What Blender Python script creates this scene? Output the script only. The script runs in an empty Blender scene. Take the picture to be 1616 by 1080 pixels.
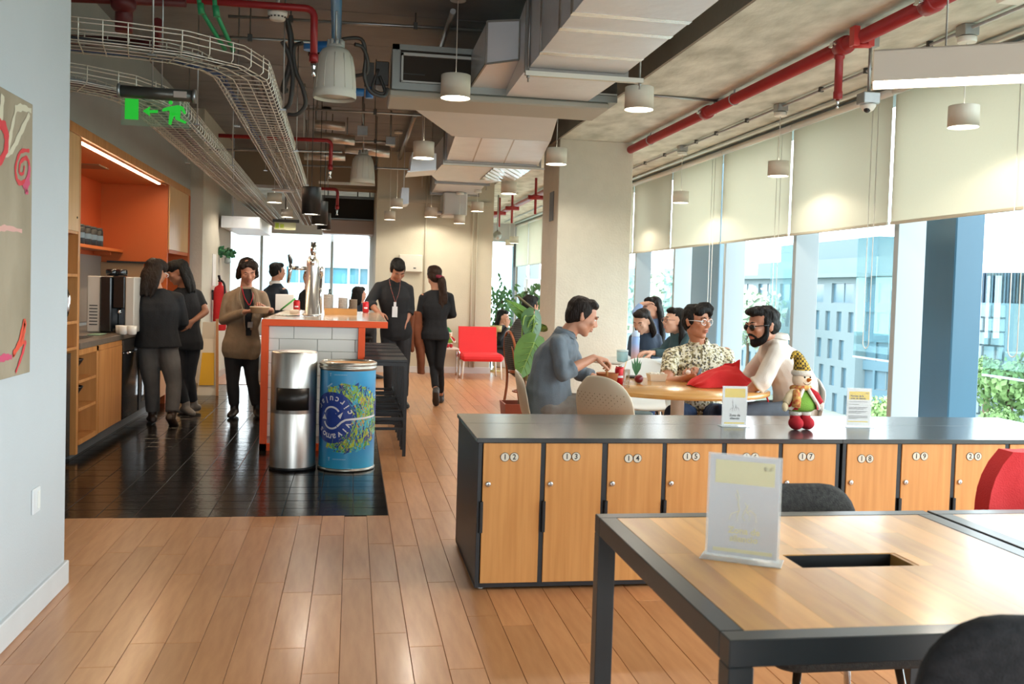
import bpy, math, random
import numpy as np
from mathutils import Vector, Matrix, noise as mnoise
random.seed(7)
S = bpy.context.scene
COL = S.collection
# ------------------------------------------------------------------ camera
FOC, CX, CY, CAMH = 1500.0, 808.0, 512.18, 1.35
YAW, PITCH, ROLL = 0.16706, -0.03632, 0.02961
def cam_axes():
    c, s = math.cos(YAW), math.sin(YAW)
    fw = np.array([s*math.cos(PITCH), c*math.cos(PITCH), math.sin(PITCH)])
    r = np.array([c, -s, 0.0]); u = np.cross(r, fw)
    return r*math.cos(ROLL)+u*math.sin(ROLL), -r*math.sin(ROLL)+u*math.cos(ROLL), fw
CR, CU, CF = cam_axes()
CPOS = np.array([0, 0, CAMH])
cd = bpy.data.cameras.new('camera'); cam = bpy.data.objects.new('camera', cd); COL.objects.link(cam)
M4 = Matrix(((CR[0], CU[0], -CF[0], 0), (CR[1], CU[1], -CF[1], 0), (CR[2], CU[2], -CF[2], CAMH), (0, 0, 0, 1)))
cam.matrix_world = M4
cd.sensor_fit = 'HORIZONTAL'; cd.sensor_width = 36; cd.lens = FOC/1616*36
cd.shift_y = (CY-540)/1616; cd.clip_start = .05; cd.clip_end = 800
cd.dof.use_dof = True; cd.dof.focus_distance = 6.6; cd.dof.aperture_fstop = 7.0
S.camera = cam
# ------------------------------------------------------------------ world, exposure
W = bpy.data.worlds.new('sky'); S.world = W; W.use_nodes = True
nt = W.node_tree; nt.nodes.clear()
wo = nt.nodes.new('ShaderNodeOutputWorld'); wb = nt.nodes.new('ShaderNodeBackground')
wb.inputs[0].default_value = (.86, .95, 1.0, 1); wb.inputs[1].default_value = 5.0
nt.links.new(wb.outputs[0], wo.inputs[0])
S.view_settings.view_transform = 'Standard'; S.view_settings.look = 'None'
S.view_settings.exposure = 0.75; S.view_settings.gamma = 1; S.view_settings.use_curve_mapping = False
S.cycles.use_denoising = True
S.cycles.max_bounces = 9; S.cycles.diffuse_bounces = 5; S.cycles.glossy_bounces = 4
S.cycles.transparent_max_bounces = 16; S.cycles.transmission_bounces = 6
S.cycles.sample_clamp_indirect = 6.0; S.cycles.caustics_reflective = False; S.cycles.caustics_refractive = False
LAMP_W = 35.0
def light(name, kind, loc, energy, color=(1, 1, 1), rot=None, parent=None, **kw):
    d = bpy.data.lights.new(name, kind); d.energy = energy; d.color = color
    for k, v in kw.items(): setattr(d, k, v)
    o = bpy.data.objects.new(name, d); COL.objects.link(o); o.location = loc
    if rot: o.rotation_euler = rot
    if parent: o.parent = parent
    return o
# sky portals in the window openings
def portal(loc, rot, sx, sy):
    o = light('window_portal', 'AREA', loc, 1, rot=rot, shape='RECTANGLE', size=sx, size_y=sy); o.data.cycles.is_portal = True
portal((4.56, 8.0, 1.2), (0, math.radians(90), 0), 2.2, 30)
portal((0.5, 25.2, 1.4), (math.radians(-90), 0, 0), 10, 2.6)
portal((1.2, -7.1, 1.7), (math.radians(90), 0, 0), 7, 3.0)
# ------------------------------------------------------------------ pixel -> place (only a ruler: every object stands at its own distance)
def P(x, y, X=None, Y=None, Z=None):
    d = CF+(x-CX)/FOC*CR-(y-CY)/FOC*CU
    for i, v in enumerate((X, Y, Z)):
        if v is not None: return Vector(CPOS+d*((v-CPOS[i])/d[i]))
# ------------------------------------------------------------------ mesh builder
class MB:
    def __init__(s): s.v = []; s.f = []; s.mi = []; s.sm = []
    def add(s, vs, fs, mi=0, smooth=False):
        n = len(s.v); s.v += [tuple(map(float, p)) for p in vs]
        for f in fs: s.f.append(tuple(i+n for i in f)); s.mi.append(mi); s.sm.append(smooth)
        return s
    def box(s, x0, y0, z0, x1, y1, z1, mi=0, b=0.0, M=None):
        if x0 > x1: x0, x1 = x1, x0
        if y0 > y1: y0, y1 = y1, y0
        if z0 > z1: z0, z1 = z1, z0
        if b <= 0:
            vs = [(x, y, z) for z in (z0, z1) for y in (y0, y1) for x in (x0, x1)]
            fs = [(0, 2, 3, 1), (4, 5, 7, 6), (0, 1, 5, 4), (1, 3, 7, 5), (3, 2, 6, 7), (2, 0, 4, 6)]
        else:
            b = min(b, (x1-x0)*.49, (y1-y0)*.49, (z1-z0)*.49)
            vs = []; idx = {}
            for ix in (0, 1):
                for iy in (0, 1):
                    for iz in (0, 1):
                        X, Y, Z = (x0, x1)[ix], (y0, y1)[iy], (z0, z1)[iz]
                        sx, sy, sz = (1-2*ix)*b, (1-2*iy)*b, (1-2*iz)*b
                        for a, p in enumerate(((X, Y+sy, Z+sz), (X+sx, Y, Z+sz), (X+sx, Y+sy, Z))):
                            idx[ix, iy, iz, a] = len(vs); vs.append(p)
            I = idx; fs = []
            for i in (0, 1):
                q = [I[i, 0, 0, 0], I[i, 1, 0, 0], I[i, 1, 1, 0], I[i, 0, 1, 0]]; fs.append(q if i else q[::-1])
                q = [I[0, i, 0, 1], I[0, i, 1, 1], I[1, i, 1, 1], I[1, i, 0, 1]]; fs.append(q if i else q[::-1])
                q = [I[0, 0, i, 2], I[1, 0, i, 2], I[1, 1, i, 2], I[0, 1, i, 2]]; fs.append(q if i else q[::-1])
            for i in (0, 1):
                for j in (0, 1):
                    q = [I[i, j, 0, 0], I[i, j, 0, 1], I[i, j, 1, 1], I[i, j, 1, 0]]; fs.append(q if (i+j) % 2 else q[::-1])
                    q = [I[i, 0, j, 0], I[i, 0, j, 2], I[i, 1, j, 2], I[i, 1, j, 0]]; fs.append(q[::-1] if (i+j) % 2 else q)
                    q = [I[0, i, j, 1], I[0, i, j, 2], I[1, i, j, 2], I[1, i, j, 1]]; fs.append(q if (i+j) % 2 else q[::-1])
            for i in (0, 1):
                for j in (0, 1):
                    for k in (0, 1):
                        q = [I[i, j, k, 0], I[i, j, k, 1], I[i, j, k, 2]]; fs.append(q if (i+j+k) % 2 else q[::-1])
        if M is not None: vs = [M @ Vector(p) for p in vs]
        return s.add(vs, fs, mi)
    def tube(s, pts, r, n=8, mi=0, caps=True, smooth=True, closed=False, flat=None):
        """sweep a circle (radius r, or one radius per point) along pts; flat = (a, b) scales the two cross axes"""
        pts = [Vector(p) for p in pts]; m = len(pts)
        rs = list(r) if hasattr(r, '__len__') else [r]*m
        T = []
        for i in range(m):
            a = pts[i-1] if (i > 0 or closed) else pts[i]; c = pts[(i+1) % m] if (i < m-1 or closed) else pts[i]
            t = c-a; T.append(t.normalized() if t.length > 1e-9 else Vector((0, 0, 1)))
        up = Vector((0, 0, 1)) if abs(T[0].z) < .9 else Vector((0, 1, 0))
        N = (up-T[0]*up.dot(T[0])).normalized(); vs = []; fs = []
        for i in range(m):
            N = (N-T[i]*N.dot(T[i])); N = N.normalized() if N.length > 1e-6 else T[i].orthogonal().normalized()
            B = T[i].cross(N)
            fa, fb = flat or (1, 1)
            for k in range(n):
                a = 2*math.pi*k/n; vs.append(pts[i]+(N*math.cos(a)*fa+B*math.sin(a)*fb)*rs[i])
        for i in range(m if closed else m-1):
            j = (i+1) % m
            for k in range(n): fs.append((i*n+k, i*n+(k+1) % n, j*n+(k+1) % n, j*n+k))
        s.add(vs, fs, mi, smooth)
        if caps and not closed:
            b = len(s.v)-len(vs)
            s.f.append(tuple(b+k for k in range(n))[::-1]); s.mi.append(mi); s.sm.append(False)
            s.f.append(tuple(b+(m-1)*n+k for k in range(n))); s.mi.append(mi); s.sm.append(False)
        return s
    def bar(s, p, q, w, h=None, mi=0, up=(0, 0, 1)):
        """rectangular bar p->q, w across, h along up"""
        p, q = Vector(p), Vector(q); h = h or w; t = (q-p).normalized(); u = Vector(up)
        if abs(t.dot(u)) > .95: u = Vector((0, 1, 0))
        u = (u-t*u.dot(t)).normalized(); c = t.cross(u)
        vs = [e+c*sx*w/2+u*sy*h/2 for e in (p, q) for sx, sy in ((-1, -1), (1, -1), (1, 1), (-1, 1))]
        return s.add(vs, [(0, 1, 2, 3), (7, 6, 5, 4), (0, 4, 5, 1), (1, 5, 6, 2), (2, 6, 7, 3), (3, 7, 4, 0)], mi)
    def lathe(s, prof, c=(0, 0, 0), n=24, mi=0, smooth=True, sx=1, sy=1, M=None, cap=True):
        vs = []; fs = []; m = len(prof)
        for r, z in prof:
            for k in range(n):
                a = 2*math.pi*k/n; p = Vector((r*math.cos(a)*sx, r*math.sin(a)*sy, z)); p = (M @ p) if M is not None else p
                vs.append(p+Vector(c))
        for i in range(m-1):
            for k in range(n): fs.append((i*n+k, i*n+(k+1) % n, (i+1)*n+(k+1) % n, (i+1)*n+k))
        s.add(vs, fs, mi, smooth); b = len(s.v)-len(vs)
        if cap and prof[0][0] > 1e-5: s.f.append(tuple(b+k for k in range(n))[::-1]); s.mi.append(mi); s.sm.append(False)
        if cap and prof[-1][0] > 1e-5: s.f.append(tuple(b+(m-1)*n+k for k in range(n))); s.mi.append(mi); s.sm.append(False)
        return s
    def ball(s, c, r, n=14, m=9, mi=0, M=None):
        """ellipsoid, r a number or (rx, ry, rz); M rotates it"""
        rr = r if hasattr(r, '__len__') else (r, r, r); c = Vector(c); vs = []; fs = []
        for i in range(m+1):
            t = math.pi*i/m
            for k in range(n):
                a = 2*math.pi*k/n; p = Vector((rr[0]*math.sin(t)*math.cos(a), rr[1]*math.sin(t)*math.sin(a), -rr[2]*math.cos(t)))
                vs.append((M @ p if M is not None else p)+c)
        for i in range(m):
            for k in range(n): fs.append((i*n+k, i*n+(k+1) % n, (i+1)*n+(k+1) % n, (i+1)*n+k))
        return s.add(vs, fs, mi, True)
    def prism(s, poly, d, mi=0, smooth=False):
        """poly: 3-D points of a flat outline, d: extrusion vector"""
        d = Vector(d); n = len(poly); p = [Vector(q) for q in poly]
        nrm = Vector((0, 0, 0))
        for i in range(n): nrm += (p[i]-p[0]).cross(p[(i+1) % n]-p[0])
        if nrm.dot(d) > 0: p = p[::-1]
        vs = p+[q+d for q in p]
        fs = [tuple(range(n)), tuple(range(2*n-1, n-1, -1))]+[(i, i+n, (i+1) % n+n, (i+1) % n) for i in range(n)]
        fs = [fs[0], fs[1]]+[f for f in fs[2:]]
        return s.add(vs, fs, mi, smooth)
    def grid(s, rows, mi=0, smooth=True, thick=0.0):
        """rows: list of equal-length rows of points"""
        m, n = len(rows), len(rows[0]); vs = [p for r in rows for p in r]
        fs = [(i*n+j, i*n+j+1, (i+1)*n+j+1, (i+1)*n+j) for i in range(m-1) for j in range(n-1)]
        return s.add(vs, fs, mi, smooth)
    def mesh(s, name, mats):
        me = bpy.data.meshes.new(name); me.from_pydata(s.v, [], s.f)
        for m in (mats if isinstance(mats, (list, tuple)) else [mats]): me.materials.append(m)
        me.polygons.foreach_set('material_index', s.mi); me.polygons.foreach_set('use_smooth', s.sm)
        me.update(); return me
    def build(s, name, mats, parent=None, at=None):
        """link as one object; its origin is put at the bottom centre unless it is a child (then the parent's)"""
        if not s.v: return None
        if parent is None:
            a = np.array(s.v); c = Vector(((a[:, 0].min()+a[:, 0].max())/2, (a[:, 1].min()+a[:, 1].max())/2, a[:, 2].min())) if at is None else Vector(at)
            s.v = [tuple(np.array(p)-np.array(c)) for p in s.v]; o = bpy.data.objects.new(name, s.mesh(name, mats)); o.location = c
        else:
            w = Vector(parent['_o']) if '_o' in parent else Vector((0, 0, 0))
            s.v = [tuple(np.array(p)-np.array(w)) for p in s.v]; o = bpy.data.objects.new(name, s.mesh(name, mats)); o.parent = parent; o['_o'] = tuple(w)
        COL.objects.link(o); return o
def tag(o, label=None, cat=None, group=None, kind=None):
    if label: o['label'] = label
    if cat: o['category'] = cat
    if group: o['group'] = group
    if kind: o['kind'] = kind
    return o
def thing(name, loc, label, cat, group=None):
    """an Empty at the base of a thing; children may be built in world coordinates"""
    o = bpy.data.objects.new(name, None); COL.objects.link(o); o.location = loc; o['_o'] = tuple(loc); o.empty_display_size = .1
    return tag(o, label, cat, group)
def copy_tree(o, parent=None):
    c = o.copy(); COL.objects.link(c); c.parent = parent
    for ch in list(o.children):
        copy_tree(ch, c)
    return c
def structure(o): o['kind'] = 'structure'; return o
def bez(p0, p1, p2, n=10):
    p0, p1, p2 = Vector(p0), Vector(p1), Vector(p2)
    return [(1-t)**2*p0+2*t*(1-t)*p1+t*t*p2 for t in [i/n for i in range(n+1)]]
def smooth_path(pts, n=6):
    """Catmull-Rom through pts"""
    p = [Vector(q) for q in pts]; out = []
    for i in range(len(p)-1):
        a = p[max(i-1, 0)]; b = p[i]; c = p[i+1]; d = p[min(i+2, len(p)-1)]
        for k in range(n):
            t = k/n; out.append(.5*((2*b)+(c-a)*t+(2*a-5*b+4*c-d)*t*t+(3*b-a-3*c+d)*t**3))
    out.append(p[-1]); return out
# ------------------------------------------------------------------ materials
MATS = {}
def srgb(h):
    if isinstance(h, str):
        h = h.lstrip('#'); c = [int(h[i:i+2], 16)/255 for i in (0, 2, 4)]
    else: c = h
    return tuple((x/12.92 if x <= .04045 else ((x+.055)/1.055)**2.4) for x in c)
def mat(name, col, rough=.6, metal=0.0, noise=0.0, nscale=20, bump=0.0, bscale=60, emit=None, estr=0, spec=None, stretch=None, coat=0, trans=0, alpha=1, col2=None, rand=0.0, sheen=0, coords='Object', ior=None):
    if name in MATS: return MATS[name]
    m = bpy.data.materials.new(name); m.use_nodes = True; t = m.node_tree; b = t.nodes['Principled BSDF']; L = t.links.new
    c = srgb(col); b.inputs['Base Color'].default_value = (*c, 1); b.inputs['Roughness'].default_value = rough; b.inputs['Metallic'].default_value = metal
    if spec is not None: b.inputs['Specular IOR Level'].default_value = spec
    if coat: b.inputs['Coat Weight'].default_value = coat; b.inputs['Coat Roughness'].default_value = .15
    if trans: b.inputs['Transmission Weight'].default_value = trans
    if ior: b.inputs['IOR'].default_value = ior
    if alpha < 1: b.inputs['Alpha'].default_value = alpha
    if sheen: b.inputs['Sheen Weight'].default_value = sheen
    if emit: b.inputs['Emission Color'].default_value = (*srgb(emit), 1); b.inputs['Emission Strength'].default_value = estr
    tc = t.nodes.new('ShaderNodeTexCoord'); vec = tc.outputs[coords]
    if stretch:
        mp = t.nodes.new('ShaderNodeMapping'); mp.inputs['Scale'].default_value = stretch; L(vec, mp.inputs[0]); vec = mp.outputs[0]
    last = None
    if noise or col2:
        nz = t.nodes.new('ShaderNodeTexNoise'); nz.inputs['Scale'].default_value = nscale; nz.inputs['Detail'].default_value = 5; L(vec, nz.inputs['Vector'])
        mx = t.nodes.new('ShaderNodeMix'); mx.data_type = 'RGBA'
        c2 = srgb(col2) if col2 else tuple(x*(1-noise) for x in c)
        mx.inputs[6].default_value = (*c, 1); mx.inputs[7].default_value = (*c2, 1)
        rp = t.nodes.new('ShaderNodeMapRange'); rp.inputs[1].default_value = .35; rp.inputs[2].default_value = .68
        L(nz.outputs['Fac'], rp.inputs[0]); L(rp.outputs[0], mx.inputs[0]); last = mx.outputs[2]
    if rand:
        oi = t.nodes.new('ShaderNodeObjectInfo'); hs = t.nodes.new('ShaderNodeHueSaturation')
        r2 = t.nodes.new('ShaderNodeMapRange'); r2.inputs[3].default_value = 1-rand; r2.inputs[4].default_value = 1+rand
        L(oi.outputs['Random'], r2.inputs[0]); L(r2.outputs[0], hs.inputs['Value'])
        if last is not None: L(last, hs.inputs['Color'])
        else: hs.inputs['Color'].default_value = (*c, 1)
        last = hs.outputs[0]
    if last is not None: L(last, b.inputs['Base Color'])
    if bump:
        n2 = t.nodes.new('ShaderNodeTexNoise'); n2.inputs['Scale'].default_value = bscale; n2.inputs['Detail'].default_value = 4; L(vec, n2.inputs['Vector'])
        bp = t.nodes.new('ShaderNodeBump'); bp.inputs['Strength'].default_value = bump; bp.inputs['Distance'].default_value = .01
        L(n2.outputs['Fac'], bp.inputs['Height']); L(bp.outputs[0], b.inputs['Normal'])
    MATS[name] = m; return m
def glass_mat(name, tint, gloss=.08, rough=0.0):
    m = bpy.data.materials.new(name); m.use_nodes = True; t = m.node_tree; t.nodes.clear(); L = t.links.new
    o = t.nodes.new('ShaderNodeOutputMaterial'); tr = t.nodes.new('ShaderNodeBsdfTransparent'); tr.inputs[0].default_value = (*tint, 1)
    g = t.nodes.new('ShaderNodeBsdfGlossy'); g.inputs['Roughness'].default_value = rough; fr = t.nodes.new('ShaderNodeLayerWeight'); fr.inputs[0].default_value = .35
    ml = t.nodes.new('ShaderNodeMath'); ml.operation = 'MULTIPLY'; ml.inputs[1].default_value = gloss*4; mx = t.nodes.new('ShaderNodeMixShader')
    L(fr.outputs['Fresnel'], ml.inputs[0]); L(ml.outputs[0], mx.inputs[0]); L(tr.outputs[0], mx.inputs[1]); L(g.outputs[0], mx.inputs[2]); L(mx.outputs[0], o.inputs[0])
    MATS[name] = m; return m
WHITE_WALL = mat('white_wall_paint', '#bfc4c6', .7, noise=.03, nscale=3, bump=.15, bscale=120)
COL_PAINT = mat('rough_white_paint', '#d3d0c2', .75, noise=.05, nscale=8, bump=.4, bscale=42)
CONCRETE = mat('ceiling_concrete', '#8a8b8c', .65, col2='#717376', nscale=1.1, bump=.3, bscale=9, stretch=(1, 1.3, 1))
SOFFIT = mat('soffit_concrete', '#dcdfd6', .7, col2='#b1b5aa', nscale=2.6, bump=.6, bscale=14, stretch=(2, 1, 1))
BEAM = mat('beam_concrete', '#8b8376', .7, noise=.15, nscale=3, bump=.4, bscale=20)
FOIL = mat('duct_foil', '#e0e4ea', .36, metal=.3, noise=.06, nscale=4, bump=.5, bscale=7)
GALV = mat('galvanised_steel', '#a9abab', .38, metal=.85, noise=.12, nscale=14)
DGREY = mat('dark_grey_metal', '#4b4b49', .5, metal=.5)
REDD = mat('red_pipe_shaded', '#64181b', .5, noise=.2, nscale=8)  # pipe red darkened: the shadow under the slab is put into the colour
REDP = mat('red_pipe_paint', '#9c2428', .4, noise=.1, nscale=8)
BLACK = mat('black_paint', '#17181a', .45)
BLKM = mat('black_powder_coat', '#1a1b1d', .45, noise=.06, nscale=40)
STEEL = mat('brushed_steel', '#d2cfc9', .34, metal=1.0, noise=.1, nscale=6, stretch=(12, 12, .3))
CHROME = mat('chrome', '#d5d5d5', .12, metal=1.0)
WHITEP = mat('white_plastic', '#e6e6e0', .45)
LAMPW = mat('lamp_white', '#d4d2c6', .55)
BEECH = mat('beech_veneer', '#d39a5b', .5, col2='#c4864a', nscale=3.2, stretch=(14, 14, .7))
ORANGE = mat('orange_laminate', '#ee5410', .5)
ORANGE_IN = mat('orange_panel', '#b9571f', .55)
DIFF = mat('lamp_diffuser', '#ffffff', .5, emit='#fff0d8', estr=9)
RED = mat('red_fabric', '#d8262b', .75, bump=.2, bscale=200)
# ================================================================== SETTING
TX0, TX1, TY0, TY1 = -2.62, 0.24, 5.6, 12.9     # black tiled area
SOFZ, SLABZ = 3.1, 3.45
WX = 4.25                                       # blinds plane
m = MB(); m.box(-2.7, -7, -.3, 4.6, 25.2, -.013); floor = structure(m.build('floor', mat('joint_dark', '#5a3a22', .8), at=(0, 0, 0))); floor['_o'] = (0, 0, 0)
PLANK = mat('maple_plank', '#c88f60', .34, col2='#b77d50', nscale=3, stretch=(9, 1.1, 1), rand=.13, bump=.03, bscale=30, coat=.12)
PLANKF = mat('maple_plank_far', '#c99063', .31, col2='#b87f54', nscale=3, stretch=(7, .5, 1), coat=.12)
PW = .128
def plank_mesh(L):
    k = round(L, 2)
    if k not in plank_mesh.c:
        m = MB(); m.box(-PW/2+.0008, 0, -.0125, PW/2-.0008, k-.0015, 0, b=.0012); plank_mesh.c[k] = m.mesh('plank', PLANK)
    return plank_mesh.c[k]
plank_mesh.c = {}
cand = []; rp = random.Random(3)
for i in range(-24, 45):
    x = TX1+.064+i*PW
    if x < -2.65 or x > 4.5: continue
    y = (1.2 if x > -1.28 else 5.0)-rp.random()*(1 if x > -1.28 else .6)
    while y < 14.95:
        L = rp.choice([.65, .85, 1.0, 1.2, 1.4])
        y2 = y+L
        if x-PW/2 < TX1-.01 and x+PW/2 > TX0:          # split round the tiles
            if y < TY0 < y2: L = round(TY0-y, 2); y2 = TY0
            elif TY0 <= y < TY1: y = max(y2, TY1) if y2 > TY1 else y2; continue
        if L > .05: cand.append((x, y, L))
        y = y2
def vis(c):
    x, y, L = c; d = np.array([x, y+L/2, 0])-CPOS; z = d@CF
    if z < .8: return 0
    px = CX+FOC*(d@CR)/z; py = CY-FOC*(d@CU)/z
    if not (-60 < px < 1680 and py < 1160): return 0
    if x < -1.7: return 0
    if x > .7 and 4.16 < y < 9.5: return .01
    return L/z**2
cand.sort(key=vis, reverse=True)
for x, y, L in cand[:300]:
    o = bpy.data.objects.new('plank', plank_mesh(L)); COL.objects.link(o); o.location = (x, y, 0); o.parent = floor
m = MB()
for x, y, L in cand[300:]: m.box(x-PW/2+.0008, y, -.0125, x+PW/2-.0008, y+L-.0015, 0)
m.box(-2.62, 12.9, -.0125, .24, 14.95, -.0005); m.box(-2.62, 14.955, -.0125, 4.5, 25, -.0005); m.box(-1.22, -7, -.0125, 4.5, .2, -.0005)
tag(m.build('far_planks', PLANKF, floor), kind='stuff')
# black tiles
TILE = mat('black_tile', '#1b1715', .16, noise=.25, nscale=5, bump=.12, bscale=18, rand=.25)
tm = MB(); tm.box(-.1015, -.0985, -.0125, .1015, .0985, 0, b=.0022); tmesh = tm.mesh('floor_tile', TILE)
m = MB(); m.box(TX0, TY0, -.0127, TX1, TY1, -.0035); m.build('tile_bed', mat('tile_grout', '#4a3b33', .8), floor)
tl = []
ny = int((TY1-TY0)/.2)
for j in range(ny):
    for i in range(14):
        x = TX1-.104-i*.2045; y = TY0+.1+j*.2
        if x < -2.6: continue
        tl.append((x, y))
def vt(c):
    x, y = c
    if x < -1.98 and y > 7: return 99
    if -.7 < x < .1 and y > 7.8: return 50+y
    return y
tl.sort(key=vt); rt = random.Random(5)
for x, y in tl[:300]:
    o = bpy.data.objects.new('floor_tile', tmesh); COL.objects.link(o); o.location = (x, y, rt.uniform(-.0006, .0004)); o.rotation_euler = (rt.uniform(-.002, .002), rt.uniform(-.002, .002), 0); o.parent = floor
m = MB()
for x, y in tl[300:]: m.box(x-.1015, y-.0985, -.0125, x+.1015, y+.0985, 0)
if m.v: tag(m.build('far_tiles', TILE, floor), kind='stuff')
# left wall with its baseboard
m = MB(); m.box(-1.42, -7, 0, -1.22, 4.39, SLABZ); structure(m.build('wall_left', WHITE_WALL))
m = MB(); m.box(-1.43, -7, 0, -1.203, 4.405, .105, b=.004); structure(m.build('baseboard_left', mat('baseboard_paint', '#d4d6d6', .5, noise=.05, nscale=6)))
# kitchen walls
m = MB(); m.box(-2.85, 4.2, 0, -2.7, 15.0, SLABZ); structure(m.build('wall_kitchen', WHITE_WALL))
m = MB(); m.box(-2.7, 4.2, 0, -1.42, 4.39, SLABZ); structure(m.build('wall_return', WHITE_WALL))
m = MB(); m.box(-2.7, 6.3, 2.45, -1.985, 12.16, SLABZ); structure(m.build('trim_kitchen_fascia', mat('fascia_grey', '#a7a8a4', .8, noise=.05, nscale=4)))
m = MB(); m.box(-2.7, 12.16, 0, -1.83, 14.9, SLABZ); structure(m.build('wall_pillar', mat('pillar_paint', '#cfc8b8', .75, noise=.05, nscale=5, bump=.3, bscale=40)))
m = MB(); m.box(-2.7, 12.145, 0, -1.815, 14.91, .09, b=.003); structure(m.build('baseboard_pillar', mat('baseboard_tan', '#a58b72', .5)))
# ceiling, beam and soffit
m = MB(); m.box(-2.85, -7, SLABZ, 2.31, 25.2, SLABZ+.3)
for k in range(32): m.box(-2.7, -6.5+k*1.0, SLABZ-.003, 2.31, -6.485+k*1.0, SLABZ+.01)
structure(m.build('ceiling', CONCRETE))
m = MB(); m.box(2.31, -7, SOFZ, 4.62, 25.2, SLABZ+.3, 0)
structure(m.build('ceiling_soffit', SOFFIT))
m = MB(); m.box(2.29, -7, SOFZ+.002, 2.312, 25.2, SLABZ); structure(m.build('trim_beam_face', BEAM))
# column
m = MB(); m.box(2.31, 10.75, 0, 3.185, 11.66, SOFZ, b=.006); column = structure(m.build('column', COL_PAINT))
m = MB(); m.box(2.296, 10.735, 0, 3.2, 11.675, .1, b=.003); structure(m.build('baseboard_column', mat('baseboard_paint', '#d4d6d6', .5)))
# far wall block
WALLF = mat('far_wall_paint', '#cdc8b4', .75, noise=.04, nscale=4, bump=.2, bscale=60)
fx0 = P(592, 450, Y=15).x; fx1 = P(776, 450, Y=15).x
m = MB(); m.box(fx0, 15, 0, fx1, 21, SLABZ); structure(m.build('wall_far', WALLF))
m = MB(); m.box(fx0-.01, 14.985, 0, fx1+.012, 21, .1, b=.003); structure(m.build('baseboard_far', mat('baseboard_paint', '#d4d6d6', .5)))
# battens and conduits on the far wall
for px, w in ((669, .03), (743, .035), (750, .03)):
    q = P(px, 470, Y=15); m = MB(); m.tube([(q.x, 14.975, .1), (q.x, 14.975, 2.62 if px < 700 else 2.58), (q.x-(.0 if px < 700 else .06), 14.975, 2.66), ((q.x-.5) if px > 700 else q.x, 14.975, 2.67 if px > 700 else 3.3)], w/2, 6); structure(m.build('trim_wall_conduit', WALLF))
q0 = P(620, 360, Y=15); m = MB(); m.box(fx0+.02, 14.965, 2.66, fx1-.05, 15, 2.72); structure(m.build('trim_far_wall', WALLF))
# back of the room, behind the camera
m = MB(); m.box(-1.4, -7.15, 0, 4.6, -7, .5); m.box(-1.4, -7.15, 2.9, 4.6, -7, SLABZ)
for x in (-1.4, .1, 1.6, 3.1, 4.5): m.box(x, -7.15, .5, x+.1, -7, 2.9)
structure(m.build('wall_back', WHITE_WALL))
# ------------------------------------------------------------------ right-hand window wall
GLASS = glass_mat('window_glass', (.80, .93, .95), .06)
MUL = mat('mullion_white', '#98a3a8', .5)
MULD = mat('mullion_dark', '#565f64', .6)
seams = [7.08+1.785*k for k in range(-8, 11)]
m = MB(); m.box(4.28, -7, 0, 4.6, 25.2, .16); structure(m.build('wall_right', WHITE_WALL))
m = MB(); m.box(4.27, -7, 0, 4.285, 25.2, .09); structure(m.build('baseboard_right', mat('baseboard_paint', '#d4d6d6', .5)))
m = MB(); m.box(4.28, -7, 3.03, 4.6, 25.2, SOFZ+.002); structure(m.build('trim_window_head', MUL))
for i, y in enumerate(seams):
    n = i+1
    w = MB(); w.box(4.297, y-.068, .16, 4.54, y, 3.03, b=.004)
    fr = structure(w.build(f'window_{n}', MUL))
    d = MB(); d.box(4.29, y-.001, .16, 4.53, y+.012, 3.03); d.build('backlit_strip', MULD, fr)  # dark strip: the backlit face of the mullion put into the colour
    d = MB(); d.box(4.54, y-.09, .16, 4.56, y+.02, 3.03); d.build('outer_cap', MULD, fr)
    g = MB(); g.box(4.5, y+.012, .16, 4.506, y+1.717, 3.03); g.build('pane', GLASS, fr)
    d = MB(); d.box(4.49, y+.012, .16, 4.52, y+1.717, .19); d.build('sill_bead', MUL, fr)
# ------------------------------------------------------------------ far-left windows and the far right wing
FY = 25.0
m = MB(); m.box(-6, FY, 0, fx0+1.2, FY+.2, .35); m.box(-6, FY, 2.62, 6, FY+.2, SLABZ); structure(m.build('wall_rear', WHITE_WALL))
m = MB(); m.box(-6.0, 14.9, 0, -5.9, FY, SLABZ); m.box(-6, 14.75, 0, -2.7, 14.9, SLABZ); structure(m.build('wall_annex', WHITE_WALL))
m = MB(); m.box(-6, 14.9, SLABZ, -2.8, 25.2, SLABZ+.3); structure(m.build('ceiling_annex', CONCRETE))
m = MB(); m.box(-6, 14.75, -.2, -2.6, 25.2, -.001); structure(m.build('floor_annex', PLANKF))
xs = [P(p, 440, Y=FY).x for p in (330, 412, 523, 600)]
xs = [xs[0]-1.6]+xs
for i, x in enumerate(xs):
    w = MB(); w.box(x-.035, FY-.02, .35, x+.035, FY+.1, 2.62); fr = structure(w.build(f'window_{40+i}', mat('mullion_blue', '#b9d2de', .5)))
    if i < len(xs)-1:
        g = MB(); g.box(x+.05, FY+.08, .35, xs[i+1]-.05, FY+.086, 2.62); g.build('pane', GLASS, fr)
# wing to the right of the far wall
wx0 = P(800, 440, Y=FY).x; wx1 = P(812, 440, Y=FY).x
m = MB(); m.box(wx1, FY-.05, 0, 4.6, FY+.15, 2.63); structure(m.build('wall_wing', mat('wing_wall', '#dfe0d8', .7)))
m = MB(); m.box(wx1-.06, FY-.08, .0, wx1, FY+.15, 2.63); structure(m.build('window_50', MULD))
g = MB(); g.box(2.2, FY+.08, .35, wx1-.06, FY+.086, 2.62); structure(g.build('window_51', GLASS))
m = MB(); m.box(1.9, FY, 0, wx1, FY+.2, .35); structure(m.build('wall_wing_sill', WHITE_WALL))
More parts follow.
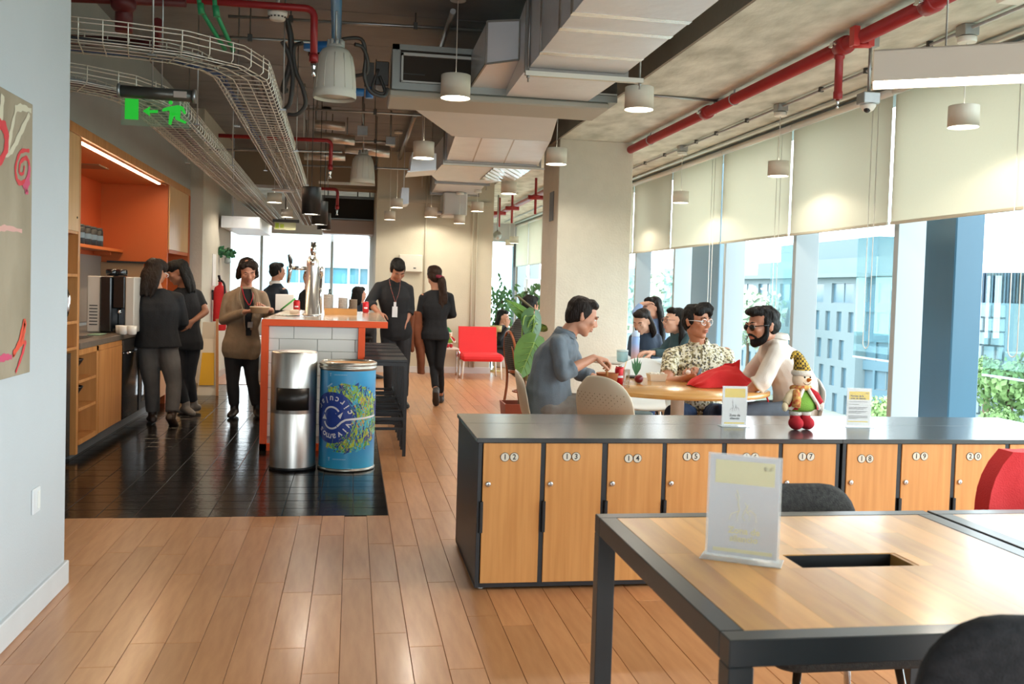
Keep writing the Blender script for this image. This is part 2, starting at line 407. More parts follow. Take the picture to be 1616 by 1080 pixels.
# ================================================================== OUTSIDE
m = MB(); m.add([(-200, 24, -12.5), (400, 24, -12.5), (400, 400, -12.5), (-200, 400, -12.5)], [(0, 1, 2, 3)]); m.add([(6, -200, -12.5), (400, -200, -12.5), (400, 24, -12.5), (6, 24, -12.5)], [(0, 1, 2, 3)])
structure(m.build('ground', mat('street_ground', '#7f857e', .9, col2='#66755c', nscale=.05), at=(0, 0, -12.5)))
BW = mat('pale_facade', '#65767b', .8, noise=.05, nscale=.3)
BWS = mat('pale_facade_side', '#5a6d74', .8)
BGL = mat('facade_glass', '#4f6d7c', .3, noise=.25, nscale=.4)
SLAT = mat('dark_blue_cladding', '#2b4152', .45, noise=.2, nscale=1.2, stretch=(1, 1, .1))
# white office block: facade drawn on a vertical plane through two points
def facade_frame(pxa, pxb, za, zb):
    """two columns of the photo at two distances -> origin, unit vector along the facade, length"""
    def at(px, z):
        d = CF+(px-CX)/FOC*CR; p = CPOS+d*z; return Vector((p[0], p[1], 0))
    a, b = at(pxa, za), at(pxb, zb); return a, (b-a).normalized(), (b-a).length
def wall_with_windows(t, a, u, L, z0, z1, rows, wname='window', depth=.35, thick=8, mat_w=None, mat_g=None):
    """rows: (z_low, z_high, [(s0, s1), ...]) ; wall built of bands and piers so that the windows are real recesses"""
    nrm = Vector((u.y, -u.x, 0))
    if nrm.dot(Vector(CPOS)-a) < 0: nrm = -nrm
    back = -nrm*thick
    m = MB()
    def slab(s0, s1, q0, q1, d0, d1, mb=None, mi=0):
        if s1-s0 < 1e-4 or q1-q0 < 1e-4: return
        vs = [a+u*s+Vector((0, 0, q))-nrm*d for d in (d0, d1) for s, q in ((s0, q0), (s1, q0), (s1, q1), (s0, q1))]
        (mb or m).add(vs, [(0, 1, 2, 3), (7, 6, 5, 4), (0, 4, 5, 1), (1, 5, 6, 2), (2, 6, 7, 3), (3, 7, 4, 0)], mi)
    slab(0, L, z0, z1, depth, thick)
    zc = z0
    for q0, q1, sp in sorted(rows):
        slab(0, L, zc, q0, 0, depth); s = 0
        for s0, s1 in sp: slab(s, s0, q0, q1, 0, depth); s = s1
        slab(s, L, q0, q1, 0, depth); zc = q1
    slab(0, L, zc, z1, 0, depth)
    m.build('wall', mat_w or BW, t)
    for q0, q1, sp in rows:
        for s0, s1 in sp:
            g = MB(); slab(s0, s1, q0, q1, depth-.06, depth, g); f = g.build(wname, mat_g or BGL, t)
            if s1-s0 > 2.5 and q1-q0 > 1.5:
                g = MB(); slab((s0+s1)/2-.07, (s0+s1)/2+.07, q0, q1, depth-.14, depth-.05, g); slab(s0, s1, q0, q0+.1, depth-.14, depth-.05, g); g.build('frame', BW, f)
    return nrm, slab
D = 112.0
def zat(py, px, z): return CAMH+( -(py-CY)/FOC*CU[2]+(px-CX)/FOC*CR[2]+CF[2])*z
a, u, L = facade_frame(1160, 1352, 150, 112)
t = thing('office_building', (a+u*L/2)+Vector((0, 0, -12.5)), 'pale office building with rows of slit windows outside the window wall', 'building')
sc = L
rows = []
def rowpx(y0, y1, n, w, off=0.0, cnt=None):
    q0, q1 = zat(y1, 1300, 118), zat(y0, 1300, 118)
    rows.append((q0, q1, [((i+off+.5-w/2)/n*sc, (i+off+.5+w/2)/n*sc) for i in range(n) if (i+off+.5+w/2) < n]))
rowpx(447, 478, 5, .72); rowpx(491, 522, 13, .42); rowpx(535, 566, 13, .42, .3); rowpx(577, 608, 13, .42, .6); rowpx(619, 650, 13, .42, .9)
ztop = zat(438, 1300, 118)
n_, slab_ = wall_with_windows(t, a, u, L, -12.5, ztop, rows)
m = MB(); slab_(-1, L+1.2, ztop, ztop+.5, -.9, 8.6, m); slab_(1, L-1, ztop+.5, ztop+2.6, 3, 8, m); m.build('roof_slab', BW, t)
m = MB(); slab_(6, L-4, ztop+2.6, ztop+5.2, 4.5, 8, m); m.build('roof_plant_room', BWS, t)
a2, u2, L2 = facade_frame(1353, 1420, 113, 108)
rw = []
for y0, y1 in ((447, 478), (493, 524), (540, 570), (585, 615)):
    rw.append((zat(y1, 1380, 111), zat(y0, 1380, 111), [(.3, L2*.42), (L2*.47, L2*.95)]))
n_, slab_ = wall_with_windows(t, a2, u2, L2, -12.5, zat(436, 1380, 111), rw, mat_w=mat('facade_blue_shade', '#4d6b78', .7), thick=2.5)  # recessed wing: its bluish shade is put into the facade colour
m = MB(); slab_(-.4, L2+.8, zat(436, 1380, 111), zat(431, 1380, 111), -.8, 8.4, m); m.build('roof_slab', BW, t)
# paler block behind, seen over the roof and between the mullions
t_wing = t
a3, u3, L3 = facade_frame(985, 1300, 230, 190)
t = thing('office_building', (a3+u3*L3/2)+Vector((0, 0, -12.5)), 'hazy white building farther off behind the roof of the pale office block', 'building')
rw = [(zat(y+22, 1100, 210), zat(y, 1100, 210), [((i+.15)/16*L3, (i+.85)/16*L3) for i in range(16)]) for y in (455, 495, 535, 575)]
wall_with_windows(t, a3, u3, L3, -12.5, zat(425, 1200, 205), rw, mat_w=mat('hazy_white_facade', '#8d999b', .8), mat_g=mat('hazy_glass', '#74868c', .5))  # distance haze is put into the wall and glass colours
# dark blue slatted building on the right
a4, u4, L4 = facade_frame(1548, 1660, 86, 80)
t = thing('slatted_building', (a4+u4*L4/2)+Vector((0, 0, -12.5)), 'dark blue office building clad in upright slats beyond the trees', 'building')
rw = [(zat(y1, 1590, 83), zat(y0, 1590, 83), [((i+.12)/11*L4, (i+.88)/11*L4) for i in range(11)]) for y0, y1 in ((436, 478), (483, 515), (522, 560), (566, 600))]
n_, slab_ = wall_with_windows(t, a4, u4, L4, -12.5, zat(430, 1590, 83), rw, mat_w=SLAT, mat_g=mat('slat_glass', '#2b4a60', .25, noise=.3, nscale=.8))
for i in range(23):
    m = MB(); slab_(i/22*L4-.06, i/22*L4+.06, zat(482, 1590, 83), zat(430, 1590, 83), -.35, 0, m); m.build('slat', SLAT, t)
a5, u5, L5 = facade_frame(1532, 1582, 62, 60)
t = thing('screen_wall', (a5+u5*L5/2)+Vector((0, 0, -12.5)), 'pale perforated screen facade standing before the dark blue building', 'building')
m = MB(); 
n5 = Vector((u5.y, -u5.x, 0)); n5 = n5 if n5.dot(Vector(CPOS)-a5) > 0 else -n5
def slab5(s0, s1, q0, q1, d0, d1, mb):
    vs = [a5+u5*s+Vector((0, 0, q))-n5*d for d in (d0, d1) for s, q in ((s0, q0), (s1, q0), (s1, q1), (s0, q1))]
    mb.add(vs, [(0, 1, 2, 3), (7, 6, 5, 4), (0, 4, 5, 1), (1, 5, 6, 2), (2, 6, 7, 3), (3, 7, 4, 0)])
zt, zb = zat(478, 1556, 61), zat(675, 1556, 61)
slab5(0, L5, -12.5, zt, .3, 3, m); m.build('wall', mat('screen_back', '#5d7178', .8), t)
for i in range(5):
    for j in range(9):
        m = MB(); q0 = zb+(zt-zb)*j/9; q1 = zb+(zt-zb)*(j+.86)/9; dd = .12 if (i+j) % 2 else -.05
        slab5(i/5*L5+.03, (i+1)/5*L5-.03, q0, q1, dd, .3, m); m.build('panel', mat('screen_panel', '#72848a', .8), t)
# white block next to it, low
a6, u6, L6 = facade_frame(1590, 1660, 58, 57)
t = thing('low_building', (a6+u6*L6/2)+Vector((0, 0, -12.5)), 'small white flat-roofed building among the trees', 'building')
wall_with_windows(t, a6, u6, L6, -12.5, zat(560, 1620, 57), [(zat(600, 1620, 57), zat(575, 1620, 57), [(.3, 1.2), (1.6, 2.4)])], mat_w=BW, thick=5)
# building across the rear street, with its window band
yb = 60.0
x0, x1 = P(250, 440, Y=yb).x, P(640, 440, Y=yb).x
a7 = Vector((x0, yb, 0)); u7 = Vector((1, 0, 0)); L7 = x1-x0
t = thing('rear_building', (x0+L7/2, yb, -12.5), 'white building with a long band of windows across the rear street', 'building')
def sx(px): return P(px, 440, Y=yb).x-x0
zq = lambda py: P(500, py, Y=yb).z
rw = [(zq(447), zq(422), [(sx(p0), sx(p1)) for p0, p1 in ((452, 471), (473, 484), (512, 522), (524, 548), (552, 566), (568, 580), (583, 594))])]
wall_with_windows(t, a7, u7, L7, -12.5, zq(330), rw, mat_w=mat('rear_white', '#aab2b4', .8), mat_g=mat('rear_glass', '#4f7f8f', .3, noise=.3, nscale=.5))
# trees: each one crown and trunk
LEAF = mat('street_leaf', '#3f6030', .7, col2='#62824a', nscale=.6, noise=.2)
LEAF2 = mat('street_leaf_pale', '#6a8850', .7, col2='#86a066', nscale=.6)
LEAF3 = mat('street_leaf_hazy', '#93a691', .8, col2='#a9b8a6', nscale=.5)  # leaf colour paled: the haze of distance is painted in
def tree(px, py, z, r, label, mt=LEAF, seed=1):
    d = CF+(px-CX)/FOC*CR-(py-CY)/FOC*CU; c = Vector(CPOS+d*z); rr = random.Random(seed)
    t = thing('street_tree', (c.x, c.y, -12.5), label, 'tree')
    m = MB(); m.tube([(c.x, c.y, -12.5), (c.x+.2, c.y, c.z-r), (c.x, c.y, c.z)], [.28, .2, .1], 7); m.build('trunk', mat('bark', '#5b4a3a', .9), t)
    m = MB()
    for k in range(900):
        v = Vector((rr.gauss(0, 1), rr.gauss(0, 1), rr.gauss(0, 1))).normalized()
        lump = 1+.28*mnoise.noise(v*2.3+Vector((seed*3.1, 0, 0)))
        p = c+Vector((v.x, v.y, v.z*.85))*r*lump*(rr.random()**.35)
        nrm = (v+Vector((rr.gauss(0, .5), rr.gauss(0, .5), rr.gauss(0, .5)))).normalized(); e1 = nrm.orthogonal().normalized(); e2 = nrm.cross(e1); s = r*.11*rr.uniform(.7, 1.3)
        m.add([p-e1*s, p-e2*s*.6, p+e1*s, p+e2*s*.6+nrm*s*.2], [(0, 1, 2), (0, 2, 3)])
    f = m.build('foliage', mt, t)
for i, (px, py, z, r, lab, mt) in enumerate([(1592, 615, 46, 1.7, 'leafy green street tree beyond the last window on the window side', LEAF), (1660, 590, 40, 1.5, 'leafy street tree partly cut off by the edge of the picture', LEAF),
    (1385, 652, 60, 1.3, 'pale green treetop showing just above the lockers beside the third mullion', LEAF2), (1555, 585, 56, 1.0, 'small dark tree standing before the perforated screen facade', LEAF),
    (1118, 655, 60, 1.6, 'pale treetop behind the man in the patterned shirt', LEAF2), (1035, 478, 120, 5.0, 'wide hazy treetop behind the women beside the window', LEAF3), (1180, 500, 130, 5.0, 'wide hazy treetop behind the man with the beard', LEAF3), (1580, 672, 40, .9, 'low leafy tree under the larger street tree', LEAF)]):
    tree(px, py, z, r, lab, mt, i+1)
# exterior column blades just outside the glass
BLADE = mat('blue_fin', '#2f5468', .25, noise=.12, nscale=2, stretch=(1, 1, .2))
BLADE2 = mat('grey_fin', '#66808f', .35)
for y0, y1, lab, mt in ((7.3, 7.86, 'dark blue upright facade fin outside the glass by the last blinds', BLADE), (12.55, 13.7, 'grey-blue upright facade fin outside the glass behind the seated women', BLADE2)):
    m = MB(); m.box(5.0, y0, -3, 5.27, y1, 4.5, b=.01); b_ = m.build('facade_fin', mt); tag(b_, lab, 'facade fin')
# ================================================================== CEILING SERVICES
# ---- pendant lamps
def drum_lamp(r, h, top, mlamp=LAMPW, cord=None):
    t = thing('pendant_lamp', (0, 0, 0), None, 'lamp')
    m = MB(); m.lathe([(r*.97, .012), (r, .004), (r, h-.004), (r*.985, h), (.012, h+.002)], n=28, cap=False); m.lathe([(r*.985, .0), (r, .004)], n=28, cap=False); m.lathe([(r*.96, .02), (r*.985, 0)], n=28, cap=False); m.build('shade', mlamp, t)
    m = MB(); m.lathe([(r*.955, .008), (.001, .0079)], n=28); m.build('diffuser', DIFF, t)
    m = MB(); m.tube([(0, 0, h), (0, 0, top-.03)], .0035 if cord is None else cord, 6); m.build('cord', WHITEP if cord is None else BLACK, t)
    m = MB(); m.lathe([(.055, top-.035), (.058, top-.03), (.058, top)], n=20); m.build('canopy', WHITEP if cord is None else BLACK, t)
    l = light('lamp_light', 'SPOT', (0, 0, -.012), LAMP_W*min(1, (r/.1)**3), (1, .89, .74), (0, 0, 0), t, spot_size=math.radians(162), spot_blend=.3, shadow_soft_size=.07)
    return t
def place(proto, loc, label, group, used=[]):
    if id(proto) not in used: used.append(id(proto)); o = proto
    else: o = copy_tree(proto)
    o.location = loc; o['label'] = label
    if group: o['group'] = group
    elif 'group' in o: del o['group']
    return o
G = 'white drum pendant lamps over the room'
DZ = 2.8
hall = [(.70, 6.9, 2.72, 'large white drum pendant lamp in front of the dark filter of the air unit'), (.68, 9.75, 2.66, 'white drum pendant lamp beside the angled duct, second along its row'),
        (2.04, 9.65, 2.655, 'white drum pendant lamp hanging just before the top of the column'), (2.06, 6.85, 2.71, 'large white drum pendant lamp at the end of the duct before the concrete beam'), (2.06, 12.8, 2.65, 'white drum pendant lamp past the column beneath the shiny duct')]
for x, y, z, lab in hall:
    place(drum_lamp(.1075, .165, SLABZ-z), (x, y, z), lab, G)
for px, py, y, w, lab in ((626, 328, 13.0, 19, 'small white drum pendant lamp nearer the upper vent branch on the far wall'), (615, 347, 14.3, 17.5, 'lowest small white drum pendant lamp before the edge of the far wall'),
                      (753, 334, 13.9, 20, 'small white drum pendant lamp under the end of the last duct'), (725, 353, 14.3, 18, 'small white drum pendant lamp low before the far wall panel'), (680, 343, 14.6, 20, 'white drum lamp hugging the far wall under the duct end')):
    q = P(px, py, Y=y); r = w*y/1500/2; LAMP_W = 14.0
    place(drum_lamp(r, r*1.5, (DZ-.005 if 1.1 < q.x < 1.9 and y < 14.6 else SLABZ)-q.z), q, lab, G)
for px, py, y, w, lab in ((433, 320, 13.2, 22, 'white drum pendant lamp under the disc between the two cable trays'), (453, 343, 15.5, 18, 'smaller white drum pendant lamp between the cable trays, beyond the disc')):
    q = P(px, py, Y=y); r = w*y/1500/2; LAMP_W = 30.0
    place(drum_lamp(r, r*1.3, SLABZ-q.z), q, lab, G)
# window row, hung from boxes on the conduit
CXL = 3.78
for y, z, lab in ((5.5, 2.46, 'white drum pendant lamp under the long linear light by the blinds'), (8.15, 2.45, 'white drum pendant lamp before the gap between two blinds'), (10.75, 2.43, 'white drum pendant lamp before the blind next to the column'), (13.4, 2.43, 'white drum pendant lamp by the blinds hidden behind the column')):
    place(drum_lamp(.093, .135, SOFZ-.075-z), (CXL, y, z), lab, 'white pendant lamps before the blinds')
for px, py, y, lab in ((786+18, 388, 18.5, 'tiny white pendant lamp in the bright wing beyond the far wall'), (811, 384, 17.0, 'tiny white pendant lamp nearer the column in the bright wing')):
    q = P(px, py, Y=y); place(drum_lamp(.085, .12, SOFZ-q.z), q, lab, None)
# black pendants over the bar
for px, py, y, w, h, lab in ((491, 339, 8.9, 29, .25, 'black cylinder pendant lamp over the bar, the lowest and largest of three'), (504, 355, 10.4, 25, .25, 'middle black cylinder pendant lamp over the bar, partly behind the largest'), (511, 363, 11.6, 21, .2, 'smallest black cylinder pendant lamp over the far end of the bar')):
    q = P(px, py, Y=y); place(drum_lamp(w*y/3000, h, SLABZ-q.z, BLKM, .004), q, lab, 'black pendant lamps over the bar')
# bell-shaped white lamps
def bell_lamp(r, h, top):
    t = thing('bell_lamp', (0, 0, 0), None, 'lamp')
    m = MB(); prof = [(r*.98, 0), (r, .015), (r*.985, h*.12), (r*.97, h*.16), (r*.955, h*.17), (r*.93, h*.35), (r*.86, h*.65), (r*.76, h*.85), (r*.62, h*.95), (r*.4, h)]
    m.lathe(prof, n=32, cap=False); m.lathe([(r*.96, .0), (r*.9, h*.2), (r*.7, h*.7), (.02, h*.85)], n=32, cap=False)
    for k in range(12):
        a = 2*math.pi*k/12; m.tube([(rr*math.cos(a)*1.004, rr*math.sin(a)*1.004, z) for rr, z in prof[4:8]], .0035, 4)
    m.build('shade', LAMPW, t)
    m = MB(); m.lathe([(r*.93, .02), (.001, .019)], n=28); m.build('lens', mat('bell_lens', '#cfccc0', .4), t)
    m = MB(); m.lathe([(r*.4, h), (r*.42, h+.015), (r*.2, h+.03)], n=20)
    for k in range(9): m.lathe([(.012, h+.01), (.012, h+.05)], (r*.33*math.cos(k*.7), r*.33*math.sin(k*.7), 0), n=6)
    m.build('heat_sink', mat('heat_sink_grey', '#b9bbb8', .5), t)
    m = MB(); m.tube([(0, 0, h), (0, 0, top)], .008, 6); m.build('stem', GALV, t); return t
q = P(528, 156, Y=6.5); b1 = bell_lamp(.143, .335, SLABZ-q.z); b1.location = q; b1['label'] = 'large white bell-shaped lamp under the blue pipe'; b1['group'] = 'white bell lamps'
q = P(572, 290, Y=11.2); b2 = bell_lamp(.143, .335, SLABZ-q.z); b2.location = q; b2['group'] = 'white bell lamps'; b2['label'] = 'smaller white bell-shaped lamp farther down the hall'
# ---- linear light
q0 = P(1376, 128, Y=3.3); q1 = P(1640, 150, Y=3.02)
tl_ = thing('linear_light', q0, 'long white linear light bar glowing along its underside near the blinds', 'lamp')
dv = (q1-q0); dv.z = 0; LL = 1.9; e = dv.normalized(); nn = Vector((-e.y, e.x, 0))
def lin(s0, s1, a0, a1, z0, z1):
    return [q0+e*s+nn*a+Vector((0, 0, z)) for z in (z0, z1) for s, a in ((s0, a0), (s1, a0), (s1, a1), (s0, a1))]
HEX = [(3, 2, 1, 0), (4, 5, 6, 7), (0, 1, 5, 4), (1, 2, 6, 5), (2, 3, 7, 6), (3, 0, 4, 7)]
HH = .115; WW = .16
m = MB(); m.add(lin(.004, LL, 0, .006, 0, HH), HEX); m.add(lin(.004, LL, WW-.006, WW, 0, HH), HEX); m.add(lin(.004, LL, 0, WW, HH-.006, HH), HEX); m.build('housing', mat('linear_housing', '#cbc3b6', .5), tl_)
m = MB(); m.add(lin(0, .004, -.001, WW+.001, -.001, HH+.001), HEX); m.build('end_cap', mat('linear_cap', '#cbb79c', .5), tl_)
m = MB(); m.add(lin(.006, LL-.005, .006, WW-.006, .004, .012), HEX); m.build('diffuser', mat('linear_diffuser', '#ffffff', .5, emit='#fff1dc', estr=11), tl_)
for s in (.25, 1.5):
    m = MB(); c = q0+e*s+nn*WW/2; m.tube([(c.x, c.y, c.z+HH), (c.x, c.y, (SOFZ if c.x > 2.3 else SLABZ)-.001)], .003, 6); m.build('suspension_wire', GALV, tl_)
# ---- blinds
BLIND = mat('roller_blind_fabric', '#dcd9ca', .85, noise=.03, nscale=60)
bt = BLIND.node_tree; bb = bt.nodes['Principled BSDF']; tl2 = bt.nodes.new('ShaderNodeBsdfTranslucent'); tl2.inputs[0].default_value = (*srgb('#e6e3d6'), 1); ms = bt.nodes.new('ShaderNodeMixShader'); ms.inputs[0].default_value = .5
bo = [n for n in bt.nodes if n.type == 'OUTPUT_MATERIAL'][0]
bt.links.new(bb.outputs[0], ms.inputs[1]); bt.links.new(tl2.outputs[0], ms.inputs[2]); bt.links.new(ms.outputs[0], bo.inputs[0])
CAS = mat('blind_tube', '#e3e5df', .35)
ords = {5: 'cut off by the edge of the picture', 6: 'behind the camera dome', 7: 'second from the picture edge', 8: 'behind the third lamp', 9: 'behind the smallest lamp', 10: 'just beside the column'}
names = {6: 'cream roller blind, the widest, running off the picture behind the linear light', 7: 'cream roller blind behind the security camera', 8: 'cream roller blind right of the second window lamp gap, middle of the row', 9: 'cream roller blind behind the smallest window lamp', 10: 'narrow cream roller blind next to the column'}
names = {-1: 'cream half-lowered roller blind running off the picture behind the long linear light', 0: 'cream half-lowered roller blind behind the dome camera, second largest', 1: 'cream half-lowered roller blind behind the middle window lamp, third largest', 2: 'cream half-lowered roller blind behind the smallest window lamp', 3: 'narrowest cream half-lowered roller blind, touching the column edge'}
for k in range(-1, 10):
    y0 = 7.10+1.785*k; y1 = y0+1.785-.045
    t = thing('roller_blind', (WX, (y0+y1)/2, 1.97), names.get(k, 'cream half-lowered roller blind beyond the column, '+['first', 'second', 'third', 'fourth', 'fifth', 'sixth'][max(0, k-4)]+' past it'), 'blind', 'cream roller blinds')
    m = MB(); m.box(WX-.001, y0, 1.985, WX+.001, y1, 3.0); m.build('fabric', BLIND, t)
    m = MB(); m.box(WX-.009, y0, 1.962, WX+.009, y1, 1.987, b=.004); m.build('bottom_bar', mat('blind_bar', '#b9b5a4', .5), t)
    m = MB(); m.tube([(WX, y0-.02, 3.035), (WX, y1+.02, 3.035)], .032, 12); m.build('roller_tube', CAS, t)
    if k in (-1, 0, 1, 2):
        yc = y0+.22; xs_ = WX-.02
        zb = 1.06 if k == -1 else (1.0 if k == 0 else 1.2); pts = [(xs_, yc-.045, 2.98)]+[(xs_, yc-.045+.09*(1-math.cos(a))/2, zb-.05*math.sin(a)) for a in [math.pi*i/8 for i in range(9)]]+[(xs_, yc+.045, 2.98)]
        m = MB(); m.tube(pts, .0035, 5); m.build('bead_chain', WHITEP, t)
m = MB(); m.tube([(WX-.14, -6, SOFZ-.028), (WX-.14, 24.5, SOFZ-.028)], .022, 10); o = m.build('rail_pipe', mat('pale_conduit', '#c9d2cc', .35, metal=.3)); tag(o, 'pale pipe running along the soffit above the blinds', 'pipe')
# conduit with boxes, window row
t = thing('window_conduit', (CXL, 9, SOFZ-.02), 'thin grey conduit with clips and boxes along the soffit by the blinds', 'conduit')
m = MB(); m.tube([(CXL, 4.2, SOFZ-.025), (CXL, 24, SOFZ-.025)], .011, 8); m.build('pipe', GALV, t)
for y in (4.6, 5.9, 6.7, 7.4, 8.9, 9.7, 10.3, 11.4, 12.2, 13.0):
    m = MB(); m.box(CXL-.018, y-.012, SOFZ-.04, CXL+.018, y+.012, SOFZ); m.build('clip', DGREY, t)
for y in (5.5, 8.15, 10.75, 13.4):
    m = MB(); m.box(CXL-.05, y-.05, SOFZ-.07, CXL+.05, y+.05, SOFZ, b=.004); m.build('junction_box', GALV, t)
# ---- red sprinkler main under the soffit
PX = P(1320, 78, Z=3.02).x; PZ = 3.02
t = thing('sprinkler_main', (PX, 8, PZ), 'thick red sprinkler main pipe running along the concrete soffit', 'pipe')
m = MB(); m.tube([(PX, 2.5, PZ), (PX, 24, PZ)], .045, 14); m.build('pipe', REDP, t)
for px, py in ((1322, 72), (1468, 5), (1118, 178)):
    y = P(px, py, Z=PZ).y; m = MB()
    m.tube([(PX, y-.055, PZ), (PX, y-.05, PZ), (PX, y+.05, PZ), (PX, y+.055, PZ)], [.047, .06, .06, .047], 14); m.build('coupling', REDP, t)
    m = MB()
    for s in (-1, 1): m.box(PX+s*.075-.012, y-.02, PZ-.014, PX+s*.075+.012, y+.02, PZ+.014); m.tube([(PX+s*.075, y-.045, PZ), (PX+s*.075, y+.045, PZ)], .007, 6)
    m.build('bolt', CHROME, t)
y = P(1320, 75, Z=PZ).y
m = MB(); m.lathe([(.024, -.34), (.03, -.335), (.03, -.29), (.026, -.285), (.026, -.08), (.034, -.07), (.034, 0)], (PX, y, PZ), 12); d_ = m.build('drop_pipe', REDP, t)
m = MB(); m.lathe([(.004, -.40), (.012, -.398), (.006, -.385), (.01, -.36), (.012, -.34)], (PX, y, PZ), 8); m.build('sprinkler_head', CHROME, d_)
yb_ = y-.28
m = MB(); m.tube([(PX-.05, yb_+.02, PZ-.055), (PX+.05, yb_-.02, PZ-.055)], .016, 8); m.box(PX-.07, yb_-.03, PZ-.06, PX-.03, yb_+.03, PZ+.06); m.box(PX+.03, yb_-.03, PZ-.06, PX+.07, yb_+.03, PZ+.06); m.build('clamp', mat('red_clamp', '#c23a36', .45), t)
for y in (4.2, 7.7, 10.0, 12.8):
    m = MB(); m.tube([(PX+.05*math.cos(a), y, PZ+.05*math.sin(a)) for a in [i*math.pi/6 for i in range(13)]], .005, 5); m.bar((PX, y, PZ+.045), (PX, y, SOFZ), .012); m.build('hanger', GALV, t)
# far part of the sprinkler line in the wing: valves
for i, (px, py, y) in enumerate(((845, 322, 14.6), (808, 338, 16.5), (788, 345, 18.0))):
    q = P(px, py, Y=y); m = MB(); m.tube([(q.x, q.y, q.z-.16), (q.x, q.y, SOFZ)], .02, 8); m.tube([(q.x-.12, q.y, q.z+.1), (q.x+.12, q.y, q.z+.1)], .035, 10); m.lathe([(.03, -.02), (.075, -.01), (.075, .01), (.03, .02)], (q.x, q.y, q.z+.12), 12)
    o = m.build('sprinkler_valve', REDP); tag(o, ['red sprinkler branch hanging right beside the column', 'red sprinkler valve with a wheel in the middle of the far wing', 'red sprinkler valve farthest off beside the far wall edge'][i], 'valve')
# camera domes
q = P(1370, 165, Y=5.9)
t = thing('security_camera', q, 'white dome security camera on a drop pole before the blinds', 'camera')
m = MB(); m.tube([(q.x, q.y, q.z+.07), (q.x, q.y, SOFZ)], .011, 8); m.box(q.x-.045, q.y-.03, SOFZ-.07, q.x+.045, q.y+.03, SOFZ); m.build('pole', GALV, t)
m = MB(); m.box(q.x-.06, q.y-.05, q.z, q.x+.06, q.y+.05, q.z+.075, b=.006); m.build('back_box', GALV, t)
m = MB(); m.lathe([(.012, -.052), (.034, -.04), (.05, -.015), (.052, 0)], q, 18); dm = m.build('dome_housing', WHITEP, t)
m = MB(); m.ball((q.x-.012, q.y-.012, q.z-.034), .024, 12, 8); m.build('lens_window', BLACK, dm)
q = P(785, 370, Y=17.5)
t = thing('security_camera', q, 'grey dome security camera hanging in the bright wing beyond the far wall', 'camera')
m = MB(); m.tube([(q.x, q.y, q.z), (q.x, q.y, SOFZ)], .014, 8); m.build('pole', GALV, t); m = MB(); m.lathe([(.02, -.1), (.07, -.07), (.09, 0), (.05, .05), (.02, .06)], q, 14); m.build('dome_housing', GALV, t)
# conduit with a box to the lamp next to the beam
q = P(1140, 163, Z=SOFZ-.03); q2 = P(1015, 153, Z=SOFZ-.03)
t = thing('beam_conduit', q, 'grey conduit and square box on the soffit joining the lamp by the beam', 'conduit')
m = MB(); m.tube([(2.33, q2.y, SOFZ-.012), (q.x, q.y, SOFZ-.012)], .011, 8); m.build('pipe', GALV, t); m = MB(); m.box(q.x-.06, q.y-.06, SOFZ-.06, q.x+.06, q.y+.06, SOFZ, b=.004); m.build('junction_box', GALV, t)
m = MB(); m.box(3.55, 4.8, SOFZ-.05, 3.7, 4.93, SOFZ, b=.01); o = m.build('smoke_detector', WHITEP); tag(o, 'white detector on the soffit at the top edge of the picture', 'detector')
# ---- air ducts
DZ = 2.8
duct = thing('air_duct', (1.42, 5, DZ), 'large foil-wrapped air duct with flanged joints running down the hall', 'duct')
def duct_part(name, secs, mt=FOIL, seam=True):
    """secs: (y, x0, x1, z0, z1) sections"""
    m = MB(); vs = []
    for y, x0, x1, z0, z1 in secs: vs += [(x0, y, z0), (x1, y, z0), (x1, y, z1), (x0, y, z1)]
    fs = [(3, 2, 1, 0), tuple(range(len(vs)-4, len(vs)))]
    for i in range(len(secs)-1):
        for k in range(4): fs.append((i*4+k, i*4+(k+1) % 4, i*4+4+(k+1) % 4, i*4+4+k))
    m.add(vs, fs); return m.build(name, mt, duct)
duct_part('trunk', [(1.5, 1.095, 1.735, DZ, 3.33), (6.14, 1.1, 1.74, DZ, 3.33)])
for y in (2.6, 3.4, 4.15, 4.9, 5.2, 5.75):
    m = MB(); m.box(1.092, y-.03, DZ-.0025, 1.742, y+.03, DZ); m.box(1.0925, y-.03, DZ, 1.096, y+.03, 3.33); m.build('tape', mat('foil_tape', '#e3dfd8', .25, metal=.75), duct)
def flange(y, x0, x1, z0, z1, w=.03):
    m = MB()
    for a in ((x0-w, z0-w, x1+w, z0), (x0-w, z1, x1+w, z1+w), (x0-w, z0, x0, z1), (x1, z0, x1+w, z1)): m.box(a[0], y-.012, a[1], a[2], y+.012, a[3])
    return m.build('flange', mat('flange_steel', '#8e8a84', .4, metal=.7), duct)
flange(6.16, 1.1, 1.74, DZ, 3.33)
duct_part('trunk', [(6.18, 1.09, 1.76, DZ, 3.3), (7.09, 1.1, 1.73, DZ, 3.1)])
# strut hanger under the trunk
m = MB(); m.box(1.07, 6.1, DZ-.06, 1.86, 6.14, DZ-.03); m.build('strut', mat('strut_cream', '#cfccc0', .45, metal=.3), duct)
for x in (1.09, 1.84):
    m = MB(); m.tube([(x, 6.12, DZ-.1), (x, 6.12, SLABZ)], .006, 6); m.lathe([(.012, -.075), (.012, -.06)], (x, 6.12, DZ), 6); m.build('threaded_rod', GALV, duct)
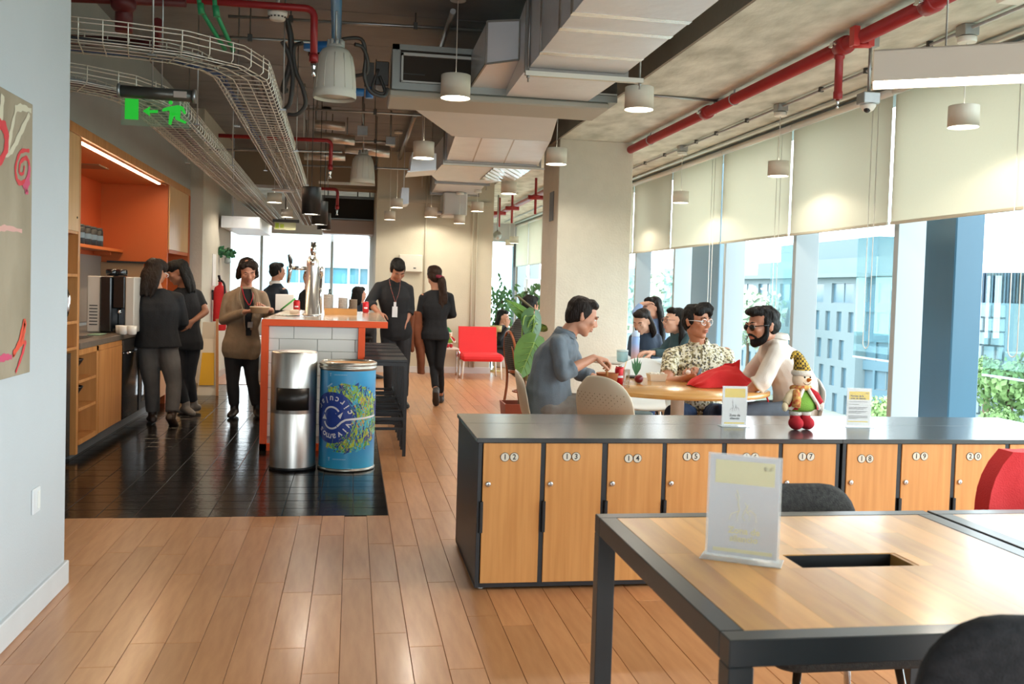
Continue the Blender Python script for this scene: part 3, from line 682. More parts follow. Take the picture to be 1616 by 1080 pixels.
# fan coil unit 1 (return side with the dark filter faces the camera)
UX0, UX1, UY0, UY1 = .25, 1.96, 7.1, 7.6
unit = thing('fan_coil_unit', (1.1, 7.3, DZ), 'big grey metal air handling box with a dark filter opening under the slab', 'air unit')
m = MB(); m.box(UX0, UY0+.02, DZ, UX1, UY1, DZ+.33); m.build('casing', mat('unit_casing', '#8b8d8a', .45, metal=.5), unit)
m = MB(); m.box(UX0, UY0, DZ, UX0+.05, UY0+.03, DZ+.33); m.box(UX0, UY0, DZ+.29, UX1, UY0+.03, DZ+.33); m.box(UX0, UY0-.01, DZ-.0, UX1, UY0+.03, DZ+.05); m.build('filter_frame', mat('unit_frame', '#8f938f', .4, metal=.6), unit)
m = MB(); m.box(UX0+.065, UY0-.004, DZ+.25, UX1, UY0+.012, DZ+.272); m.box(UX0+.065, UY0-.004, DZ+.06, UX0+.08, UY0+.012, DZ+.27); m.box(UX0+.065, UY0-.004, DZ+.055, UX1, UY0+.012, DZ+.068); m.build('filter_rail', mat('unit_rail', '#b5b6b0', .4, metal=.5), unit)
m = MB(); m.box(UX0+.06, UY0+.012, DZ+.05, UX1, UY0+.022, DZ+.29); m.build('filter', mat('filter_dark', '#39332c', .85, bump=.3, bscale=80), unit)
m = MB(); m.box(UX0+.68, UY0+.004, DZ+.06, UX0+.69, UY0+.014, DZ+.27); m.box(UX0+.08, UY0, DZ+.115, UX0+.24, UY0+.012, DZ+.121); m.build('filter_clip', DGREY, unit)
m = MB(); m.box(UX0-.02, UY0-.0, DZ-.055, UX1-.06, UY1, DZ-.0, b=.012); m.build('drip_pan', mat('pan_cream', '#a8a69b', .5), unit)
m = MB(); m.box(UX0-.12, UY0+.1, DZ+.04, UX0-.02, UY0+.3, DZ+.22, b=.006); m.box(UX0-.2, UY0+.08, DZ+.02, UX0-.13, UY0+.2, DZ+.2); m.tube(smooth_path([(UX0-.1, UY0+.06, DZ+.15), (UX0-.14, UY0+.04, DZ+.0), (UX0-.05, UY0+.05, DZ-.02), (UX0-.09, UY0+.06, DZ+.1)], 5), .012, 6); m.build('control_box', DGREY, unit)
m = MB(); m.tube([(UX0-.16, UY0+.1, DZ-.06), (UX0-.16, UY0+.1, DZ+.02)], .03, 10); m.tube([(UX0-.2, UY0+.1, DZ-.02), (UX0-.38, UY0+.1, DZ-.02)], .03, 10); m.build('valve_body', mat('valve_blue', '#2f6fae', .4), unit)
# side outlet box between trunk and unit
m = MB()
m.add([(.87, 6.56, 2.9), (1.09, 6.5, 2.93), (1.09, 6.5, 3.2), (.87, 6.56, 3.19), (.83, 7.09, 2.85), (1.1, 7.09, 2.85), (1.1, 7.09, 3.1), (.83, 7.09, 3.1)], [(0, 1, 2, 3), (7, 6, 5, 4), (0, 4, 5, 1), (1, 5, 6, 2), (2, 6, 7, 3), (3, 7, 4, 0)]); m.build('side_outlet', FOIL, duct)
m = MB()
for a, b_ in (((.87, 6.555, 2.9), (1.09, 6.495, 2.93)), ((1.09, 6.495, 2.93), (1.09, 6.495, 3.2)), ((.87, 6.555, 3.19), (1.09, 6.495, 3.2)), ((.87, 6.555, 2.9), (.87, 6.555, 3.19)), ((.87, 6.56, 2.9), (.83, 7.085, 2.85))): m.bar(a, b_, .012)
m.build('outlet_frame', mat('flange_steel', '#8e8a84', .4), duct)
# angled plenum behind the unit and the trunk beyond
duct_part('angled_plenum', [(7.61, .38, 1.62, DZ, 3.12), (9.1, .9, 1.86, DZ, 3.12)], mat('plenum_white', '#d0d3d4', .55, noise=.04, nscale=3))
duct_part('trunk', [(9.12, .93, 1.86, DZ, 3.12), (10.85, 1.02, 2.08, DZ, 3.12)])
for u_ in (.28, .62):
    m = MB(); xa = .93+.93*u_; xb = 1.02+1.06*u_; m.bar((xa, 9.13, DZ-.001), (xb, 10.84, DZ-.001), .012, .003); m.build('seam', mat('foil_seam', '#a79d92', .4), duct)
flange(10.88, 1.0, 2.1, DZ-.01, 3.13, .02)
m = MB(); m.box(.98, 10.86, DZ-.05, 2.16, 10.92, DZ-.03); m.build('strut', mat('strut_cream', '#cfccc0', .45), duct)
duct_part('trunk', [(10.92, 1.01, 2.08, DZ, 3.12), (12.4, .98, 2.05, DZ, 3.12), (13.0, 1.1, 1.8, DZ, 3.12)])
m = MB(); m.grid([[(1.62+i*.05, 11.2+j*.12, DZ-.006-.008*((i+j) % 2)) for i in range(10)] for j in range(12)], smooth=False); m.build('foil_patch', mat('bright_foil', '#e8e8ea', .18, metal=.95), duct)
flange(13.05, 1.1, 1.8, DZ, 3.12, .03)
duct_part('trunk', [(13.06, 1.12, 1.78, DZ, 3.12), (14.6, 1.16, 1.86, DZ, 3.12)])
flange(14.62, 1.16, 1.86, DZ, 3.12, .03)
duct_part('trunk', [(14.63, 1.2, 1.8, DZ, 3.1), (14.99, 1.2, 1.8, DZ, 3.1)])
for y in (9.6, 12.2, 13.9):
    for x in (.96, 1.9): m = MB(); m.tube([(x, y, DZ+.0), (x, y, SLABZ)], .005, 5); m.build('threaded_rod', GALV, duct)
# side branches
for px0, py0, px1, py1, y, lab in ((648, 240, 688, 272, 10.4, 'brownish foil duct branch hanging from the side of the trunk'), (632, 296, 645, 324, 13.2, 'small upright foil duct branch by the far wall')):
    a = P(px0, py0, Y=y); b_ = P(px1, py1, Y=y)
    m = MB(); e_ = 1.12 if y > 13 else .97
    m.prism([(a.x, y, b_.z), (b_.x, y, b_.z+.03), (b_.x, y, a.z), (a.x+.02, y, a.z)], (0, .5, 0)); m.tube([((a.x+b_.x)/2, y+.25, a.z-.05), ((a.x+b_.x)/2, y+.25, SLABZ)], .006, 5); m.prism([(a.x-.03, y-.04, b_.z-.02), (b_.x, y-.04, b_.z+.02), (b_.x, y-.04, b_.z+.035), (a.x-.03, y-.04, b_.z-.005)], (0, .5, 0)); o = m.build('duct_branch', FOIL); tag(o, lab, 'duct')
q = P(713, 330, Y=14.4); m = MB(); m.box(q.x-.13, 14.35, q.z-.1, q.x+.23, 14.98, q.z+.25, b=.02); m.tube([(q.x-.13, 14.6, q.z-.05), (q.x-.3, 14.6, q.z-.06)], .03, 8); o = m.build('wall_duct_box', mat('plenum_white', '#bcbab0', .55)); tag(o, 'pale duct box against the top of the far wall', 'duct')
# ---- second air unit far down the hall, hung low
a = P(508, 312, Y=17.5); b_ = P(592, 347, Y=17.5)
unit2 = thing('fan_coil_unit', (0, 17.6, b_.z), 'distant air handling box with a dark filter above the rear windows', 'air unit')
m = MB(); m.box(a.x, 17.52, b_.z-.12, b_.x, 18.2, a.z+.05); m.build('casing', mat('unit_casing', '#8b8d8a', .45), unit2)
m = MB(); m.box(a.x, 17.48, b_.z-.02, b_.x, 17.53, b_.z); m.box(a.x, 17.48, a.z, b_.x, 17.53, a.z+.03); m.box(b_.x-.03, 17.48, b_.z, b_.x, 17.53, a.z); m.box(a.x, 17.48, b_.z, a.x+.03, 17.53, a.z); m.build('filter_frame', mat('unit_frame', '#8f938f', .4), unit2)
m = MB(); m.box(a.x+.03, 17.5, b_.z, b_.x-.03, 17.521, a.z); m.build('filter', mat('filter_dark', '#39332c', .85), unit2)
m = MB(); m.box(a.x+.03, 17.3, b_.z-.28, b_.x+.05, 18.2, b_.z-.03, b=.02); m.build('duct_collar', mat('unit_pink', '#c1ae9f', .5), unit2)
m = MB(); m.prism([(a.x+.02, 17.6, b_.z-.3), (b_.x-.1, 17.6, b_.z-.3), (b_.x-.1, 19, b_.z-.36), (a.x+.02, 19, b_.z-.36)], (0, 0, .05)); m.build('foil_panel', mat('bright_foil', '#e8e8ea', .18, metal=.95), unit2)
for x in (a.x+.1, b_.x-.1): m = MB(); m.tube([(x, 17.8, a.z), (x, 17.8, SLABZ)], .012, 5); m.build('threaded_rod', GALV, unit2)
# ---- wire cable trays
WIRE = mat('zinc_wire', '#d6d0c3', .35, metal=.5)
def wire_tray(path, w, h, label, pitch=.112, nlong=4, rise=.0):
    """path: centre points in plan at bottom height; U-shaped cross wires and long wires"""
    pts = [Vector(p) for p in path]; L = [0]
    for i in range(len(pts)-1): L.append(L[-1]+(pts[i+1]-pts[i]).length)
    def at(s):
        for i in range(len(pts)-1):
            if s <= L[i+1] or i == len(pts)-2:
                k = (s-L[i])/max(L[i+1]-L[i], 1e-6); p = pts[i].lerp(pts[i+1], k); break
        return p
    def dirn(s):
        d = at(min(s+.06, L[-1]))-at(max(s-.06, 0)); d.z = 0; return d.normalized()
    t = thing('cable_tray', pts[0], label, 'cable tray')
    m = MB(); n = int(L[-1]/pitch)
    for k in range(n+1):
        s = k*pitch; p = at(s); d = dirn(s); c = Vector((d.y, -d.x, 0)); b = .02
        prof = [(-w/2, h), (-w/2, b), (-w/2+b, 0), (w/2-b, 0), (w/2, b), (w/2, h)]
        m.tube([p+c*a+Vector((0, 0, z)) for a, z in prof], .0034, 4, caps=False)
    tag(m.build('cross_wires', WIRE, t), kind='stuff')
    longs = [(-w/2, h), (-w/2, h*.5), (w/2, h), (w/2, h*.5), (-w/2, h*.8), (w/2, h*.8)]+[(-w/2+w*(i+.5)/nlong, 0) for i in range(nlong)]+[(-w/2+.012, .006), (w/2-.012, .006)]
    ss = [i*L[-1]/60 for i in range(61)]
    for a, z in longs:
        m = MB(); m.tube([at(s)+Vector((dirn(s).y, -dirn(s).x, 0))*a+Vector((0, 0, z)) for s in ss], .0036, 4); m.build('long_wire', WIRE, t)
    rr = random.Random(len(path)*7+int(w*100))
    for i in range(7):
        a = rr.uniform(-w*.38, w*.38); m = MB(); off = [a+rr.uniform(-.02, .02) for _ in ss]
        m.tube([at(s)+Vector((dirn(s).y, -dirn(s).x, 0))*off[j]+Vector((0, 0, .012+rr.uniform(0, .012))) for j, s in enumerate(ss[::2]) ], .008, 6)
        m.build('cable', [mat('cable_black', '#1d1c1e', .5), mat('cable_grey', '#8d8b8a', .5), mat('cable_mauve', '#85707a', .5), mat('cable_blue', '#2b4d86', .45)][rr.choice([0, 0, 1, 2, 3] if h > .105 else [2, 2, 1, 2, 0])], t)
    return t, at, L[-1]
def arc(c, r, a0, a1, n, z): return [(c[0]+r*math.cos(math.radians(a0+(a1-a0)*i/n)), c[1]+r*math.sin(math.radians(a0+(a1-a0)*i/n)), z) for i in range(n+1)]
z1 = 2.52; a = P(406, 180, Z=z1); b_ = P(461, 295, Z=z1); s_ = (b_-a)/(b_.y-a.y); at_ = lambda y: a+s_*(y-a.y)
wire_tray([(-2.5, 5.02, z1), (at_(5).x-.55, 5.24, z1)]+arc((at_(5.7).x-.5, 5.76), .5, -78, -8, 6, z1)+[at_(6.0), at_(8.4), at_(11.2), at_(19.5)], .32, .115, 'upper wire mesh cable tray that turns and runs down over the bar')
z2 = 2.45; a2_ = P(287, 215, Z=z2); b2_ = P(433, 355, Z=z2); s2_ = (b2_-a2_)/(b2_.y-a2_.y); at2_ = lambda y: a2_+s2_*(y-a2_.y); c2_ = at2_(6.5)
wire_tray([(-2.5, 5.5, z2), (c2_.x-.5, 5.82, z2), (c2_.x-.22, 5.95, z2), (c2_.x-.07, 6.15, z2), c2_, at2_(8.4), at2_(12), at2_(19.5)], .34, .1, 'lower wire mesh cable tray with mauve cables along the kitchen front', nlong=5)
m = MB(); m.box(-1.26, 5.0, z2+.012, -.95, 5.01, z2+.02); 
m = MB(); q = P(219, 43, Y=4.7); m.box(q.x-.045, 4.695, q.z-.02, q.x+.045, 4.7, q.z+.022); m.lathe([(.011, 0), (.011, .008)], (0, 0, 0), 8, M=Matrix.Rotation(math.radians(90), 4, 'X')); o = m.build('tray_bracket', GALV); 
bpy.data.objects.remove(o)
hung = []
for i, (x, y, zz) in enumerate(((at_(5).x-.4, 5.24, z1), (at_(6.6).x+.19, 6.6, z1), (at_(8.6).x+.19, 8.6, z1), (at_(7.4).x-.19, 7.4, z1), (at_(10.2).x-.19, 10.2, z1), (at2_(7).x+.2, 7.0, z2), (at2_(9.3).x+.2, 9.3, z2), (at2_(9.3).x-.2, 9.3, z2), (at_(11.5).x+.19, 11.5, z1))):
    m = MB(); m.tube([(x, y, zz-.01), (x, y, SLABZ)], .005, 5); m.box(x-.02, y-.02, zz-.012, x+.02, y+.02, zz-.004); o = m.build('tray_hanger', GALV); tag(o, 'thin threaded rod holding the '+('upper' if zz == z1 else 'lower')+' wire cable tray, the '+['one at its first bend', 'one just past the bend', 'one over the bin', 'left-edge one by the exit sign', 'left-edge one over the bar', 'one by the exit sign', 'one over the worktop', 'wall-side one over the worktop', 'one nearest the black pendants'][i], 'hanger', 'cable tray hanger rods')
# ---- exit sign
q = P(246, 155, Y=5.6)
t = thing('exit_sign', q, 'green running-man exit sign on clear acrylic under a grey tube housing', 'sign')
m = MB(); wv = .185
for (r_, a_, b2_) in ((.034, -.185, .2),): m.tube([(q.x+a_, q.y, q.z+.028), (q.x+b2_, q.y, q.z+.022)], r_, 14)
m.build('housing', mat('sign_housing', '#55544f', .35, metal=.6), t)
m = MB(); m.tube([(q.x+.2, q.y, q.z+.022), (q.x+.215, q.y, q.z+.022)], .04, 14); m.tube([(q.x-.2, q.y, q.z+.03), (q.x-.185, q.y, q.z+.03)], .04, 14); m.build('end_cap', GALV, t)
m = MB(); m.box(q.x+.1, q.y-.036, q.z+.005, q.x+.17, q.y-.03, q.z+.04); m.build('rating_plate', mat('plate_beige', '#a89c93', .5), t)
ACR = mat('sign_acrylic', '#7fae88', .05, alpha=.16)
m = MB(); m.box(q.x-.182, q.y-.004, q.z-.158, q.x+.18, q.y+.004, q.z-.0); m.build('panel', ACR, t)
EG = mat('exit_green', '#22b02f', .5, emit='#17b02a', estr=.35)
def flat(poly, y, mtl, name, parent, ox, oz, sc, th=.002):
    m = MB(); m.prism([(ox+a*sc, y, oz+b*sc) for a, b in poly], (0, -th, 0)); return m.build(name, mtl, parent)
ox, oz, sc = q.x-.182, q.z-.158, .01; yy = q.y-.0045
flat([(2.0, 3.2), (9.2, 3.2), (9.2, 14.6), (2.0, 14.6)], yy, EG, 'door_pictogram', t, ox, oz, sc)
flat([(11.4, 8.2), (15.4, 11), (15.0, 8.9), (19.6, 9.2), (19.4, 7.6), (15.1, 7.2), (15.6, 5.4)], yy, EG, 'arrow_pictogram', t, ox, oz, sc)
m = MB(); mm = lambda pts: m.prism([(ox+a*sc, yy, oz+b*sc) for a, b in pts], (0, -.002, 0))
m.lathe([(.0115, 0), (.0115, .002)], (ox+.262, yy, oz+.137), 12, M=Matrix.Rotation(math.radians(90), 4, 'X'))
mm([(24.6, 11.2), (30.2, 12.6), (31.6, 11.6), (31.6, 7.9), (27.2, 6.8), (25.6, 8.6)]); mm([(30.2, 12.6), (33.0, 11.8), (34.6, 8.2), (33.6, 7.7), (31.6, 10.4)]); mm([(24.6, 11.2), (22.2, 10.2), (21.6, 8.9), (22.6, 8.5), (25.6, 9.4)])
mm([(28.2, 7.6), (31.6, 7.9), (31.4, 5.2), (35.0, 3.6), (34.2, 2.4), (29.0, 4.4)]); mm([(25.8, 8.2), (28.6, 7.2), (27.4, 4.4), (26.8, 1.4), (25.2, 1.6), (25.4, 5.0)])
m.build('running_man_pictogram', EG, t)
for x in (-.02, .03): m = MB(); m.tube([(q.x+x, q.y, q.z+.05), (q.x+x, q.y, SLABZ)], .004, 6); m.build('suspension_rod', GALV, t)
q = P(450, 357, Y=16.0)
t = thing('exit_sign', q, 'small pale exit sign with a faint green mark far down the hall', 'sign')
m = MB(); m.box(q.x-.17, q.y, q.z-.06, q.x+.17, q.y+.02, q.z+.06); m.build('panel', mat('pale_sign', '#d9dcae', .5), t)
m = MB(); m.box(q.x-.155, q.y-.004, q.z-.04, q.x-.1, q.y, q.z+.045); m.box(q.x-.08, q.y-.004, q.z-.03, q.x-.02, q.y, q.z+.03); m.build('pictogram', mat('lime', '#b9d136', .5), t)
m = MB(); m.box(q.x-.2, q.y-.01, q.z+.06, q.x+.22, q.y+.05, q.z+.11); m.tube([(q.x, q.y, q.z+.1), (q.x, q.y, SLABZ)], .01, 6); m.build('housing', DGREY, t)
# ---- red sprinkler branches
def red_branch(pts, r, label, head=True):
    pts = [Vector(p) for p in pts]; t = thing('sprinkler_pipe', pts[-1], label, 'pipe')
    path = [pts[0]]
    for i in range(1, len(pts)-1):
        a = (pts[i-1]-pts[i]).normalized()*.06; b = (pts[i+1]-pts[i]).normalized()*.06; path += bez(pts[i]+a, pts[i], pts[i]+b, 5)
    path.append(pts[-1]); m = MB(); m.tube(path, r, 10); m.build('pipe', REDP, t)
    e = pts[-1]; m = MB(); m.lathe([(.004, -.09), (.018, -.088), (.008, -.06), (.016, -.03), (.02, 0)], e, 8); m.build('sprinkler_head', CHROME, t)
    m = MB(); h_ = pts[0].lerp(pts[1], .75); m.tube([h_, (h_.x, h_.y, SLABZ)], .006, 5); m.build('hanger', GALV, t)
    m = MB(); m.lathe([(r*1.25, 0), (r*1.25, .05)], e, 10); m.build('collar', REDP, t)
a = P(330, 3, Y=6.2); b_ = P(496, 14, Y=6.2); c_ = P(495, 98, Y=6.2)
red_branch([a-Vector((.9, 0, 0)), b_, c_], .023, 'red sprinkler pipe bending down beside the large bell lamp')
a = P(345, 214, Y=10.3); b_ = P(523, 222, Y=10.3); c_ = P(521, 268, Y=10.3)
red_branch([a, b_, c_], .021, 'red sprinkler pipe bending down behind the black pendants, middle of the hall')
a = P(470, 296, Y=14.0); b_ = P(533, 299, Y=14.0); c_ = P(532, 330, Y=14.0)
red_branch([a, b_, c_], .022, 'small red sprinkler pipe before the distant air unit')
for px, py, y in ((160, 8, 6.0), (200, 18, 6.4)):
    pass
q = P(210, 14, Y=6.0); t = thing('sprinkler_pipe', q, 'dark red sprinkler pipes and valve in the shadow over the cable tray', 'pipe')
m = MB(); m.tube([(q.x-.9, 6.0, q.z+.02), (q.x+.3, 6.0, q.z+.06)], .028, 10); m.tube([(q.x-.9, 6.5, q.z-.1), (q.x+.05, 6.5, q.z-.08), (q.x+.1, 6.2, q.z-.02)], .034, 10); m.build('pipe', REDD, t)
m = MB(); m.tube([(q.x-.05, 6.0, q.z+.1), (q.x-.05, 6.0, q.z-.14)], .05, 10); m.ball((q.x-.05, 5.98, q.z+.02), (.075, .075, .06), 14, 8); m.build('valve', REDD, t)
# ---- blue, green, grey pipes
zp = 3.2; a = P(533, 0, Z=zp); b_ = P(531, 72, Z=zp)
t = thing('blue_pipe', b_, 'bright blue water pipe with an elbow above the large bell lamp', 'pipe')
m = MB(); m.tube([(a.x+.02, 4.6, zp), (b_.x, b_.y, zp)], .036, 12); m.build('pipe', mat('blue_pipe_paint', '#58a6ea', .35), t)
m = MB(); m.tube([(b_.x+.03, b_.y, zp-.01), (b_.x-.2, b_.y, zp-.02)], .044, 12); m.lathe([(.05, -.03), (.05, .03)], (b_.x-.2, b_.y, zp-.02), 12); m.build('elbow', mat('blue_pipe_dark', '#2f7fd0', .35), t)
t = thing('green_pipe', P(312, 0, Y=5.6), 'pair of green plastic water pipes dropping behind the cable tray', 'pipe')
for p0, p1, p2 in (((311, -20), (316, 14), (355, 78)), ((337, -20), (340, 18), (368, 80))):
    m = MB(); m.tube([P(*p0, Y=5.75), P(*p1, Y=5.75), P(*p2, Y=6.0)], .0135, 8); pp = m.build('pipe', mat('green_pipe', '#2f9a63', .45), t)
    m = MB(); c_ = P(*p1, Y=5.75); m.tube([c_+Vector((0, 0, .03)), c_-Vector((-.008, 0, .03))], .019, 8); m.build('coupling', mat('green_pipe', '#2f9a63', .45), pp)
t = thing('flexible_hose', P(460, 130, Y=6.6), 'bundle of looping black flexible hoses beside the cable tray', 'hose')
for pts, r in (([(452, 30), (459, 60), (458, 100), (447, 140), (452, 143)], .021), ([(445, 65), (455, 85), (462, 120), (458, 160), (450, 172)], .016), ([(478, 68), (464, 75), (466, 110), (478, 140), (482, 165), (470, 180), (455, 181)], .015), ([(540, 62), (570, 62), (577, 90), (575, 120), (585, 145), (605, 152), (612, 140)], .014), ([(560, 70), (572, 75), (580, 95), (578, 115), (560, 120)], .014)):
    m = MB(); m.tube(smooth_path([P(px, py, Y=6.75+.03*i) for i, (px, py) in enumerate(pts)], 6), r, 8); m.build('hose', mat('hose_black', '#3c3c3b', .5), t)
q = P(438, 22, Y=6.3); t = thing('smoke_detector', q, 'round white smoke detector with slots under the red sprinkler pipe', 'detector')
m = MB(); m.lathe([(.02, -.045), (.045, -.04), (.062, -.005), (.062, .015), (.03, .02)], q, 20); m.build('body', WHITEP, t)
m = MB()
for k in range(14):
    a = 2*math.pi*k/14; m.box(q.x+.053*math.cos(a)-.006, q.y+.053*math.sin(a)-.006, q.z-.028, q.x+.053*math.cos(a)+.006, q.y+.053*math.sin(a)+.006, q.z-.02)
m.build('vent_slots', DGREY, t); m = MB(); m.tube([(q.x, q.y, q.z+.015), (q.x, q.y, SLABZ)], .012, 6); m.build('stem', GALV, t)
# grey conduits under the slab
def conduit(pts, r, label, clips=()):
    pts = [Vector(p) for p in pts]; t = thing('conduit', pts[0], label, 'conduit', None); m = MB(); m.tube(pts, r, 8); m.build('pipe', GALV, t)
    for c in clips:
        p = pts[0].lerp(pts[-1], c); m = MB(); m.box(p.x-.015, p.y-.015, p.z-.02, p.x+.015, p.y+.015, p.z+.03); m.tube([p, (p.x, p.y, SLABZ)], .005, 5); m.build('clip', DGREY, t)
Zc = SLABZ-.12
conduit([P(360, 26, Y=7.4), P(835, 52, Y=7.4)], .013, 'straight grey conduit crossing before the air unit', (.2, .61))
conduit([P(330, 58, Y=7.0), P(490, 66, Y=7.0)], .012, 'short grey conduit passing behind the red pipe', (.4,))
conduit([P(715, 18, Z=Zc), P(694, 78, Z=Zc)], .022, 'steel tube running away overhead toward the air unit')
conduit([P(655, 182, Z=SLABZ-.1), P(630, 252, Z=SLABZ-.1)], .03, 'steel tube overhead beside the white lamp cord, farther in')
conduit([P(480, 172, Y=9.0), P(665, 182, Y=9.0)], .010, 'thin dark conduit behind the angled duct', (.6,))
conduit([P(470, 261, Y=12.0), P(645, 267, Y=12.0)], .012, 'thin conduit at the height of the far bell lamp', (.3, .7))
conduit([P(330, 236, Y=10.6), P(540, 240, Y=10.6)], .013, 'grey conduit just below the middle red pipe', (.5,))
conduit([P(500, 223, Y=11.6), P(615, 224, Y=11.6)], .014, 'grey conduit ending at a small square box', (.8,))
q = P(616, 224, Y=11.6); m = MB(); m.box(q.x-.055, 11.5, q.z-.045, q.x+.055, 11.62, q.z+.045); m.tube([(q.x, 11.56, q.z), (q.x, 11.56, SLABZ)], .012, 5); o = m.build('junction_box', GALV); tag(o, 'grey square junction box at the end of the thin conduit', 'box')
q = P(572, 207, Y=10.6); m = MB(); m.box(q.x-.055, 10.55, q.z-.05, q.x+.055, 10.65, q.z+.05); m.tube([(q.x, 10.6, q.z), (q.x, 10.6, SLABZ)], .012, 5); o = m.build('junction_box', GALV); tag(o, 'galvanised square box above the far bell lamp', 'box')
# round foil pipes in the back of the ceiling
t = thing('foil_pipe', P(540, 235, Y=12.4), 'crossing shiny foil-wrapped pipes under the slab behind the bell lamps', 'pipe')
for (p0, p1, y, r) in (((497, 196), (545, 200), 11.0, .05), ((495, 215), (560, 222), 11.6, .06), ((545, 232), (615, 240), 12.2, .075), ((480, 245), (545, 247), 12.6, .06)):
    m = MB(); m.tube([P(*p0, Y=y), P(*p1, Y=y)], r, 12); m.build('pipe', mat('pipe_foil', '#cfc6bd', .3, metal=.8, bump=.5, bscale=25), t)
    m = MB(); e_ = P(*p0, Y=y); m.tube([e_+Vector((.02, 0, 0)), (e_.x+.02, y, SLABZ)], .008, 5); m.build('hanger', GALV, t)
# concrete drop beam across the hall near the rear, and a white linear strip
m = MB(); m.box(-2.6, 15.6, 2.9, fx0, 16.1, SLABZ); structure(m.build('trim_cross_beam', mat('cross_beam', '#9a8872', .7)))
q = P(540, 290, Y=14.5)
t = thing('strip_light', (P(505, 288, Y=14.5)), 'long thin white strip light bar crossing behind the far bell lamp', 'lamp')
m = MB(); a = P(503, 288, Y=14.5); b_ = P(592, 292, Y=14.5); m.bar(a, b_, .05, .035); m.build('bar', mat('strip_white', '#e6e4dc', .4), t)
m = MB(); m.tube([a+Vector((.1, 0, 0)), (a.x+.1, a.y, SLABZ)], .006, 5); m.tube([b_-Vector((.1, 0, 0)), (b_.x-.1, b_.y, SLABZ)], .006, 5); m.build('suspension_wire', GALV, t)
# shiny box duct near the rear windows and the pale disc lamp
q0 = P(345, 345, Y=13.6); q1 = P(410, 362, Y=13.6)
m = MB(); m.box(-1.79, 13.5, q1.z, q1.x, 15.5, q1.z+.16); m.tube([(-1.7, 14, q1.z+.16), (-1.7, 14, SLABZ-.002)], .01, 5); o = m.build('box_duct', FOIL); tag(o, 'shiny metal box duct by the rear windows under the lower tray', 'duct')
q = P(447, 301, Y=11.8); m = MB(); m.lathe([(.02, .012), (.13, .008), (.135, 0), (.13, -.008), (.001, -.012)], q, 24); m.tube([q, (q.x, q.y, SLABZ)], .006, 5); o = m.build('disc_lamp', mat('disc_grey', '#b9ada6', .5)); tag(o, 'flat pale round disc lamp below the upper cable tray', 'lamp')
q = P(563, 374, Y=20); t = thing('ceiling_fan', q, 'small dark ceiling fan far back before the rear windows', 'fan')
m = MB(); m.lathe([(.03, -.06), (.09, -.04), (.08, .03), (.02, .05)], q, 12); m.tube([q, (q.x, q.y, SLABZ)], .014, 6); m.build('motor', DGREY, t)
for k in range(3):
    a = math.radians(20+120*k); d = Vector((math.cos(a), math.sin(a), 0)); m = MB(); m.bar(q+d*.08, q+d*.62-Vector((0, 0, .02)), .12, .012); m.build('blade', DGREY, t)
# ================================================================== TEXT AND SIGNS
def text_verts(txt, size=1.0, bold=0.0, res=2):
    cu = bpy.data.curves.new('t', 'FONT'); cu.body = txt; cu.size = size; cu.resolution_u = res; cu.offset = bold; cu.align_x = 'CENTER'; cu.align_y = 'CENTER'
    o = bpy.data.objects.new('t', cu); COL.objects.link(o); bpy.context.view_layer.update()
    me = bpy.data.meshes.new_from_object(o.evaluated_get(bpy.context.evaluated_depsgraph_get()))
    v = [tuple(p.co) for p in me.vertices]; f = [tuple(p.vertices) for p in me.polygons]
    bpy.data.objects.remove(o); bpy.data.curves.remove(cu); bpy.data.meshes.remove(me); return v, f
def put_text(m, txt, size, M, mi=0, bold=0.0, ax=None):
    v, f = text_verts(txt, size, bold)
    if not v: return
    if ax is not None:                       # 'l' keeps the left edge at the origin
        x0 = min(p[0] for p in v); v = [(p[0]-x0, p[1], p[2]) for p in v]
    m.add([M @ Vector(p) for p in v], f, mi)
XZ = Matrix(((1, 0, 0, 0), (0, 0, 1, 0), (0, 1, 0, 0), (0, 0, 0, 1)))   # text plane x,y -> world x,z facing -y
def XZM(x, y, z): return Matrix.Translation((x, y, z)) @ XZ
INK = mat('print_black', '#1a1a1c', .6); YEL = mat('print_yellow', '#e8c81e', .55); PAPER = mat('paper_white', '#e9e7e4', .7)
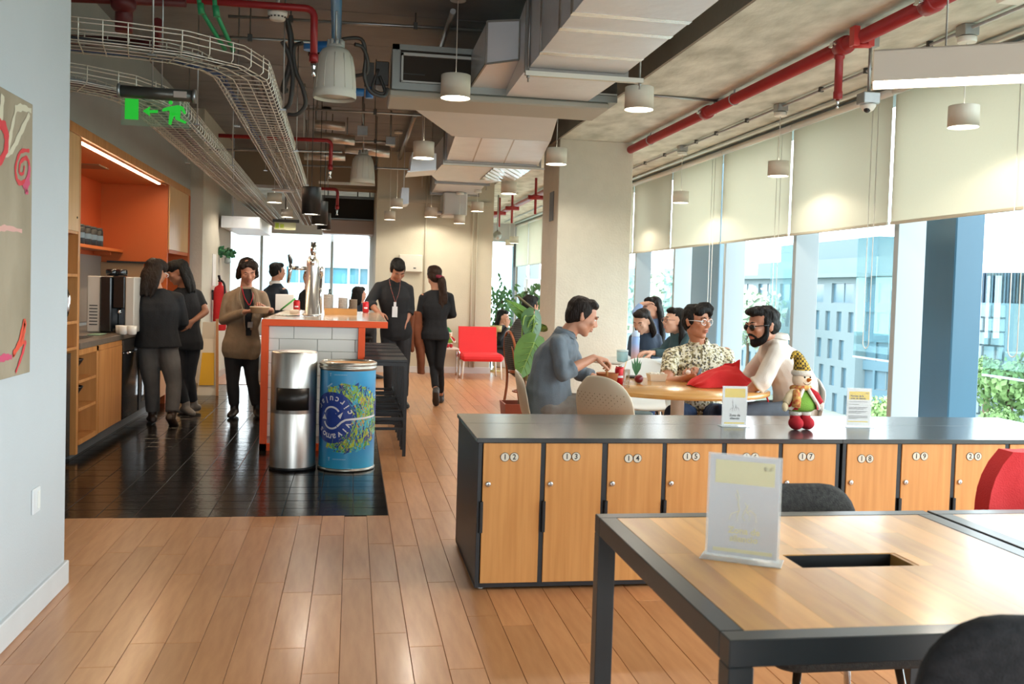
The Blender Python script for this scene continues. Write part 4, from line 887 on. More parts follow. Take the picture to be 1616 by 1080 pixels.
# ================================================================== LOCKERS
LY0, LY1, LZ = 4.16, 4.96, .69
LFR = mat('locker_black', '#24282c', .42, noise=.08, nscale=30)
LTOP = mat('locker_top_black', '#3a3d3e', .24, noise=.05, nscale=25, coat=.3)
LDOOR = mat('locker_beech', '#d79a58', .48, col2='#c98a48', nscale=2.4, stretch=(16, 16, .8))
SILV = mat('lock_silver', '#c8c8c6', .25, metal=.9)
doors = [('12', .590, .850), ('13', .873, 1.133), ('14', 1.161, 1.418), ('15', 1.44, 1.705), ('16', 1.729, 1.985), ('17', 2.007, 2.275)]
doors2 = [('18', 2.332, 2.592), ('19', 2.616, 2.878), ('20', 2.902, 3.164), ('21', 3.190, 3.452), ('22', 3.476, 3.70)]
def locker_unit(x0, x1, ds, label):
    t = thing('locker_unit', ((x0+x1)/2, LY0, 0), label, 'lockers', 'black locker units with beech doors')
    m = MB()
    m.box(x0, LY0, .022, x0+.018, LY1, LZ-.022, b=.001); m.box(x1-.018, LY0, .022, x1, LY1, LZ-.022); m.box(x0, LY0+.012, .012, x1, LY1-.01, .035, b=.001); m.box(x0+.018, LY0+.39, .035, x1-.018, LY0+.41, LZ-.022)
    for (n, a, b), (n2, a2, b2) in zip(ds[:-1], ds[1:]): m.box(b+.002, LY0+.002, .03, a2-.002, LY0+.39, LZ-.022)
    m.box(x0, LY0+.003, LZ-.03, x1, LY1, LZ-.0205); m.build('frame', LFR, t)
    m = MB(); m.box(x0-.008, LY0-.012, LZ-.0205, x1+.008, LY0+.455, LZ, b=.0015); m.build('top_panel', LTOP, t)
    m = MB(); m.box(x0-.008, LY0+.457, LZ-.0205, x1+.008, LY1+.008, LZ, b=.0015); m.build('top_panel', LTOP, t)
    for x in (x0+.03, x1-.03):
        for y in (LY0+.05, LY1-.05): m = MB(); m.lathe([(.018, 0), (.02, .006), (.009, .008), (.009, .02)], (x, y, .0), 10); m.build('foot', CHROME, t)
    for i, (n, a, b) in enumerate(ds):
        m = MB(); m.box(a, LY0-.003, .036, b, LY0+.015, LZ-.024, b=.0012); d = m.build('door', LDOOR, t)
        m = MB(); m.box(a-.013, LY0-.012, .235+.03, a+.004, LY0-.001, .385+.02, b=.0008); m.box(a-.013, LY0-.012, .265, a-.009, LY0+.006, .405); m.build('handle', BLACK, d)
        R90 = Matrix.Rotation(math.radians(90), 4, 'X')
        m = MB(); m.lathe([(.011, 0), (.0125, .002), (.0115, .006), (.008, .0075), (.0001, .0075)], (a+.024, LY0-.003, .482), 14, M=R90); m.box(a+.0228, LY0-.0112, .477, a+.0252, LY0-.0103, .487, 1); m.build('lock', [SILV, INK], d)
        zc = {0: .604, 1: .606, 2: .598, 3: .607}[i % 4] if ds is doors else {0: .596, 1: .608, 2: .607, 3: .606, 4: .606}[i]
        m = MB(); xc = a+(.118 if ds is doors else .095)
        for j, ch in enumerate(n):
            xx = xc+(j-.5)*.042
            m.lathe([(.0205, 0), (.0205, .002), (.0001, .002)], (xx, LY0-.0031, zc), 22, 1, False, M=R90)
            m.lathe([(.0185, .002), (.0185, .0026), (.0001, .0026)], (xx, LY0-.0031, zc), 22, 0, False, M=R90)
            put_text(m, ch, .034, XZM(xx, LY0-.0062, zc), 1, .0006)
        m.build('number_badge', [mat('badge_cream', '#d9d2c0', .5), INK], d)
    m = MB(); m.box(x0+.02, LY1-.012, .04, x1-.02, LY1+.002, LZ-.026)
    m.build('back_doors', LDOOR, t)
    return t
locker_unit(.567, 2.294, doors, 'black locker bank with numbered beech doors twelve to seventeen')
locker_unit(2.310, 3.715, doors2, 'black locker bank with numbered beech doors from eighteen onward')
# sign holders on the locker top and on the near table
ACRY = mat('clear_acrylic', '#f0f4f4', .05, alpha=.22)
def sign_holder(loc, w, h, rot, label, kind):
    t = thing('sign_holder', (0, 0, 0), label, 'sign')
    m = MB(); m.box(-w/2, -.0022, .002, w/2, -.0008, h); m.box(-w/2, .0008, .002, w/2, .0022, h); m.build('acrylic_sleeve', ACRY, t)
    m = MB(); m.box(-w/2-.008, -.035, 0, w/2+.008, .035, .003, b=.001); m.build('base', mat('acrylic_base', '#dfe6e6', .08, alpha=.45), t)
    pw, z0, z1 = w*.94, h*.03, h*.985
    m = MB(); m.box(-pw/2, -.0006, z0, pw/2, .0006, z1); pp = m.build('paper', PAPER, t)
    m = MB(); y = -.0012
    def rc(a0, a1, b0, b1, mi): m.box(-pw/2+pw*a0, y, z0+(z1-z0)*b0, -pw/2+pw*a1, y+.0005, z0+(z1-z0)*b1, mi)
    if kind == 'zona':
        rc(.08, .93, .72, .95, 0); rc(.08, .93, .035, .07, 0)
        for a in (.77, .84): rc(a, a+.05, .875, .91, 1)
        rc(.1, .13, .045, .06, 1)
        def stroke(pts):
            for p, q in zip(pts, pts[1:]):
                A = Vector((-pw/2+pw*p[0], y, z0+(z1-z0)*p[1])); B = Vector((-pw/2+pw*q[0], y, z0+(z1-z0)*q[1])); m.bar(A, B, .0005, .0012, 1)
        stroke([(.40, .66), (.44, .58), (.42, .52), (.45, .46), (.40, .44), (.33, .42), (.30, .36)]); stroke([(.38, .62), (.42, .56), (.45, .47), (.41, .40), (.43, .35)])
        stroke([(.52, .54), (.56, .5), (.55, .44), (.6, .47), (.68, .43), (.69, .35)]); stroke([(.52, .46), (.49, .40), (.53, .36)]); stroke([(.57, .52), (.53, .47), (.6, .42), (.58, .36)])
        put_text(m, 'Zona de', pw*.135, XZM(pw*.02, y-.0003, z0+(z1-z0)*.255), 1, .0006); put_text(m, 'silencio', pw*.135, XZM(pw*.02, y-.0003, z0+(z1-z0)*.175), 1, .0006)
    else:
        rc(.07, .93, .70, .92, 0); rc(.05, .9, .1, .125, 0)
        for a in (.76, .83): rc(a, a+.05, .86, .89, 1)
        put_text(m, 'Normas de la', pw*.1, XZM(-pw*.37, y-.0003, z0+(z1-z0)*.80), 1, .0005, 'l'); put_text(m, 'zona de silencio', pw*.1, XZM(-pw*.37, y-.0003, z0+(z1-z0)*.735), 1, .0005, 'l')
        rr = random.Random(4)
        for b0, a1 in ((.64, .86), (.57, .5), (.49, .86), (.465, .82), (.44, .7), (.385, .86), (.36, .8), (.335, .6), (.26, .88), (.235, .88), (.21, .88), (.185, .45)):
            rc(.07, a1, b0, b0+.009, 1)
    m.build('print', [YEL, INK], pp)
    t.location = loc; t.rotation_euler.z = rot; return t
sign_holder(P(1158, 673, Z=LZ+.0005), .132, .205, math.radians(-4), 'small acrylic sign with a yellow band on the locker top before the red bag', 'zona')
sign_holder(P(1354, 674, Z=LZ+.0005), .132, .203, math.radians(-8), 'acrylic sign with printed rules on the locker top beside the snowman doll', 'normas')
# ---- snowman doll on the lockers (plush figure)
def snow_doll(loc, s, rot, label, hatc):
    t = thing('snowman_doll', (0, 0, 0), label, 'doll')
    RF = mat('plush_red', '#b81f2b', .9, bump=.5, bscale=300); WF = mat('plush_white', '#efe8db', .95, bump=.8, bscale=220); CRF = mat('plush_cream', '#ead9b4', .9, bump=.4, bscale=220); GF = mat('plush_green', '#6f9a35', .85, bump=.3, bscale=150)
    HK = mat(hatc[0], hatc[1], .85, bump=.3, bscale=300)
    if len(hatc) > 2:
        n_ = HK.node_tree; ck = n_.nodes.new('ShaderNodeTexChecker'); ck.inputs['Scale'].default_value = 85; ck.inputs[1].default_value = (*srgb('#c9a63c'), 1); ck.inputs[2].default_value = (*srgb('#4c3f24'), 1); tcx = n_.nodes.new('ShaderNodeTexCoord'); n_.links.new(tcx.outputs['Object'], ck.inputs[0]); n_.links.new(ck.outputs[0], n_.nodes['Principled BSDF'].inputs['Base Color'])
    for sx in (-1, 1):
        m = MB(); m.ball((sx*.032, -.012, .034), (.034, .044, .034), 16, 10); m.ball((sx*.03, 0, .06), (.026, .028, .022), 12, 8); m.build('boot', RF, t)
        m = MB(); m.lathe([(.026, .072), (.031, .078), (.031, .092), (.026, .098)], (sx*.028, .002, 0), 14); m.build('boot_cuff', WF, t)
    m = MB(); m.lathe([(.02, .09), (.06, .094), (.082, .108), (.076, .135), (.054, .172), (.034, .2), (.02, .21)], n=20, sy=.72)
    m.build('green_dress', GF, t)
    m = MB()
    for sx in (-1, 1): m.tube([(sx*.014, -.036, .208), (sx*.034, -.044, .175), (sx*.066, -.047, .13), (sx*.08, -.036, .11), (sx*.092, .005, .108)], .0095, 8)
    m.build('fur_trim', WF, t)
    m = MB(); m.lathe([(.076, .108), (.07, .14), (.054, .18), (.036, .212)], n=20, sy=.84, cap=False); 
    v = []; keep = [f for f in m.f]
    m2 = MB(); prof = [(.09, .106), (.082, .14), (.06, .18), (.04, .214)]
    n = 18; vs = []; fs = []
    for r, z in prof:
        for k in range(n): a = math.radians(-90+38+(284)*k/(n-1)); vs.append((r*math.cos(a), r*.86*math.sin(a), z))
    for i in range(3):
        for k in range(n-1): fs.append((i*n+k, i*n+k+1, i*n+n+k+1, i*n+n+k))
    m2.add(vs, fs, 0, True); m2.build('red_coat', RF, t)
    for sx in (-1, 1):
        m = MB(); m.tube([(sx*.034, -.005, .2), (sx*.076, -.015, .172), (sx*.1, -.02, .135)], [.02, .021, .018], 10); m.build('sleeve', CRF if sx < 0 else RF, t)
        m = MB(); m.ball((sx*.105, -.022, .118), (.016, .016, .024)); m.build('mitten', CRF if sx < 0 else WF, t)
    m = MB(); m.tube([(-.05, -.03, .2), (-.06, -.055, .16), (-.062, -.05, .12)], [.016, .02, .022], 10); m.tube([(-.055, 0, .21), (0, -.04, .214), (.05, 0, .21), (0, .035, .212), (-.055, 0, .21)], .014, 8); m.build('scarf', mat('scarf_print', '#dcb765', .9, col2='#b5402c', nscale=60), t)
    m = MB(); m.ball((0, -.002, .252), (.05, .047, .045), 20, 12); hd = m.build('head', mat('plush_face', '#f3dcc0', .9, bump=.3, bscale=200), t)
    m = MB(); m.lathe([(.0115, 0), (.008, .012), (.0015, .03)], (.006, -.046, .254), 10, M=Matrix.Rotation(math.radians(80), 4, 'X')); m.build('nose', mat('carrot', '#e07a1f', .7), hd)
    m = MB()
    for sx in (-1, 1): m.ball((sx*.016+.003, -.0445, .267), .0048, 8, 6)
    m.build('eye', BLACK, hd)
    m = MB(); m.tube([(-.022, -.041, .244), (-.012, -.0465, .233), (.004, -.0475, .229), (.018, -.045, .234), (.026, -.040, .245)], .0013, 5); m.build('smile', mat('smile_brown', '#6b3b24', .7), hd)
    m = MB(); m.lathe([(.047, .272), (.053, .28), (.052, .294), (.044, .3)], n=20); m.build('hat_brim', WF, t)
    m = MB(); m.tube(smooth_path([(0, 0, .294), (-.008, 0, .325), (-.022, 0, .36), (-.04, 0, .382), (-.06, -.004, .372), (-.072, -.006, .355)], 4), [.045, .044, .042, .04, .037, .034, .031, .029, .027, .025, .022, .02, .018, .016, .014, .012, .01, .008, .007, .006, .004][:21], 14); m.build('hat', HK, t)
    t.location = loc; t.scale = (s, s, s); t.rotation_euler.z = rot; return t
snow_doll(P(1262, 678, Z=LZ), 1.0, math.radians(8), 'plush snowman doll in a checked pointed hat standing on the locker top', ('hat_check', '#9a8136', 1))
# ================================================================== NEAR TABLES
TZ = .74
def fx(px, py): return P(px, py, Z=TZ)
cFL, cNL = fx(945, 811), fx(1143, 1012)
STL = mat('table_black_steel', '#2b2f31', .38, noise=.06, nscale=30, coat=.2)
WOODT = mat('table_maple', '#e2a34e', .3, col2='#cf8c40', nscale=2.6, stretch=(9, 1.2, 1), rand=.26, coat=.3)
def near_table(x0, y0, x1, y1, label, slot=None):
    t = thing('work_table', ((x0+x1)/2, (y0+y1)/2, 0), label, 'table'); w = .048
    m = MB()
    for a in ((x0, y0, x1, y0+w), (x0, y1-w, x1, y1), (x0, y0+w, x0+w, y1-w), (x1-w, y0+w, x1, y1-w)): m = MB(); m.box(a[0], a[1], TZ-.05, a[2], a[3], TZ, b=.002); m.build('frame_bar', STL, t)
    for x in (x0, x1-w):
        for y in (y0, y1-w): m = MB(); m.box(x, y, .0, x+w, y+w, TZ-.0505, b=.002); m.build('leg', STL, t)
    X0, X1, Y0, Y1 = x0+w+.001, x1-w-.001, y0+w+.001, y1-w-.001; n = max(4, round((X1-X0)/.092)); rr = random.Random(11); wd = (X1-X0)/n
    for j in range(n):
        xa, xb = X0+j*wd, X0+(j+1)*wd; ya = Y0
        while ya < Y1-1e-4:
            yb = min(Y1, ya+rr.uniform(.3, .75)); yb = Y1 if Y1-yb < .15 else yb
            cells = [(xa, xb, ya, yb)]
            if slot and xb > slot[0] and xa < slot[2]:
                cells = [(xa, xb, max(ya, a), min(yb, b)) for a, b in ((ya, slot[1]), (slot[3], yb)) if min(yb, b) > max(ya, a)]
                if xa < slot[0]: cells.append((xa, slot[0], max(ya, slot[1]), min(yb, slot[3])))
                if xb > slot[2]: cells.append((slot[2], xb, max(ya, slot[1]), min(yb, slot[3])))
            for a, b, c, d in cells:
                if b-a > .001 and d-c > .001: m = MB(); m.box(a, c, TZ-.022, b-.0001, d-.0001, TZ-.001, b=.00015); m.build('plank', WOODT, t)
            ya = yb
    if slot:
        m = MB(); a, b, c, d = slot
        m.box(a, b, TZ-.12, a+.003, d, TZ-.004); m.box(a, b-.001, TZ-.12, c, b+.003, TZ-.003); m.box(a, d-.003, TZ-.12, c, d+.001, TZ-.003); m.box(a, b, TZ-.124, c, d, TZ-.12); m.build('cable_tray_liner', BLACK, t)
        m = MB(); m.box(c-.012, b, TZ-.10, c-.001, d, TZ-.002); m.build('slot_end', mat('slot_wood', '#b98545', .5), t)
    return t
s0, s1, s2, s3 = fx(1232, 874), fx(1415, 874), fx(1262, 894), fx(1455, 894)
yF, yN = cFL.y, cNL.y
xl = (cFL.x+cNL.x)/2
xr = fx(1470, 811).x
near_table(xl, yN, xr, yF, 'black steel framed work table with a wooden top and cable slot', (s0.x, (s2.y+s3.y)/2, (s1.x+s3.x)/2, (s0.y+s1.y)/2))
near_table(xr+.012, yN, xr+1.2, yF, 'neighbouring black framed work table cut off by the edge of the picture')
h0 = fx(1120, 878); h1 = fx(1222, 891)
sh = sign_holder(fx(1170, 884), .205*.82, .245, math.atan2(h1.y-h0.y, h1.x-h0.x), 'tall clear acrylic sign holder with a faded sheet on the near table', 'zona')
for ch in sh.children_recursive:
    if ch.name.startswith('print'): ch.data.materials.clear(); ch.data.materials.append(mat('faded_yellow', '#ebe4b2', .6)); ch.data.materials.append(mat('faded_grey', '#d2cfcf', .6))
    if ch.name.startswith('paper'): ch.data.materials.clear(); ch.data.materials.append(mat('faded_paper', '#dedde2', .6))
# felt chairs at the near table
FELT = mat('grey_felt', '#43423f', .95, col2='#2f2e2d', nscale=90, bump=.4, bscale=260); FELTB = mat('black_felt', '#2a2a2d', .92, col2='#1c1c1f', nscale=60, bump=.3, bscale=240)
def round_slab(m, w, h, t, r, M, n=6, bulge=0.0):
    """upholstered panel: rounded rectangle in local x,z, thickness along y, edges rolled"""
    pts = []
    for cx_, cz_, a0 in ((w/2-r, h-r, 0), (-w/2+r, h-r, 90), (-w/2+r, r*.5, 180), (w/2-r, r*.5, 270)):
        rr = r if cz_ > h/2 else r*.5
        if cz_ < h/2: cx_ = math.copysign(w/2-rr, cx_); cz_ = rr
        for k in range(n+1): a = math.radians(a0+90*k/n); pts.append((cx_+rr*math.cos(a), cz_+rr*math.sin(a)))
    N = len(pts); rings = []
    cxm, czm = 0, h/2
    for s_, yy in ((.0, -t/2-bulge), (.6, -t/2-bulge*.8), (.93, -t/2), (1, -t/4), (1, t/4), (.93, t/2), (.6, t/2), (.0, t/2)):
        rings.append([M @ Vector((cxm+(x-cxm)*s_, yy, czm+(z-czm)*s_)) for x, z in pts])
    vs = [p for r_ in rings for p in r_]; fs = []
    for i in range(len(rings)-1):
        for k in range(N): fs.append((i*N+k, i*N+(k+1) % N, (i+1)*N+(k+1) % N, (i+1)*N+k))
    m.add(vs, fs, 0, True)
def felt_chair(loc, rot, label, mt, back_h=.36, seat_z=.43, w=.46, back_base=.42, legs=True):
    t = thing('upholstered_chair', (0, 0, 0), label, 'chair')
    m = MB(); round_slab(m, w, .44, .06, .12, Matrix.Translation((0, -.22, seat_z)) @ Matrix.Rotation(math.radians(-90), 4, 'X')); m.build('seat', mt, t)
    m = MB(); round_slab(m, w, back_h, .045, .11, Matrix.Translation((0, .235, back_base)) @ Matrix.Rotation(math.radians(-9), 4, 'X')); m.build('backrest', mt, t)
    m = MB(); m.bar((-.05, .19, seat_z-.02), (-.05, .25, back_base+.1), .035, .012, up=(0, 1, 0)); m.bar((.05, .19, seat_z-.02), (.05, .25, back_base+.1), .035, .012, up=(0, 1, 0)); m.build('back_bracket', CHROME, t)
    for sx in (-1, 1):
        for sy in (-1, 1):
            m = MB(); m.tube([(sx*.14, sy*.13, seat_z-.03), (sx*.2, sy*.2, .012)], [.012, .009], 8); m.lathe([(.012, 0), (.012, .014)], (sx*.2, sy*.2, 0), 8); m.build('leg', CHROME, t)
    t.location = loc; t.rotation_euler.z = rot; return t
c = P(1242, 778, Y=yF+.2); felt_chair((c.x-.02, yF-.1, 0), 0, 'grey felt chair tucked under the far side of the near table', FELT, back_h=c.z-.42+.035, w=.47)
c = P(1580, 975, Y=yN-.33); felt_chair((c.x+.125, yN-.09, 0), math.radians(180-8), 'black felt chair on the camera side of the near table', FELTB, back_h=c.z-.40+.026, back_base=.40, w=.46)
# red cloth hanging on a chair behind the second table
c = P(1608, 790, Y=yF+.25)
rc_ = felt_chair((c.x+.19, yF+.12, 0), 0, 'grey felt chair with a red cover behind the second table at the picture edge', FELT, w=.47)
m = MB(); rows = []
for i in range(11):
    z = .42+.43*i/10; wd = .235 if i < 7 else .235-.10*((i-6)/4)**2; rows.append([(c.x+.19+wd*(-1+2*j/10)+.004*math.sin(j*2+i), yF+.12+.20+.03*i/10*(1)+.006*math.sin(j*1.7+i*.8), z) for j in range(11)])
m.grid(rows); m.grid([[(x, y+.075, z) for x, y, z in r] for r in rows]); m.grid([rows[-1], [(x, y+.075, z) for x, y, z in rows[-1]]]); m.grid([[r[0] for r in rows], [(r[0][0], r[0][1]+.075, r[0][2]) for r in rows]])
o = m.build('red_jacket', RED); tag(o, 'red jacket draped over a chair back at the edge of the picture', 'jacket')
# ================================================================== BINS
q = P(462, 745, Z=0); bx, by = -.405, 7.09
t = thing('waste_bin', (bx, by, 0), 'tall brushed steel bin with a dark swing opening beside the blue drum', 'bin'); R_ = .165
m = MB(); m.lathe([(R_, .012), (R_, .41), (R_*.995, .412), (R_, .415), (R_, .845), (R_*.97, .853), (R_*.93, .857)], (bx, by, 0), 48, cap=False); m.build('body', STEEL, t)
m = MB(); m.lathe([(R_*.93, .857), (R_*.5, .862), (.001, .864)], (bx, by, 0), 40, cap=False); m.build('lid', STEEL, t)
m = MB(); m.lathe([(R_+.003, 0), (R_+.003, .022), (R_, .024)], (bx, by, 0), 48); m.build('base_ring', BLACK, t)
vs = []; fs = []; n = 16
a0, a1 = math.radians(-132), math.radians(-48)
for z in (.44, .60):
    for r in (R_+.0005, R_+.006):
        for k in range(n): a = a0+(a1-a0)*k/(n-1); vs.append((bx-.0+r*math.cos(a), by+r*math.sin(a), z))
for k in range(n-1): fs += [(n+k, n+k+1, 3*n+k+1, 3*n+k), (k, k+1, n+k+1, n+k), (2*n+k, 3*n+k, 3*n+k+1, 2*n+k+1)]
fs += [(0, n, 3*n, 2*n), (n-1, 3*n-1, 4*n-1, 2*n-1)]
m = MB(); m.add(vs, fs, 0, True); m.build('swing_flap', mat('bin_flap', '#2a2420', .35, metal=.3), t)
# printed drum
dx, dy, R_ = -.018, 7.10, .203
t = thing('recycling_drum', (dx, dy, 0), 'blue printed recycling drum with steel rims and an upside-down round logo', 'bin')
DBL = mat('drum_blue', '#2a8fc6', .35, coat=.3)
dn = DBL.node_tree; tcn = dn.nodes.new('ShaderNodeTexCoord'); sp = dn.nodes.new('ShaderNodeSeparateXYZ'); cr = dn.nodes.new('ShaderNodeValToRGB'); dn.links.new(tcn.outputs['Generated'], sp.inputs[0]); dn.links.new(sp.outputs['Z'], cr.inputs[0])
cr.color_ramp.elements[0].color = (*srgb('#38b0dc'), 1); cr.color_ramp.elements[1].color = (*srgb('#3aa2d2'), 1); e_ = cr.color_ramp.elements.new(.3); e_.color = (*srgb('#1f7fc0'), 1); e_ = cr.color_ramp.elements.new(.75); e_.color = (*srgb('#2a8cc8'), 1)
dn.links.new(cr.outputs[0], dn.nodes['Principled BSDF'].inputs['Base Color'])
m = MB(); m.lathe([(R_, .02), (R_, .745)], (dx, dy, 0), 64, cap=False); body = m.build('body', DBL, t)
RIM = mat('rim_steel', '#aaa59b', .3, metal=.9)
m = MB(); m.lathe([(R_-.004, 0), (R_+.005, .002), (R_+.007, .012), (R_+.002, .022), (R_, .024)], (dx, dy, 0), 56); m.build('bottom_rim', RIM, t)
m = MB(); m.lathe([(R_, .73), (R_+.007, .738), (R_+.007, .756), (R_+.001, .762), (R_+.008, .77), (R_+.006, .785), (R_-.006, .79), (R_-.012, .778)], (dx, dy, 0), 56, cap=False); m.build('top_rim', RIM, t)
m = MB(); m.lathe([(R_-.012, .775), (.001, .775)], (dx, dy, 0), 40, cap=False); m.build('lid', mat('drum_lid_wood', '#c98d4a', .55, noise=.2, nscale=8), t)
# print, wrapped on the drum: s = arc length to the right of the front line, z = height
A0 = math.radians(-90)-math.atan2(dx, dy)*0
def wrap(s, z, lift): a = A0+s/R_; return (dx+(R_+lift)*math.cos(a), dy+(R_+lift)*math.sin(a), z)
def wrap_poly(m, pts, lift, mi=0):
    m.add([wrap(s, z, lift) for s, z in pts], [tuple(range(len(pts)))], mi)
def disc(m, s0, z0, ra, rb, lift, mi, a0=0, a1=360, n=40):
    P0 = []; 
    for k in range(n+1):
        a = math.radians(a0+(a1-a0)*k/n); P0.append((a, math.cos(a), math.sin(a)))
    for (u, c0, s_0), (v, c1, s_1) in zip(P0, P0[1:]):
        if ra <= 0:
            for i in range(4): wrap_poly(m, [(s0+rb*c0*i/4, z0+rb*s_0*i/4), (s0+rb*c0*(i+1)/4, z0+rb*s_0*(i+1)/4), (s0+rb*c1*(i+1)/4, z0+rb*s_1*(i+1)/4), (s0+rb*c1*i/4, z0+rb*s_1*i/4)], lift, mi)
        else: wrap_poly(m, [(s0+ra*c0, z0+ra*s_0), (s0+rb*c0, z0+rb*s_0), (s0+rb*c1, z0+rb*s_1), (s0+ra*c1, z0+ra*s_1)], lift, mi)
cs, cz = -.115, .392
m = MB(); pr = random.Random(8)
cols = [mat('camo_green', '#8ab83a', .5), mat('camo_cyan', '#46b8d2', .5), mat('camo_navy', '#1f3f8c', .5), mat('camo_lime', '#c0d23c', .5), mat('camo_tan', '#c8a35a', .5), mat('camo_leaf', '#3f9a4a', .5)]
# leaf-shaped field of flakes: egg-shaped outline round the badge, reaching to the right
def inside(s, z):
    e = (s-.03)/.27; zz = (z-cz)/(.235*(1-.25*max(e, 0)-.0)); return e*e+zz*zz < 1 and (s-cs)**2+(z-cz)**2 > .172**2
seg = []
for i in range(2000):
    s, z = pr.uniform(-.28, .32), pr.uniform(cz-.25, cz+.25)
    if not inside(s, z): continue
    a = pr.choice([.5, .9, -.5, 2.4]); l = pr.uniform(.03, .06); w = l*.6; d = (math.cos(a), math.sin(a))
    wrap_poly(m, [(s-d[0]*l, z-d[1]*l), (s+d[1]*w, z-d[0]*w), (s+d[0]*l, z+d[1]*l), (s-d[1]*w*.6, z+d[0]*w*.6)], .0007+.0000012*i, pr.choice([0, 3, 1, 1, 2, 2, 4, 5, 0, 3]))
m.build('flake_print', cols, body)
NAVY = mat('print_navy', '#1b3a8f', .4); WPR = mat('print_white', '#e4e2e6', .4)
m = MB(); disc(m, cs, cz, 0, .186, .0028, 0); m.build('round_badge', NAVY, body)
m = MB(); disc(m, .32, cz+.06, 0, .075, .0028, 0); m.build('round_badge', NAVY, body)
m = MB(); lf = .0033
def ribbon(pts, w):
    for (p, q) in zip(pts, pts[1:]):
        p, q = Vector(p), Vector(q); d = (q-p).normalized(); n_ = Vector((-d.y, d.x))*w/2; wrap_poly(m, [tuple(p-n_), tuple(q-n_), tuple(q+n_), tuple(p+n_)], lf, 0)
R1 = .066
ribbon([(cs+R1*math.cos(math.radians(a)), cz+.012+R1*math.sin(math.radians(a))) for a in range(160, 24, -8)], .013)
tip = (cs+R1*math.cos(math.radians(14)), cz+.012+R1*math.sin(math.radians(14)))
wrap_poly(m, [(tip[0]-.034, tip[1]+.006), (tip[0]+.004, tip[1]-.034), (tip[0]+.022, tip[1]+.014)], lf)
ribbon([(cs+R1*math.cos(math.radians(a)), cz-.012+R1*math.sin(math.radians(a))) for a in range(196, 316, 8)], .013)
e0 = (cs+R1*math.cos(math.radians(312)), cz-.012+R1*math.sin(math.radians(312)))
ribbon([e0, (e0[0]+.03, cz-.03), (e0[0]+.06, cz-.012), (e0[0]+.09, cz-.008)]+[(e0[0]+.09+.02*k, cz-.008+.0012*k) for k in range(1, 13)], .014)
tp = (cs-R1*.99, cz+.002); wrap_poly(m, [(tp[0]-.026, tp[1]-.016), (tp[0]+.022, tp[1]-.016), (tp[0]+.0, tp[1]+.022)], lf)
def arc_text(txt, r, a_mid, size, flip):
    """letters round the badge, the whole print stands upside down"""
    step = math.degrees(size*.66/r); n = len(txt)
    for i, ch in enumerate(txt):
        v, f = text_verts(ch, size, .0012, 2)
        a = math.radians(a_mid-(i-(n-1)/2)*step*(1 if not flip else -1)); rot = a-math.pi/2+(math.pi if flip else 0)
        ca, sa = math.cos(rot), math.sin(rot); ox_, oz_ = r*math.cos(a), r*math.sin(a)
        pts = [(ox_+x*ca-y*sa, oz_+x*sa+y*ca) for x, y, _ in v]
        pts = [(-x, -y) for x, y in pts]                                   # turned half round
        m.add([wrap(cs+x, cz+y, lf) for x, y in pts], f, 0)
arc_text('vivamos', .137, 100, .07, False); arc_text('circular', .137, 262, .066, True)
m.build('logo_print', WPR, body)
m = MB(); lf = .002
for z in (.09, .70):
    for k in range(16): wrap_poly(m, [(-.1+k*.006, z), (-.1+k*.006+.004, z), (-.1+k*.006+.004, z+.007), (-.1+k*.006, z+.007)], lf)
    ribbon([(-.14, z+.012), (-.122, z+.012)], .006); ribbon([(-.131, z+.012), (-.131, z-.01)], .008)
ribbon([(-.16, .61), (-.115, .64)], .01)
for k in range(3): ribbon([(.24, .5+k*.02), (.3, .51+k*.02)], .006)
m.build('small_print', mat('print_pale_blue', '#9cc9e2', .4), body)
# ================================================================== BAR
BX0, BX1, BYN, BYF = -.71, .11, 7.81, 10.65
t = thing('bar_counter', (-.3, 9.2, 0), 'bar counter with orange edging, white tiled end and pale top', 'counter')
BT = mat('bar_top_wood', '#c9b299', .22, col2='#b79c80', nscale=2, stretch=(6, 1, 1), coat=.4)
m = MB(); m.box(-.71, BYN, 1.005, .29, BYF, 1.058, b=.002); m.build('top_edging', ORANGE, t)
m = MB(); m.box(-.705, BYN+.004, 1.056, .285, BYF-.004, 1.0605); m.build('top', BT, t)
m = MB(); m.box(BX0, BYN, .0, BX0+.055, BYN+.07, 1.005); m.box(BX1-.055, BYN, .1, BX1, BYN+.07, 1.005); m.box(BX0, BYN, .0, BX1, BYN+.07, .055); m.box(BX0, BYN+.07, 0, BX0+.02, BYF, .05); m.build('orange_frame', ORANGE, t)
m = MB(); m.box(BX0+.03, BYN+.04, .05, BX1-.02, BYF-.02, 1.004); m.build('core', mat('grout_grey', '#a9a79f', .9), t)
TL = mat('white_bar_tile', '#d8d5cc', .22, rand=.05, coat=.3); tw, th_ = .298, .098
for j in range(10):
    z = 1.003-th_*(j+1)-.001*j; off = [-.105, -.22][j % 2]; k = 0
    while True:
        xa = BX0+.056+off+k*(tw+.004); xb = xa+tw; k += 1
        if xa > BX1-.056: break
        xa, xb = max(xa, BX0+.056), min(xb, BX1-.056)
        if xb-xa > .015 and z > .05: m = MB(); m.box(xa, BYN+.03, z, xb, BYN+.041, z+th_-.002, b=.002); m.build('tile', TL, t)
for j in range(10):
    z = 1.003-th_*(j+1)-.001*j
    for k in range(9):
        ya = BYN+.075+k*.302-(.15 if j % 2 else 0); ya2 = max(ya, BYN+.072); yb = min(ya+tw, BYF-.02)
        if yb > ya2+.02 and z > .05: m = MB(); m.box(BX0+.018, ya2, z, BX0+.031, yb, z+th_-.002, b=.002); m.build('tile', TL, t)
